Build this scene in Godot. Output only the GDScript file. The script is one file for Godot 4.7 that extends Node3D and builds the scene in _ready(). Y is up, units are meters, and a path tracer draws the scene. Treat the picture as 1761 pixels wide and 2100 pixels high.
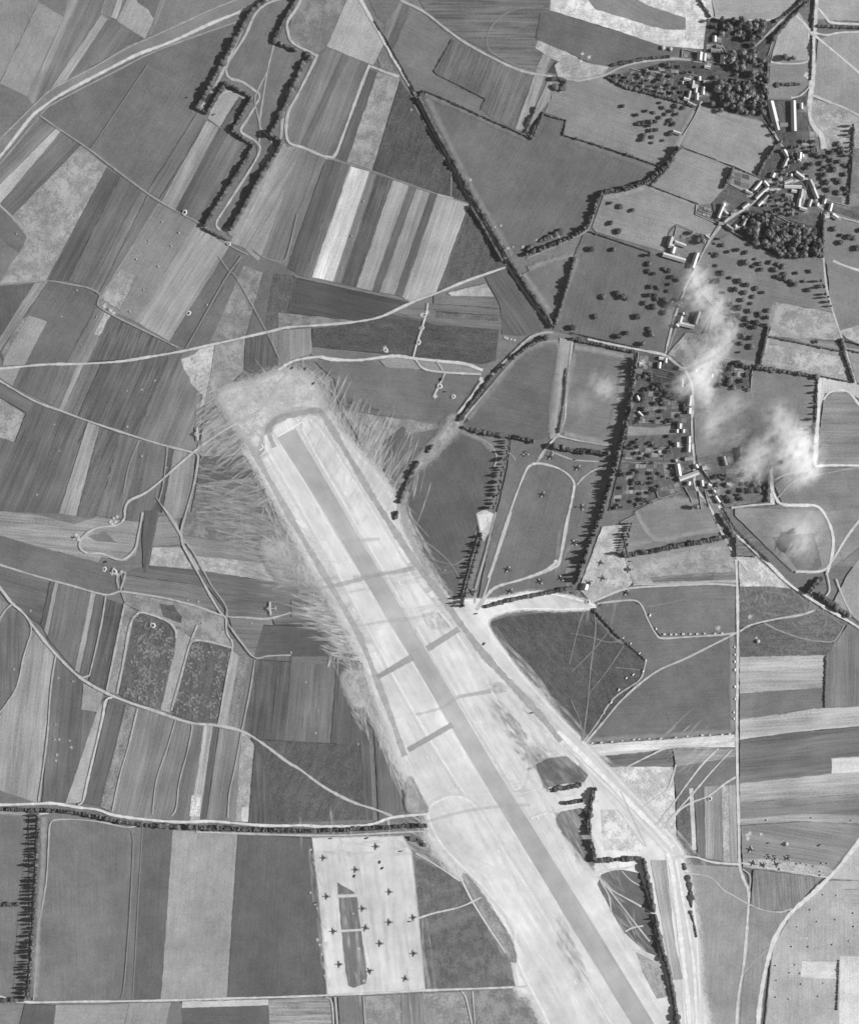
extends Node3D
# Vertical air view of farmland, a village and a temporary airfield. One unit is one metre; x runs east, z runs south.
# Map sheets: every list below gives plan positions on one of these survey sheets as [origin east, origin south, metres per step].
const SHEET := {
	"f": [0.0, 0.0, 1.0],
	"a0": [0.0, 0.0, .33535], "b0": [590.55, 0.0, .33535], "c0": [1170.4, 0.0, .33535],
	"a1": [0.0, 524.9, .33535], "b1": [590.55, 524.9, .33535], "c1": [1170.4, 524.9, .33535],
	"a2": [0.0, 1049.9, .33535], "b2": [590.55, 1049.9, .33535], "c2": [1170.4, 1049.9, .33535],
	"a3": [0.0, 1574.8, .33535], "b3": [590.55, 1574.8, .33535], "c3": [1170.4, 1574.8, .33535],
	"v1": [1230.3, 16.4, .16767], "v2": [1465.7, 16.4, .16767], "v3": [1465.7, 278.9, .16767], "v4": [1279.5, 360.9, .16767],
	"v5": [1230.3, 607.0, .16767], "v6": [1230.3, 853.0, .16767], "v7": [1465.7, 541.3, .16767], "v8": [984.3, 902.2, .16767],
	"v9": [1148.3, 1049.9, .16767], "v10": [1443.6, 787.4, .16767], "w1": [639.8, 1706.0, .14841], "w2": [1509.2, 1673.2, .14299],
}
const MID := Vector2(880.5, 1050.0)
const LIT := 1.28           # how bright a level white surface comes out: turns a tone seen from the air into a base colour
const STEP := 0.012         # each sheet of ground lies this much above the one below
const CELL := 15.0
var level := {}
var mat := {}
var tex := {}
var used := {}
var rng := RandomNumberGenerator.new()


class Soup:
	var v := PackedVector3Array()
	var n := PackedVector3Array()
	var c := PackedColorArray()
	var uv := PackedVector2Array()
	var uv2 := PackedVector2Array()

	func tri(a: Vector3, b: Vector3, d: Vector3, na: Vector3, nb: Vector3, nd: Vector3, ca: Color, cb: Color, cd: Color) -> void:
		if (b - a).cross(d - a).dot(na + nb + nd) > 0.0:
			v.append_array([a, d, b]); n.append_array([na, nd, nb]); c.append_array([ca, cd, cb])
		else:
			v.append_array([a, b, d]); n.append_array([na, nb, nd]); c.append_array([ca, cb, cd])

	func flat(a: Vector3, b: Vector3, d: Vector3, out: Vector3, col := Color.WHITE) -> void:
		var m := (b - a).cross(d - a).normalized()
		if m.dot(out) < 0.0: m = -m
		tri(a, b, d, m, m, m, col, col, col)

	func quad(a: Vector3, b: Vector3, d: Vector3, e: Vector3, out: Vector3, col := Color.WHITE) -> void:
		flat(a, b, d, out, col); flat(a, d, e, out, col)

	func box(lo: Vector3, hi: Vector3, col := Color.WHITE) -> void:
		var p := func(i: int) -> Vector3: return Vector3(hi.x if i & 1 else lo.x, hi.y if i & 2 else lo.y, hi.z if i & 4 else lo.z)
		for f in [[0, 1, 3, 2, Vector3.FORWARD], [4, 5, 7, 6, Vector3.BACK], [0, 2, 6, 4, Vector3.LEFT], [1, 3, 7, 5, Vector3.RIGHT], [0, 1, 5, 4, Vector3.DOWN], [2, 3, 7, 6, Vector3.UP]]:
			quad(p.call(f[0]), p.call(f[1]), p.call(f[2]), p.call(f[3]), f[4], col)

	# a plate of even thickness with that outline (x, z)
	func plate(outline: PackedVector2Array, y0: float, y1: float, col := Color.WHITE) -> void:
		var idx := Geometry2D.triangulate_polygon(outline)
		for k in range(0, idx.size(), 3):
			var a := outline[idx[k]]; var b := outline[idx[k + 1]]; var d := outline[idx[k + 2]]
			flat(Vector3(a.x, y1, a.y), Vector3(b.x, y1, b.y), Vector3(d.x, y1, d.y), Vector3.UP, col)
			flat(Vector3(a.x, y0, a.y), Vector3(b.x, y0, b.y), Vector3(d.x, y0, d.y), Vector3.DOWN, col)
		var mid := Vector2.ZERO
		for p in outline: mid += p / outline.size()
		for k in outline.size():
			var a := outline[k]; var b := outline[(k + 1) % outline.size()]
			var out := (a + b) / 2 - mid
			quad(Vector3(a.x, y0, a.y), Vector3(b.x, y0, b.y), Vector3(b.x, y1, b.y), Vector3(a.x, y1, a.y), Vector3(out.x, 0, out.y), col)

	# rings of [x, half height, half width, centre y] along x, closed at both ends
	func hull(rings: Array, sides := 10, col := Color.WHITE) -> void:
		for k in rings.size() - 1:
			for s in sides:
				var q := []
				var m := []
				for w in [[k, s], [k + 1, s], [k + 1, s + 1], [k, s + 1]]:
					var r: Array = rings[w[0]]
					var t: float = TAU * w[1] / sides
					q.append(Vector3(r[0], r[3] + r[1] * sin(t), r[2] * cos(t)))
					m.append(Vector3(0, sin(t), cos(t)))
				tri(q[0], q[1], q[2], m[0], m[1], m[2], col, col, col)
				tri(q[0], q[2], q[3], m[0], m[2], m[3], col, col, col)

	func mesh() -> ArrayMesh:
		var a := []
		a.resize(Mesh.ARRAY_MAX)
		a[Mesh.ARRAY_VERTEX] = v; a[Mesh.ARRAY_NORMAL] = n; a[Mesh.ARRAY_COLOR] = c
		if uv.size(): a[Mesh.ARRAY_TEX_UV] = uv
		if uv2.size(): a[Mesh.ARRAY_TEX_UV2] = uv2
		var m := ArrayMesh.new()
		m.add_surface_from_arrays(Mesh.PRIMITIVE_TRIANGLES, a)
		return m


# ---------------------------------------------------------------- small helpers

func at(sheet: String, x: float, y: float) -> Vector2:
	var s: Array = SHEET[sheet]
	return Vector2(s[0] + x * s[2], s[1] + y * s[2]) - MID

func pts(sheet: String, a: Array) -> PackedVector2Array:
	var out := PackedVector2Array()
	for k in range(0, a.size(), 2): out.append(at(sheet, a[k], a[k + 1]))
	return out

func lin(g: float) -> float:
	var s := g / 255.0
	return s / 12.92 if s < .04045 else pow((s + .055) / 1.055, 2.4)

func tone(g: float, alpha := 1.0) -> Color:        # the base colour of ground that looks that grey in full sun
	var b := lin(g) / LIT
	return Color(b, b, b, alpha)

func numbered(called: String) -> String:
	used[called] = used.get(called, -1) + 1
	return called if used[called] == 0 else "%s_%03d" % [called, used[called]]

func put(called: String, m: Mesh, material: Material, parent: Node = null) -> MeshInstance3D:
	var o := MeshInstance3D.new()
	o.name = called if parent else numbered(called)
	o.mesh = m; o.material_override = material
	(parent if parent else self).add_child(o, true)
	return o

func base(called: String, where: Vector3, turn := 0.0) -> Node3D:
	var o := Node3D.new()
	o.name = numbered(called)
	add_child(o)
	o.position = where; o.rotation.y = turn
	return o

func tag(o: Node, label: String, category: String, group := "") -> void:
	o.set_meta("label", label); o.set_meta("category", category)
	if group: o.set_meta("group", group)

func structure(o: Node) -> void:
	o.set_meta("kind", "structure")

func cells(lo: Vector2, hi: Vector2) -> Array:
	var out := []
	for i in range(floori(lo.x / CELL), floori(hi.x / CELL) + 1):
		for j in range(floori(lo.y / CELL), floori(hi.y / CELL) + 1):
			out.append(Vector2i(i, j))
	return out

func rise(list: Array) -> float:                   # height for a new sheet over those cells
	var top := 0
	for k in list: top = maxi(top, level.get(k, 0))
	for k in list: level[k] = top + 1
	return (top + 1) * STEP

func ground(p: Vector2) -> float:
	return level.get(Vector2i(floori(p.x / CELL), floori(p.y / CELL)), 0) * STEP

func smooth(p: PackedVector2Array, closed := false, step := 8.0) -> PackedVector2Array:
	if p.size() < 3: return p
	var out := PackedVector2Array()
	var n := p.size()
	for k in (n if closed else n - 1):
		var a := p[(k - 1 + n) % n] if closed or k > 0 else p[0] * 2 - p[1]
		var b := p[k]
		var c := p[(k + 1) % n]
		var d := p[(k + 2) % n] if closed or k + 2 < n else p[n - 1] * 2 - p[n - 2]
		var m := clampi(ceili(b.distance_to(c) / step), 1, 24)
		for i in m: out.append(b.cubic_interpolate(c, a, d, float(i) / m))
	if not closed: out.append(p[n - 1])
	return out


# ---------------------------------------------------------------- surfaces

func noise_bytes(w: int, h: int, freq: float, octaves: int, seed_: int, kind := FastNoiseLite.TYPE_SIMPLEX_SMOOTH) -> PackedByteArray:
	var f := FastNoiseLite.new()
	f.noise_type = kind; f.frequency = freq; f.seed = seed_
	f.fractal_octaves = octaves
	f.fractal_type = FastNoiseLite.FRACTAL_FBM if octaves > 1 else FastNoiseLite.FRACTAL_NONE
	var im := f.get_seamless_image(w, h)
	im.convert(Image.FORMAT_L8)
	im.resize(512, 512, Image.INTERPOLATE_CUBIC)
	return im.get_data()

# layers: [bytes, weight]; the picture is 0.8 + the weighted layers, as a linear factor
func weave(called: String, layers: Array, patches = null) -> void:
	var d := PackedByteArray()
	d.resize(512 * 512 * 3)
	for k in 512 * 512:
		var s := .72
		for l in layers: s += (l[0][k] / 255.0 - .5) * l[1]
		if patches: s += smoothstep(patches[1], patches[2], patches[0][k] / 255.0) * patches[3]
		var b := int(clampf(pow(clampf(s, .05, 1.0), 1 / 2.2), 0, 1) * 255)
		d[k * 3] = b; d[k * 3 + 1] = b; d[k * 3 + 2] = b
	var im := Image.create_from_data(512, 512, false, Image.FORMAT_RGB8, d)
	tex[called] = ImageTexture.create_from_image(im)

# a strip of worn ground: opaque in the middle, broken at the edge (u across, v along)
func worn(called: String, ruts: bool, n: PackedByteArray, m: PackedByteArray, solid: float) -> void:
	var d := PackedByteArray()
	d.resize(64 * 512 * 4)
	for y in 512:
		for x in 64:
			var u := absf((x + .5) / 32.0 - 1.0)
			var g: float = n[y * 512 + x * 3] / 255.0
			var h: float = m[y * 512 + x * 5] / 255.0
			var a: float
			if ruts: a = maxf(0.0, 1.0 - absf(u - .5) * 3.2) * (0.35 + g)
			else: a = smoothstep(1.0, solid, u + (g - .5) * .7 + (h - .5) * .4)
			var k := (y * 64 + x) * 4
			var b := int(210 + (g - .5) * 50 + (h - .5) * 50)
			d[k] = b; d[k + 1] = b; d[k + 2] = b; d[k + 3] = int(clampf(a, 0, 1) * 255)
	tex[called] = ImageTexture.create_from_image(Image.create_from_data(64, 512, false, Image.FORMAT_RGBA8, d))

func fringe(called: String, n: PackedByteArray, m: PackedByteArray) -> void:
	var d := PackedByteArray()
	d.resize(64 * 512 * 4)
	for y in 512:
		for x in 64:
			var u := (x + .5) / 64.0
			var g: float = n[y * 512 + x * 2] / 255.0
			var h: float = m[y * 512 + x * 2] / 255.0
			var k := (y * 64 + x) * 4
			var b := int(215 + (g - .5) * 45)
			d[k] = b; d[k + 1] = b; d[k + 2] = b
			d[k + 3] = int(clampf(smoothstep(1.0, .05, u + ((g - .5) * .75 + (h - .5) * .45) * minf(1.0, u * 2.5)), 0, 1) * 255) if x < 61 else 0
	tex[called] = ImageTexture.create_from_image(Image.create_from_data(64, 512, false, Image.FORMAT_RGBA8, d))

func matte(texture: Texture2D, alpha := false, mottle := true) -> StandardMaterial3D:
	var m := StandardMaterial3D.new()
	m.vertex_color_use_as_albedo = true
	m.roughness = 1.0; m.metallic_specular = 0.0
	m.cull_mode = BaseMaterial3D.CULL_DISABLED
	if texture: m.albedo_texture = texture
	if alpha: m.transparency = BaseMaterial3D.TRANSPARENCY_ALPHA
	if mottle:
		m.detail_enabled = true
		m.detail_blend_mode = BaseMaterial3D.BLEND_MODE_MUL
		m.detail_uv_layer = BaseMaterial3D.DETAIL_UV_2
		m.detail_albedo = tex.mottle
	return m

func plain(g: float, rough := .8) -> StandardMaterial3D:
	var m := StandardMaterial3D.new()
	var s := Color(g, g, g).linear_to_srgb()
	m.albedo_color = s
	m.roughness = rough
	m.metallic_specular = .3
	return m

func surfaces() -> void:
	var fine := noise_bytes(512, 512, .09, 2, 1)
	var mid := noise_bytes(512, 512, .025, 3, 2)
	var grain := noise_bytes(512, 512, .19, 2, 12)
	var big := noise_bytes(512, 512, .008, 3, 3)
	var streak := noise_bytes(14, 512, .05, 2, 4)          # long along u
	var thin := noise_bytes(18, 512, .13, 2, 5)
	var wide := noise_bytes(10, 256, .03, 2, 6)
	var speck := noise_bytes(512, 512, .16, 1, 7, FastNoiseLite.TYPE_CELLULAR)
	var curl := noise_bytes(256, 512, .05, 2, 8, FastNoiseLite.TYPE_CELLULAR)
	var rag := PackedByteArray()
	rag.resize(512 * 512)
	for k in 512 * 512: rag[k] = clampi(int(big[k] * .55 + mid[k] * .35 + fine[k] * .25 - 18), 0, 255)
	weave("mottle", [[big, .24], [mid, .16]])
	weave("g", [[grain, .3], [fine, .16], [mid, .13], [thin, .14]])
	weave("f", [[grain, .32], [fine, .14], [streak, .22], [thin, .3], [wide, .24]])
	weave("c", [[grain, .4], [fine, .16], [streak, .24], [thin, .5], [mid, .10]])
	weave("b", [[grain, .4], [fine, .24], [mid, .26], [thin, .14]], [rag, .4, .76, .26])
	weave("r", [[grain, .5], [fine, .3], [speck, .28], [curl, .34], [thin, .18]])
	weave("e", [[grain, .1], [fine, .06], [streak, .10], [wide, .13], [mid, .08]])
	worn("road", false, fine, mid, .62)
	worn("track", false, fine, mid, .15)
	worn("ruts", true, fine, mid, .2)
	fringe("fringe", mid, fine)
	for k in ["g", "f", "c", "b", "r", "e"]: mat[k] = matte(tex[k])
	for k in ["road", "track", "ruts", "fringe"]: mat[k] = matte(tex[k], true, false)
	mat.leaf = matte(null, false, false)
	mat.leaf.backlight_enabled = true
	mat.leaf.backlight = Color(.12, .12, .12)
	for k in 3:
		var d := PackedByteArray()
		d.resize(256 * 256 * 4)
		var n := noise_bytes(512, 512, .011, 5, 40 + k)
		for y in 256:
			for x in 256:
				var r := Vector2(x - 127.5, y - 127.5).length() / 127.5
				var f: float = n[y * 512 + x] / 255.0
				var i := (y * 256 + x) * 4
				d[i] = 246; d[i + 1] = 246; d[i + 2] = 246
				d[i + 3] = int(clampf(smoothstep(1.0, .1, r + (f - .5) * .9) * smoothstep(.18, .75, f + (.5 - r) * .3), 0, 1) * 255) if r < .97 else 0
		mat["smoke%d" % k] = matte(ImageTexture.create_from_image(Image.create_from_data(256, 256, false, Image.FORMAT_RGBA8, d)), true, false)
	mat.bark = plain(.07, 1.0)
	mat.paint = matte(null, false, false)
	mat.paint.roughness = .55; mat.paint.metallic_specular = .4


# ---------------------------------------------------------------- ground

func sheet(called: String, p: PackedVector2Array, g: float, weave_: String, turn = null, size := 330.0) -> MeshInstance3D:
	var idx := Geometry2D.triangulate_polygon(p)
	if idx.is_empty():
		print("not a polygon: ", called, " ", g, " ", p[0] + MID, " ", p.size())
		p = Geometry2D.convex_hull(p)
		p.remove_at(p.size() - 1)
		idx = Geometry2D.triangulate_polygon(p)
	var lo := p[0]
	var hi := p[0]
	var long := Vector2.RIGHT
	for k in p.size():
		lo = lo.min(p[k]); hi = hi.max(p[k])
		var e := p[(k + 1) % p.size()] - p[k]
		if e.length() > long.length(): long = e
	var u := long.normalized() if turn == null else Vector2.from_angle(turn)
	var w := u.orthogonal()
	var y := rise(cells(lo, hi))
	var shift := Vector2(rng.randf(), rng.randf())
	var s := Soup.new()
	var col := tone(g)
	col = Color(col.r / .52, col.g / .52, col.b / .52)     # the weaves and the mottling darken by that much
	for k in range(0, idx.size(), 3):
		var q := [p[idx[k]], p[idx[k + 1]], p[idx[k + 2]]]
		if (q[1] - q[0]).cross(q[2] - q[0]) < 0.0: q = [q[0], q[2], q[1]]
		for x in q:
			s.v.append(Vector3(x.x, y, x.y)); s.n.append(Vector3.UP); s.c.append(col)
			s.uv.append(Vector2(x.dot(u), x.dot(w)) / size + shift)
			s.uv2.append(x / 870.0)
	var o := put(called, s.mesh(), mat[weave_])
	structure(o)
	return o

func field(key: String, g: float, weave_: String, a: Array, turn = null) -> void:
	var p := pts(key, a)
	var q := PackedVector2Array()
	var lines := []
	var long := Vector2.ZERO
	for k in p.size():
		var b := p[(k + 1) % p.size()]
		var d := b - p[k]
		if d.length() > long.length(): long = d
		var n := clampi(int(d.length() / 11.0), 1, 60)
		var o := d.normalized().orthogonal()
		if d.length() > 45.0 and rng.randf() < .5: lines.append([p[k], b])
		for i in n: q.append(p[k] + d * i / n + o * (rng.randf_range(-.8, .8) if i else 0.0))
	if turn == null: turn = long.angle()
	sheet("field", q if Geometry2D.triangulate_polygon(q).size() else p, g, weave_, turn)
	for l in lines:                                  # unploughed baulks and trodden edges
		var line := PackedVector2Array()
		var n := int(l[0].distance_to(l[1]) / 9.0) + 1
		for i in n + 1: line.append(l[0].lerp(l[1], float(i) / n) + Vector2(rng.randf_range(-.6, .6), rng.randf_range(-.6, .6)))
		var s := Soup.new()
		var w := rng.randf_range(1.8, 4.2)
		var al := rng.randf_range(.35, .8)
		var c := tone(clampf(g + (rng.randf_range(18, 46) if rng.randf() < .6 else rng.randf_range(-40, -18)), 66, 215), al)
		strip(s, line, w, rise(over(line, w)), Color(c.r / .66, c.g / .66, c.b / .66, al), .4)
		structure(put("grass_baulk", s.mesh(), mat.track))

# a strip of worn ground along a line
func strip(s: Soup, line: PackedVector2Array, width: float, y: float, col: Color, wob := .2) -> void:
	var along := rng.randf() * 300.0
	var left := []
	for k in line.size():
		var d := (line[mini(k + 1, line.size() - 1)] - line[maxi(k - 1, 0)]).normalized().orthogonal()
		var w := width * .5 * (1.0 + rng.randf_range(-wob, wob) + .16 * sin(along * .045))
		if k: along += line[k].distance_to(line[k - 1])
		var j := rng.randf_range(.88, 1.1)
		left.append([line[k] - d * w, line[k] + d * w, along / 120.0, Color(col.r * j, col.g * j, col.b * j, col.a * rng.randf_range(.82, 1.0))])
	for k in line.size() - 1:
		var a: Array = left[k]
		var b: Array = left[k + 1]
		var quad := [[a[0], 0.0, a[2], a[3]], [b[0], 0.0, b[2], b[3]], [b[1], 1.0, b[2], b[3]], [a[0], 0.0, a[2], a[3]], [b[1], 1.0, b[2], b[3]], [a[1], 1.0, a[2], a[3]]]
		for half in [[0, 1, 2], [3, 4, 5]]:
			var q := [quad[half[0]], quad[half[1]], quad[half[2]]]
			if (q[1][0] - q[0][0]).cross(q[2][0] - q[0][0]) < 0.0: q = [q[0], q[2], q[1]]
			for x in q:
				s.v.append(Vector3(x[0].x, y, x[0].y)); s.n.append(Vector3.UP); s.c.append(x[3])
				s.uv.append(Vector2(x[1], x[2]))

func over(line: PackedVector2Array, w: float) -> Array:
	var out := {}
	for k in line.size() - 1:
		for c in cells(line[k].min(line[k + 1]) - Vector2(w, w), line[k].max(line[k + 1]) + Vector2(w, w)): out[c] = true
	return out.keys()

func road(called: String, key: String, g: float, width: float, a: Array, kind := "road", alpha := 1.0, curved := true) -> void:
	var p := pts(key, a)
	if curved: p = smooth(p)
	var s := Soup.new()
	var col := tone(g, alpha)
	var f := .66 if kind != "ruts" else .72
	strip(s, p, width, rise(over(p, width)), Color(col.r / f, col.g / f, col.b / f, alpha))
	structure(put(called, s.mesh(), mat[kind]))

# bare earth with a broken edge
func earth(called: String, key: String, g: float, edge: float, a: Array, weave_ := "e", turn = null) -> void:
	var p := pts(key, a)
	p = smooth(p, true, 12.0) if edge > 5.5 else p
	sheet(called, p, g, weave_, turn, 420.0)
	if Geometry2D.is_polygon_clockwise(p): p.reverse()
	var s := Soup.new()
	var col := tone(g)
	col = Color(col.r / .73, col.g / .73, col.b / .73)
	var y := rise(over(p, edge)) 
	var along := rng.randf() * 100.0
	for k in p.size():
		var i := (k + 1) % p.size()
		var b0 := (p[i] - p[(k - 1 + p.size()) % p.size()]).normalized().orthogonal() * edge
		var b1 := (p[(i + 1) % p.size()] - p[k]).normalized().orthogonal() * edge
		var l := p[k].distance_to(p[i])
		var q := [[p[k] - b0 * .25, 0.0, along], [p[i] - b1 * .25, 0.0, along + l], [p[i] + b1, 1.0, along + l], [p[k] + b0, 1.0, along]]
		along += l
		for half in [[0, 1, 2], [0, 2, 3]]:
			var h := [q[half[0]], q[half[1]], q[half[2]]]
			if (h[1][0] - h[0][0]).cross(h[2][0] - h[0][0]) < 0.0: h = [h[0], h[2], h[1]]
			for x in h:
				s.v.append(Vector3(x[0].x, y, x[0].y)); s.n.append(Vector3.UP); s.c.append(col)
				s.uv.append(Vector2(x[1], x[2] / 260.0))
	structure(put("dust_margin", s.mesh(), mat.fringe))

# wheel marks and wind-blown dust, gathered on one sheet of marks per part of the airfield (one step is one metre)
class Wear:
	var lo: Vector2
	var w: int
	var h: int
	var shade := PackedFloat32Array()
	var cover := PackedFloat32Array()

	func _init(from: Vector2, to: Vector2) -> void:
		lo = from
		w = int(to.x - from.x); h = int(to.y - from.y)
		shade.resize(w * h); cover.resize(w * h)

	func stroke(a: Vector2, b: Vector2, bend: float, width: float, g: float, alpha: float, r: RandomNumberGenerator) -> void:
		var l := a.distance_to(b)
		var d := (b - a) / l
		var o := d.orthogonal()
		var half := width / 2
		var lanes := []
		for k in int(width / .8) + 2: lanes.append(r.randf_range(.35, 1.0))
		var ph := r.randf() * 20
		for i in int(l / .8):
			var t := i * .8 / l
			var c := a + d * i * .8 + o * bend * sin(PI * t)
			var fade := minf(1.0, minf(t, 1.0 - t) * 5.0) * (.75 + .25 * sin(i * .13 + ph))
			for k in lanes.size():
				var s := k * .8 - half
				var p := c + o * s - lo
				var x := int(p.x)
				var y := int(p.y)
				if x < 2 or y < 2 or x >= w - 2 or y >= h - 2: continue
				var v: float = alpha * fade * lanes[k] * (1.0 - pow(absf(s) / (half + .5), 3))
				if v < .02: continue
				var at := y * w + x
				shade[at] = lerpf(shade[at], g, v) if cover[at] > 0.0 else g
				cover[at] = maxf(cover[at], v)

var wear: Wear

func scuffs(g: float, count: int, box: Array, turn: float, swing: float, length: Array, width: Array, alpha: Array, seed_: int) -> void:
	rng.seed = seed_
	var a := Vector2(box[0], box[1])
	var b := Vector2(box[2], box[3])
	for k in count:
		var q: Vector2 = a.lerp(b, rng.randf()) + Vector2(rng.randf_range(-1, 1), rng.randf_range(-1, 1)) * box[4]
		var d := Vector2.from_angle(deg_to_rad(turn + rng.randf_range(-swing, swing))) * rng.randf_range(length[0], length[1]) / 2
		wear.stroke(q - d, q + d, d.length() * rng.randf_range(-.1, .1), rng.randf_range(width[0], width[1]), clampf(g + rng.randf_range(-9, 9), 60, 240), rng.randf_range(alpha[0], alpha[1]), rng)

func lay_wear() -> void:
	var d := PackedByteArray()
	d.resize(wear.w * wear.h * 4)
	for k in wear.w * wear.h:
		if wear.cover[k] <= 0.0: continue
		var b := int(pow(lin(wear.shade[k]) / LIT, 1 / 2.2) * 255)
		d[k * 4] = b; d[k * 4 + 1] = b; d[k * 4 + 2] = b; d[k * 4 + 3] = int(clampf(wear.cover[k], 0, 1) * 255)
	var m := matte(ImageTexture.create_from_image(Image.create_from_data(wear.w, wear.h, false, Image.FORMAT_RGBA8, d)), true, false)
	var s := Soup.new()
	var lo := wear.lo - MID
	var y := rise(cells(lo, lo + Vector2(wear.w, wear.h)))
	for q in [[0, 0], [1, 0], [1, 1], [0, 0], [1, 1], [0, 1]]:
		s.v.append(Vector3(lo.x + q[0] * wear.w, y, lo.y + q[1] * wear.h)); s.n.append(Vector3.UP); s.c.append(Color.WHITE)
		s.uv.append(Vector2(q[0], q[1]))
	structure(put("wheel_tracks", s.mesh(), m))

# small patches of thrown-up or worn earth
func spots(key: String, g: float, a: Array, r0: float, r1: float) -> void:
	for k in range(0, a.size(), 2):
		var q := at(key, a[k], a[k + 1])
		var s := Soup.new()
		var r := rng.randf_range(r0, r1)
		var col := tone(g)
		col = Color(col.r / .68, col.g / .68, col.b / .68)
		var y := rise(cells(q - Vector2(r, r), q + Vector2(r, r)))
		var ring := []
		for i in 14: ring.append(q + Vector2.from_angle(TAU * i / 14) * r * rng.randf_range(.6, 1.25))
		var v0 := rng.randf()
		for i in 14:
			for x in [[q, 0.1, i + .5], [ring[i], 1.0, i], [ring[(i + 1) % 14], 1.0, i + 1]]:
				s.v.append(Vector3(x[0].x, y, x[0].y)); s.n.append(Vector3.UP); s.c.append(col)
				s.uv.append(Vector2(x[1], v0 + x[2] * .02))
		structure(put("bare_earth_patch", s.mesh(), mat.fringe))

# a block of kitchen-garden plots between two sides, each plot its own bed of crops
func gardens(key: String, a: Array, across: int, down: int, seed_: int) -> void:
	rng.seed = seed_
	var p := pts(key, a)                             # four corners, in turn
	var u := [0.0]
	var w := [0.0]
	for k in across: u.append(u[-1] + rng.randf_range(.5, 1.6))
	for k in down: w.append(w[-1] + rng.randf_range(.6, 1.4))
	for i in across:
		for j in down:
			if rng.randf() < .16: continue
			var q := PackedVector2Array()
			for c in [[i, j], [i + 1, j], [i + 1, j + 1], [i, j + 1]]:
				var s: float = u[c[0]] / u[-1]
				var t: float = w[c[1]] / w[-1]
				q.append(p[0].lerp(p[1], s).lerp(p[3].lerp(p[2], s), t))
			var mid := (q[0] + q[1] + q[2] + q[3]) / 4
			for k in 4: q[k] = mid + (q[k] - mid) * .88
			sheet("garden_plot", q, rng.randf_range(82, 150), ["r", "c", "g", "b"][rng.randi() % 4], null, 150.0)


# ---------------------------------------------------------------- plants

const ICO := [[0, 11, 5], [0, 5, 1], [0, 1, 7], [0, 7, 10], [0, 10, 11], [1, 5, 9], [5, 11, 4], [11, 10, 2], [10, 7, 6], [7, 1, 8], [3, 9, 4], [3, 4, 2], [3, 2, 6], [3, 6, 8], [3, 8, 9], [4, 9, 5], [2, 4, 11], [6, 2, 10], [8, 6, 7], [9, 8, 1]]
var ball := []
var ball2 := []

func make_balls() -> void:
	var t := (1.0 + sqrt(5.0)) / 2.0
	var p := []
	for q in [[-1, t, 0], [1, t, 0], [-1, -t, 0], [1, -t, 0], [0, -1, t], [0, 1, t], [0, -1, -t], [0, 1, -t], [t, 0, -1], [t, 0, 1], [-t, 0, -1], [-t, 0, 1]]:
		p.append(Vector3(q[0], q[1], q[2]).normalized())
	for f in ICO: ball.append([p[f[0]], p[f[1]], p[f[2]]])
	for f in ball:
		var ab: Vector3 = ((f[0] + f[1]) / 2).normalized()
		var bc: Vector3 = ((f[1] + f[2]) / 2).normalized()
		var ca: Vector3 = ((f[2] + f[0]) / 2).normalized()
		ball2.append_array([[f[0], ab, ca], [ab, f[1], bc], [ca, bc, f[2]], [ab, bc, ca]])

func jolt(p: Vector3, seed_: float) -> float:
	return .5 + .5 * sin(p.x * 5.1 + seed_) * sin(p.y * 4.3 + seed_ * 1.7) * sin(p.z * 4.7 + seed_ * .6) + .25 * sin(p.x * 11.0 + p.z * 13.0 + seed_ * 3.0)

func clump(s: Soup, faces: Array, c: Vector3, r: Vector3, g: float) -> void:
	var sd := rng.randf() * 50.0
	var col := Color(g, g, g)
	for f in faces:
		var q := []
		for p in f: q.append(c + p * r * (.72 + .42 * jolt(p, sd)))
		s.tri(q[0], q[1], q[2], (f[0] / r).normalized(), (f[1] / r).normalized(), (f[2] / r).normalized(), col, col, col)

func tufts(s: Soup, c: Vector3, r: Vector3, count: int, size: float, g: float) -> void:
	for k in count:
		var d := Vector3(rng.randfn(), rng.randfn() * .8 + .25, rng.randfn()).normalized()
		var p := c + d * r * rng.randf_range(.78, 1.18)
		var u := Vector3(rng.randfn(), rng.randfn(), rng.randfn()).normalized() * size * rng.randf_range(.5, 1.3)
		var w := d.cross(u).normalized() * size * rng.randf_range(.4, 1.0)
		var b := g * rng.randf_range(.7, 1.5)
		s.flat(p - u, p + w, p + u, d, Color(b, b, b))
		s.flat(p - u, p - w * .8 + d * size * .5, p + u, d, Color(b, b, b))

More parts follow.
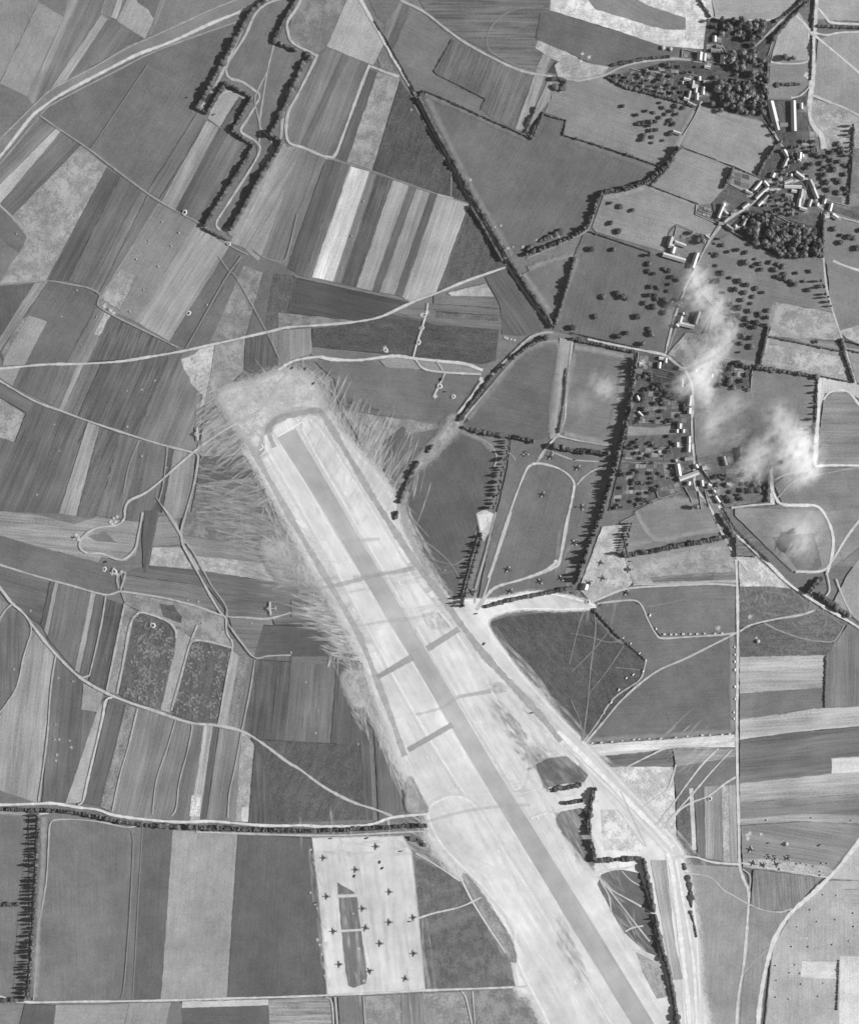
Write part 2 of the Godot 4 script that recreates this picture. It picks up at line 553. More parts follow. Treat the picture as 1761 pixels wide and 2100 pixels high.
func crown(kind: String, seed_: int) -> ArrayMesh:
	rng.seed = seed_
	var s := Soup.new()
	var leafy: float = [.8, 1.1, 1.45, 1.9][seed_ % 4]
	if kind == "poplar":                            # 1 high, about 0.24 wide
		for k in 7:
			var y := .2 + k * .115
			var r := .15 * sin(PI * clampf(.18 + k * .115, 0, 1)) + .012
			clump(s, ball2, Vector3(rng.randf_range(-.02, .02), y, rng.randf_range(-.02, .02)), Vector3(r, .1, r), rng.randf_range(.05, .085) * leafy)
			tufts(s, Vector3(0, y, 0), Vector3(r * 1.15, .09, r * 1.15), 18, .026, .075 * leafy)
	elif kind == "apple":                           # crown about 1 wide, 0.62 high
		for k in 7:
			var a := TAU * k / 6.0 + rng.randf()
			var far := .26 if k < 6 else 0.0
			clump(s, ball2, Vector3(cos(a) * far, .4 + rng.randf_range(-.06, .08) + (.08 if k == 6 else 0.0), sin(a) * far), Vector3(.27, .24, .27) * rng.randf_range(.8, 1.15), rng.randf_range(.042, .07) * leafy)
		tufts(s, Vector3(0, .4, 0), Vector3(.5, .3, .5), 150, .06, .06 * leafy)
	else:                                           # tall broadleaf crown, some kinds paler-leaved
		var pale := 1.0 + .55 * (seed_ % 4)
		for k in 11:
			var a := rng.randf() * TAU
			var h := k / 10.0
			var far := .33 * sin(PI * (.25 + h * .6)) * rng.randf_range(.5, 1.1)
			clump(s, ball2, Vector3(cos(a) * far, .42 + h * .62, sin(a) * far), Vector3(.23, .2, .23) * rng.randf_range(.75, 1.2), rng.randf_range(.05, .11) * pale)
		tufts(s, Vector3(0, .74, 0), Vector3(.5, .46, .5), 260, .055, .075 * pale)
	return s.mesh()

func stem(kind: String) -> ArrayMesh:
	var s := Soup.new()
	var h: float = {"poplar": .35, "apple": .42, "broad": .6}[kind]
	var r: float = {"poplar": .016, "apple": .05, "broad": .045}[kind]
	for k in 7:
		var a := TAU * k / 7
		var b := TAU * (k + 1) / 7
		s.quad(Vector3(cos(a) * r, 0, sin(a) * r), Vector3(cos(b) * r, 0, sin(b) * r), Vector3(cos(b) * r * .6, h, sin(b) * r * .6), Vector3(cos(a) * r * .6, h, sin(a) * r * .6), Vector3(cos(a), 0, sin(a)))
	if kind != "poplar":
		for k in 4:                                 # limbs
			var a := TAU * k / 4 + .4
			var o := Vector3(cos(a), 0, sin(a))
			var t := o.cross(Vector3.UP) * r * .35
			s.quad(Vector3(0, h * .8, 0) - t, Vector3(0, h * .8, 0) + t, o * .25 + Vector3(0, h * 1.25, 0) + t * .5, o * .25 + Vector3(0, h * 1.25, 0) - t * .5, Vector3.UP)
	return s.mesh()

var crowns := {}
var stems := {}
const TREE := {"poplar": "poplar_tree", "apple": "orchard_tree", "broad": "broadleaf_tree"}

func tree(kind: String, p: Vector2, size: float, label: String, group: String) -> void:
	if not crowns.has(kind):
		crowns[kind] = []
		for k in 4: crowns[kind].append(crown(kind, 100 + k * 5 + (0 if kind == "broad" else 7)))
		stems[kind] = stem(kind)
	rng.seed = int(absf(p.x * 71.0 + p.y * 313.0)) + 5
	var o := base(TREE[kind], Vector3(p.x, ground(p) - .05, p.y), rng.randf() * TAU)
	o.scale = size * Vector3(rng.randf_range(.8, 1.2), rng.randf_range(.8, 1.2), rng.randf_range(.8, 1.2)) * (rng.randf_range(.6, .85) if rng.randf() < .2 else 1.0)
	put("crown", crowns[kind][rng.randi() % 4], mat.leaf, o)
	put("trunk", stems[kind], mat.bark, o)
	tag(o, label, "tree", group)

func ordinal(k: int) -> String:
	return ["first", "second", "third", "fourth", "fifth", "sixth", "seventh", "eighth", "ninth", "tenth"][k - 1] if k <= 10 else str(k) + ("th" if k % 100 in [11, 12, 13] else ["th", "st", "nd", "rd", "th", "th", "th", "th", "th", "th"][k % 10])

# a row of poplars, named from its first end
func poplars(key: String, a: Array, gap: float, high: Array, where: String, seed_: int, from := "north") -> void:
	var p := pts(key, a)
	var line := Curve2D.new()
	for q in p: line.add_point(q)
	var n := int(line.get_baked_length() / gap)
	rng.seed = seed_
	var places := []
	for k in n: places.append([line.sample_baked((k + rng.randf_range(.0, 1.0)) * gap) + Vector2(rng.randf_range(-2.2, 2.2), rng.randf_range(-.8, .8)), rng.randf_range(high[0], high[1]) * (rng.randf_range(.5, .8) if rng.randf() < .25 else 1.0)])
	for k in n: tree("poplar", places[k][0], places[k][1], "%s tall poplar from the %s end of the row %s" % [ordinal(k + 1), from, where], "poplars " + where)

func orchard(kind: String, key: String, a: Array, size: Array, label: String, group: String) -> void:
	var got := []
	for k in range(0, a.size(), 2):
		rng.seed = int(a[k] * 13 + a[k + 1] * 7)
		got.append([at(key, a[k], a[k + 1]) + Vector2(2.0, 0), rng.randf_range(size[0], size[1])])
	plant(kind, got, label, group)

func plant(kind: String, got: Array, label: String, group: String) -> void:
	got.sort_custom(func(p: Array, q: Array) -> bool: return p[0].x < q[0].x)
	for k in got.size(): tree(kind, got[k][0], got[k][1], label + (", %s from the west" % ordinal(k + 1) if got.size() > 1 else ""), group)

func scatter(kind: String, key: String, a: Array, count: int, apart: float, size: Array, seed_: int, label: String, group: String) -> void:
	var p := pts(key, a)
	var lo := p[0]
	var hi := p[0]
	for q in p: lo = lo.min(q); hi = hi.max(q)
	rng.seed = seed_
	var got := []
	for k in count * 30:
		if got.size() >= count: break
		var q := Vector2(rng.randf_range(lo.x, hi.x), rng.randf_range(lo.y, hi.y))
		if not Geometry2D.is_point_in_polygon(q, p): continue
		if roofs.any(func(r: Array) -> bool: return q.distance_to(r[0]) < r[1]): continue
		if got.any(func(g: Array) -> bool: return g[0].distance_to(q) < apart): continue
		got.append([q, rng.randf_range(size[0], size[1])])
	plant(kind, got, label, group)

# a hedge or a dense line of trees as one living thing
func hedge(key: String, a: Array, width: float, high: float, label: String, uneven := .35, called := "hedgerow", gaps := 0.0) -> void:
	var line := Curve2D.new()
	for q in pts(key, a): line.add_point(q)
	var s := Soup.new()
	rng.seed = int(absf(a[0] * 31 + a[1] * 17)) + 3
	var step := maxf(1.3, width * .3)
	var d := 0.0
	var length := line.get_baked_length()
	var wave := rng.randf() * 30
	while d < length:
		var gap := gaps > 0.0 and sin(d * .11 + wave) + sin(d * .047 + wave * 2) < gaps * 2.0 - 2.0
		var p := line.sample_baked(d)
		var side := (line.sample_baked(minf(d + 1, length)) - line.sample_baked(maxf(d - 1, 0))).normalized().orthogonal()
		var y := ground(p) - .1
		d += step * rng.randf_range(.4, 1.7)
		if gap: continue
		var rows := maxi(1, int(width / 3.4))
		var h := high * (1.0 + uneven * (sin(d * .17 + wave) * .5 + sin(d * .067 + wave * 3.0) * .5 + rng.randf_range(-.8, .8)))
		for k in rows:
			var q := p + side * ((k + .5) / rows - .5) * width * .9 + Vector2(rng.randf_range(-.5, .5), rng.randf_range(-.5, .5)) * width * .18
			var r := width / rows * rng.randf_range(.45, .85) * (1.0 + uneven * .7 * rng.randf_range(-1, 1))
			var g := rng.randf_range(.045, .12)
			var odd := rng.randf_range(1.25, 1.7) if rng.randf() < .13 else 1.0
			r *= odd
			var hh := h * (.6 + .4 * odd)
			var c := Vector3(q.x, y + hh * .55, q.y)
			clump(s, ball if width < 4.0 else ball2, c, Vector3(r, hh * .5, r), g)
			tufts(s, c, Vector3(r, hh * .5, r), 5 if width < 4.0 else 9, .45 + width * .04, g * 1.15)
	var o := put(called, s.mesh(), mat.leaf)
	tag(o, label, "hedge", "hedges and tree lines")


# ---------------------------------------------------------------- buildings

var yards := []
var roofs := []        # [place, reach] of every house, so that no tree grows through one
var houses := {}

func house(key: String, x1: float, y1: float, x2: float, y2: float, width: float, wall_high: float, cluster: String, dark := 0.0, called := "house") -> void:
	var p := at(key, x1, y1)
	var q := at(key, x2, y2)
	var d := (q - p)
	if d.length() < 5.0: d = d.normalized() * 5.0 if d.length() > .1 else Vector2(0, 5.5)
	var mid := (p + q) / 2
	var l := d.length() / 2
	var w := width / 2
	var o := base(called, Vector3(mid.x, ground(mid), mid.y), -d.angle())
	rng.seed = int(absf(mid.x * 37 + mid.y * 11))
	var wm: Material = mat["wall%d" % (rng.randi() % 3)]
	var rm: Material = mat["roof%d" % (rng.randi() % 5)] if dark == 0.0 else mat.roof_dark
	var top := wall_high + w * rng.randf_range(.75, .95)
	var s := Soup.new()
	s.box(Vector3(-l, -.3, -w), Vector3(l, wall_high, w))
	for e in [-1.0, 1.0]:
		s.flat(Vector3(l * e, wall_high, -w), Vector3(l * e, wall_high, w), Vector3(l * e, top - .05, 0), Vector3(e, 0, 0))
	put("wall", s.mesh(), wm, o)
	var eave := .35
	var roof := Node3D.new()
	roof.name = "roof"
	o.add_child(roof)
	var slope := (top - wall_high) / w
	for e in [-1.0, 1.0]:
		s = Soup.new()
		var lo := Vector3(0, wall_high - slope * eave, (w + eave) * e)
		var hi := Vector3(0, top, 0)
		var up := Vector3(0, 1, e * slope).normalized()
		var th := Vector3(0, .18, 0)
		var x := Vector3(l + eave, 0, 0)
		s.quad(lo - x + th, lo + x + th, hi + x + th, hi - x + th, up)
		s.quad(lo - x, lo + x, hi + x, hi - x, -up)
		s.quad(lo - x, lo + x, lo + x + th, lo - x + th, Vector3(0, 0, e))
		for f in [-1.0, 1.0]: s.quad(lo + x * f, hi + x * f, hi + x * f + th, lo + x * f + th, Vector3(f, 0, 0))
		put("roof_slope", s.mesh(), rm, roof)
	s = Soup.new()
	s.box(Vector3(-l - eave, top + .1, -.18), Vector3(l + eave, top + .32, .18))
	put("ridge", s.mesh(), mat.ridge, roof)
	if called == "house" and d.length() > 9.0:
		for e in ([-1.0, 1.0] if d.length() > 14 else [1.0]):
			s = Soup.new()
			s.box(Vector3(e * (l - .9) - .45, top - .6, -.35), Vector3(e * (l - .9) + .45, top + 1.3, .35))
			put("chimney", s.mesh(), mat.ridge, o)
	s = Soup.new()                                   # door and windows in the long wall
	s.box(Vector3(-.55, .02, w), Vector3(.55, 2.1, w + .06))
	put("door", s.mesh(), mat.wood, o)
	var n := int(d.length() / 4.5)
	for k in n:
		var x := (k + .5) / n * d.length() - l
		if absf(x) < 1.3: continue
		for e in [-1.0, 1.0]:
			s = Soup.new()
			s.box(Vector3(x - .5, 1.1, w * e - .05), Vector3(x + .5, 2.4, w * e + .05))
			put("window", s.mesh(), mat.pane, o)
	if rng.randf() < .75: yards.append([mid + Vector2(rng.randf_range(3, 9), rng.randf_range(-6, 6)), rng.randf_range(7, 13), rng.randf_range(138, 185)])
	roofs.append([mid, maxf(l * .75, w) + 2.5])
	if d.length() > 14: roofs.append_array([[mid + d * .3, w + 3.0], [mid - d * .3, w + 3.0]])
	var size := "long" if d.length() > 16 else "short" if d.length() > 9.5 else "small"
	if not houses.has(cluster): houses[cluster] = []
	houses[cluster].append([mid.y, o, size, called])

func name_houses() -> void:
	for cluster in houses:
		var list: Array = houses[cluster]
		list.sort_custom(func(a: Array, b: Array) -> bool: return a[0] < b[0])
		var count := {}
		for h in list:
			var kind: String = h[2] + " " + h[3].replace("_", " ")
			count[kind] = count.get(kind, 0) + 1
			tag(h[1], "%s, %s such from the north %s" % [kind, ordinal(count[kind]), cluster], "building", "village and farm buildings")

func wall(key: String, a: Array, label: String, high := 2.0, thick := .7) -> void:
	var p := pts(key, a)
	var s := Soup.new()
	for k in p.size() - 1:
		var d := (p[k + 1] - p[k])
		var n := d.normalized().orthogonal() * thick / 2
		var m := maxi(1, int(d.length() / 4.0))
		for i in m:
			var u := p[k] + d * i / m
			var w := p[k] + d * (i + 1) / m
			var y := ground(u)
			var h := y + high * rng.randf_range(.9, 1.05)
			var q := [Vector3(u.x - n.x, y - .2, u.y - n.y), Vector3(w.x - n.x, y - .2, w.y - n.y), Vector3(w.x + n.x, y - .2, w.y + n.y), Vector3(u.x + n.x, y - .2, u.y + n.y)]
			var t := []
			for c in q: t.append(Vector3(c.x, h, c.z))
			s.quad(t[0], t[1], t[2], t[3], Vector3.UP)
			s.quad(q[0], q[1], t[1], t[0], Vector3(-n.x, 0, -n.y))
			s.quad(q[3], q[2], t[2], t[3], Vector3(n.x, 0, n.y))
			s.quad(q[0], q[3], t[3], t[0], Vector3(-d.x, 0, -d.y))
			s.quad(q[1], q[2], t[2], t[1], Vector3(d.x, 0, d.y))
	tag(put("stone_wall", s.mesh(), mat.wall1), label, "wall", "garden and yard walls")


# ---------------------------------------------------------------- aircraft and camp

func wing_shape(root: float, tip: float, half: float, sweep: float, e: float) -> PackedVector2Array:
	var out := PackedVector2Array()
	for k in 9:                                      # leading edge out to the tip, x forward is -x
		var t := k / 8.0
		var c := root * (1 - t) + tip * t
		c *= sqrt(maxf(.0, 1.0 - pow(t, 6)))
		out.append(Vector2(-c * .42 + sweep * t, half * t * e))
	for k in 8:
		var t := 1.0 - k / 8.0
		var c := root * (1 - t) + tip * t
		c *= sqrt(maxf(.0, 1.0 - pow(t, 6)))
		if k == 0: continue
		out.append(Vector2(c * .58 + sweep * t, half * t * e))
	out.append(Vector2(root * .58, 0))
	return out

func aeroplane(called: String, big: bool) -> Node3D:   # nose to -x, wheels on the ground
	var drab: Material = mat.metal if big else mat.drab
	var o := base(called, Vector3.ZERO)
	var k := 1.9 if big else 1.0
	var y := 2.5 if big else 1.75
	var s := Soup.new()
	if big: s.hull([[-7.4, .02, .02, 2.9], [-6.9, .7, .65, 2.8], [-5.5, 1.15, 1.1, 2.75], [-2, 1.3, 1.25, 2.7], [3, 1.25, 1.2, 2.65], [8, .75, .6, 2.6], [12.0, .12, .1, 2.5]], 14)
	else: s.hull([[-3.6, .3, .3, 1.95], [-3.45, .6, .6, 1.95], [-2, .72, .66, 1.9], [0, .72, .6, 1.8], [2.5, .5, .42, 1.55], [5.6, .12, .08, 1.3]], 12)
	put("fuselage", s.mesh(), drab, o)
	for e in [-1.0, 1.0]:
		s = Soup.new()
		s.plate(wing_shape(4.6 if big else 2.9, 1.5 if big else 1.2, 14.4 if big else 6.3, 1.4 if big else .1, e), y - .55, y - .25 if big else y - .35)
		var wing := put("wing", s.mesh(), drab, o)
		for i in 5:                                  # black and white identification bands
			s = Soup.new()
			var z := (7.6 if big else 2.9) + i * (.62 if big else .42)
			var z2 := z + (.6 if big else .4)
			var c := (3.1 if big else 2.0)
			s.box(Vector3(-c * .42 + (.9 if big else .1), y - .3 if big else y - .36, minf(z * e, z2 * e)), Vector3(c * .5 + (.9 if big else .1), y - .22 if big else y - .32, maxf(z * e, z2 * e)))
			put("band", s.mesh(), mat.white if i % 2 == 0 else mat.black, wing)
		s = Soup.new()
		s.plate(wing_shape(2.4 if big else 1.4, 1.1 if big else .8, 4.0 if big else 2.2, .5, e), 0, .14)
		put("tailplane", s.mesh(), drab, o).position = Vector3(10.4 if big else 4.7, 2.9 if big else 1.55, 0)
		s = Soup.new()
		s.hull([[-.55 * k, .32 * k, .12 * k, .34 * k], [0, .38 * k, .14 * k, .34 * k], [.55 * k, .32 * k, .12 * k, .34 * k]], 10)
		put("wheel", s.mesh(), mat.black, o).position = Vector3(-1.0 * k, .05, (2.8 if big else 1.7) * e)
		if big:
			s = Soup.new()
			s.hull([[-5.2, .55, .55, 2.35], [-4.9, .75, .75, 2.35], [-2.5, .75, .7, 2.3], [1.2, .1, .2, 2.2]], 12)
			var nacelle := put("engine", s.mesh(), drab, o)
			nacelle.position.z = 2.9 * e
			airscrew(nacelle, Vector3(-5.35, 2.35, 0), 1.75)
	s = Soup.new()                                   # fin
	var fin := PackedVector2Array([Vector2(-1.2 * k, 0), Vector2(-.2 * k, 1.5 * k), Vector2(.5 * k, 1.55 * k), Vector2(.75 * k, .6 * k), Vector2(.6 * k, 0)])
	s.plate(fin, -.06 * k, .06 * k)
	var f := put("fin", s.mesh(), drab, o)
	f.rotation.x = -PI / 2
	f.position = Vector3(10.6 if big else 4.7, 2.6 if big else 1.5, 0)
	s = Soup.new()
	if big: s.hull([[-6.3, .05, .5, 3.3], [-5.6, .4, .8, 3.5], [-4.6, .1, .7, 3.8]], 8)
	else: s.hull([[-1.0, .05, .25, 2.45], [-.2, .42, .36, 2.5], [1.3, .08, .2, 2.3]], 8)
	put("canopy", s.mesh(), mat.pane, o)
	if not big: airscrew(o, Vector3(-3.7, 1.95, 0), 1.8)
	return o

func airscrew(parent: Node3D, where: Vector3, r: float) -> void:
	var s := Soup.new()
	for k in 3:
		var d := Vector3(0, cos(TAU * k / 3 + .3), sin(TAU * k / 3 + .3))
		var t := Vector3(0, -d.z, d.y) * .13
		s.quad(d * .1 - t, d * .1 + t, d * r + t * .6, d * r - t * .6, Vector3.LEFT)
		s.quad(d * .1 - t + Vector3(.06, 0, 0), d * .1 + t + Vector3(.06, 0, 0), d * r + t * .6 + Vector3(.06, 0, 0), d * r - t * .6 + Vector3(.06, 0, 0), Vector3.RIGHT)
	s.hull([[-.45, .02, .02, 0], [-.2, .2, .2, 0], [.1, .26, .26, 0]], 8)
	put("propeller", s.mesh(), mat.black, parent).position = where

func truck() -> Node3D:                               # nose to -x
	var o := base("army_truck", Vector3.ZERO)
	var s := Soup.new()
	s.box(Vector3(-3.2, .6, -1.1), Vector3(3.2, .9, 1.1))
	put("chassis", s.mesh(), mat.drab, o)
	s = Soup.new()
	s.plate(PackedVector2Array([Vector2(-3.3, -.9), Vector2(-3.3, .9), Vector2(-2.2, 1.05), Vector2(-1.2, 1.05), Vector2(-1.2, -1.05), Vector2(-2.2, -1.05)]), .9, 1.5)
	s.box(Vector3(-2.1, 1.5, -1.05), Vector3(-1.2, 2.2, 1.05))
	put("cab", s.mesh(), mat.drab, o)
	s = Soup.new()
	for k in 6:                                       # canvas tilt, arched
		var a := PI * k / 6
		var b := PI * (k + 1) / 6
		var p := Vector3(0, 1.9 + sin(a) * .9, cos(a) * 1.15)
		var q := Vector3(0, 1.9 + sin(b) * .9, cos(b) * 1.15)
		s.quad(p + Vector3(-1.1, 0, 0), p + Vector3(3.2, 0, 0), q + Vector3(3.2, 0, 0), q + Vector3(-1.1, 0, 0), Vector3(0, sin(a + .2), cos(a + .2)))
	for e in [-1.0, 1.0]: s.quad(Vector3(-1.1, .9, 1.15 * e), Vector3(3.2, .9, 1.15 * e), Vector3(3.2, 1.9, 1.15 * e), Vector3(-1.1, 1.9, 1.15 * e), Vector3(0, 0, e))
	for x in [-1.1, 3.2]:
		var poly := [Vector3(x, .9, -1.15), Vector3(x, .9, 1.15), Vector3(x, 2.0, 1.1), Vector3(x, 2.75, 0), Vector3(x, 2.0, -1.1)]
		for k in 3: s.flat(poly[0], poly[k + 1], poly[k + 2], Vector3(signf(x), 0, 0))
	put("canvas_tilt", s.mesh(), mat.canvas, o)
	for x in [-2.2, 1.0, 2.3]:
		for e in [-1.0, 1.0]:
			s = Soup.new()
			for k in 10:
				var a := TAU * k / 10
				var b := TAU * (k + 1) / 10
				for z in [-.16, .16]: s.flat(Vector3(0, 0, z), Vector3(cos(a) * .48, sin(a) * .48, z), Vector3(cos(b) * .48, sin(b) * .48, z), Vector3(0, 0, z))
				s.quad(Vector3(cos(a) * .48, sin(a) * .48, -.16), Vector3(cos(b) * .48, sin(b) * .48, -.16), Vector3(cos(b) * .48, sin(b) * .48, .16), Vector3(cos(a) * .48, sin(a) * .48, .16), Vector3(cos(a), sin(a), 0))
			put("wheel", s.mesh(), mat.black, o).position = Vector3(x, .48, .95 * e)
	return o

func tent() -> Node3D:
	var o := base("ridge_tent", Vector3.ZERO)
	var s := Soup.new()
	var w := 1.9
	for e in [-1.0, 1.0]:
		s.quad(Vector3(-2.6, 0, w * e), Vector3(2.6, 0, w * e), Vector3(2.4, 1.1, w * .85 * e), Vector3(-2.4, 1.1, w * .85 * e), Vector3(0, 0, e))
		s.quad(Vector3(-2.4, 1.1, w * .85 * e), Vector3(2.4, 1.1, w * .85 * e), Vector3(2.3, 2.5, 0), Vector3(-2.3, 2.5, 0), Vector3(0, .7, e))
		s.flat(Vector3(2.6 * e, 0, -w), Vector3(2.6 * e, 0, w), Vector3(2.3 * e, 2.5, 0), Vector3(e, 0, 0))
	put("canvas", s.mesh(), mat.canvas_pale, o)
	s = Soup.new()
	for e in [-1.0, 1.0]: s.box(Vector3(2.35 * e - .05, 0, -.05), Vector3(2.35 * e + .05, 2.75, .05))
	put("pole", s.mesh(), mat.wood, o)
	return o

func stack(r: float, h: float) -> Node3D:             # a rounded hay cock
	var o := base("haycock", Vector3.ZERO)
	var s := Soup.new()
	var prof := [[1.0, 0.0], [1.05, .22], [.9, .5], [.62, .78], [.3, .94], [0.0, 1.0]]
	for k in 5:
		for i in 12:
			var q := []
			for w in [[k, i], [k, i + 1], [k + 1, i + 1], [k + 1, i]]:
				var a: float = TAU * w[1] / 12
				var j: float = r * prof[w[0]][0] * (1 + .08 * sin(a * 3 + k))
				q.append(Vector3(cos(a) * j, prof[w[0]][1] * h, sin(a) * j))
			var m: Vector3 = Vector3(q[0].x, .5 * r, q[0].z).normalized()
			s.flat(q[0], q[1], q[2], m, Color(.34, .34, .34)); 
			if k < 4: s.flat(q[0], q[2], q[3], m, Color(.30, .30, .30))
	put("heap", s.mesh(), mat.leaf_dry, o)
	return o

func pit(r: float) -> Node3D:                          # a gun pit: a ring of thrown-up earth round a hollow, the gun inside
	var o := base("gun_pit", Vector3.ZERO)
	var s := Soup.new()
	var prof := [[1.9, 0.0], [1.45, .75], [1.15, 1.15], [1.0, .9], [.92, .05]]
	for k in 4:
		for i in 18:
			var q := []
			for w in [[k, i], [k, i + 1], [k + 1, i + 1], [k + 1, i]]:
				var a: float = TAU * w[1] / 18
				var j: float = r * prof[w[0]][0] * (1 + .1 * sin(a * 2 + 1) + .06 * sin(a * 5))
				q.append(Vector3(cos(a) * j, prof[w[0]][1], sin(a) * j))
			s.quad(q[0], q[1], q[2], q[3], Vector3(q[0].x * (1 if k < 2 else -1), r, q[0].z * (1 if k < 2 else -1)), Color(.4, .4, .4))
	put("earth_bank", s.mesh(), mat.leaf_dry, o)
	s = Soup.new()
	s.box(Vector3(-.9, .1, -.9), Vector3(.9, .5, .9)); s.box(Vector3(-.35, .5, -.6), Vector3(.5, 1.3, .6))
	var gun := put("gun_mount", s.mesh(), mat.drab, o)
	s = Soup.new()
	s.hull([[-2.6, .07, .07, 1.9], [-.2, .1, .1, 1.15], [.5, .14, .14, 1.0]], 8)
	put("barrel", s.mesh(), mat.black, gun)
	return o

# a thing and its copies: [sheet, x, y, turn in degrees, label]
func set_out(first: Node3D, list: Array, category: String, group: String, size := Vector2.ONE) -> void:
	var called := String(first.name).rstrip("_0123456789")
	for k in list.size():
		var t: Array = list[k]
		var o := first
		if k:
			o = first.duplicate()
			o.name = numbered(called)
			add_child(o)
		var p := at(t[0], t[1], t[2])
		rng.seed = k * 91 + int(absf(p.x))
		o.position = Vector3(p.x, ground(p), p.y)
		o.rotation.y = deg_to_rad(t[3])
		o.scale = Vector3.ONE * rng.randf_range(size.x, size.y)
		tag(o, t[4], category, group)


# ---------------------------------------------------------------- the place

func _ready() -> void:
	var cam := Camera3D.new()
	cam.name = "camera"
	cam.fov = rad_to_deg(2.0 * atan(1050.0 / 5200.0))
	cam.near = 50.0; cam.far = 60000.0
	add_child(cam)
	cam.look_at_from_position(Vector3(0, 5200, 0), Vector3.ZERO, Vector3(0, 0, -1))
	cam.current = true
	var sun := DirectionalLight3D.new()
	sun.name = "sun"
	add_child(sun)
	sun.basis = Basis.looking_at(Vector3(-cos(deg_to_rad(31.0)), -sin(deg_to_rad(31.0)), .05), Vector3.UP)
	sun.light_energy = 1.5
	sun.light_color = Color(1, 1, 1)
	sun.light_angular_distance = .5
	sun.shadow_enabled = true
	var sky := Sky.new()
	var air := ProceduralSkyMaterial.new()
	air.sky_top_color = Color(.40, .40, .40)
	air.sky_horizon_color = Color(.62, .62, .62)
	air.ground_bottom_color = Color(.3, .3, .3)
	air.ground_horizon_color = Color(.5, .5, .5)
	sky.sky_material = air
	var env := Environment.new()
	env.background_mode = Environment.BG_SKY
	env.sky = sky
	env.background_energy_multiplier = .75
	env.tonemap_mode = Environment.TONE_MAPPER_LINEAR
	env.tonemap_exposure = 1.7
	env.sdfgi_enabled = true; env.ssao_enabled = true; env.ssil_enabled = true
	env.fog_enabled = true
	env.fog_density = .000004
	env.fog_light_color = Color(.9, .9, .9)
	var world := WorldEnvironment.new()
	world.name = "world"
	world.environment = env
	add_child(world)

	rng.seed = 11
	make_balls()
	surfaces()
	for k in 3:
		mat["wall%d" % k] = plain([.42, .36, .48][k], .95)
	for k in 5: mat["roof%d" % k] = plain([.44, .36, .48, .27, .4][k], .9)
	mat.roof_dark = plain(.2, .9)
	mat.ridge = plain(.3, .9); mat.wood = plain(.1, .8); mat.pane = plain(.03, .15)
	mat.drab = plain(.07, .6); mat.metal = plain(.36, .5); mat.white = plain(.7, .6); mat.black = plain(.03, .7)
	mat.canvas = plain(.12, .95); mat.canvas_pale = plain(.55, .95)
	mat.leaf_dry = matte(null, false, false)
	terrain()
	fields_west()
	fields_middle()
	fields_east()
	allotments()
	airfield()
	roads()
	hedges()
	village()
	trees()
	camp()
	clouds()

func terrain() -> void:
	var s := Soup.new()
	var col := tone(118)
	col = Color(col.r / .52, col.g / .52, col.b / .52)
	var w := 30000.0
	for q in [[-1, -1], [1, -1], [1, 1], [-1, -1], [1, 1], [-1, 1]]:
		s.v.append(Vector3(q[0] * w, 0, q[1] * w)); s.n.append(Vector3.UP); s.c.append(col)
		s.uv.append(Vector2(q[0], q[1]) * w / 400.0); s.uv2.append(Vector2(q[0], q[1]) * w / 870.0)
	structure(put("terrain", s.mesh(), mat.g))

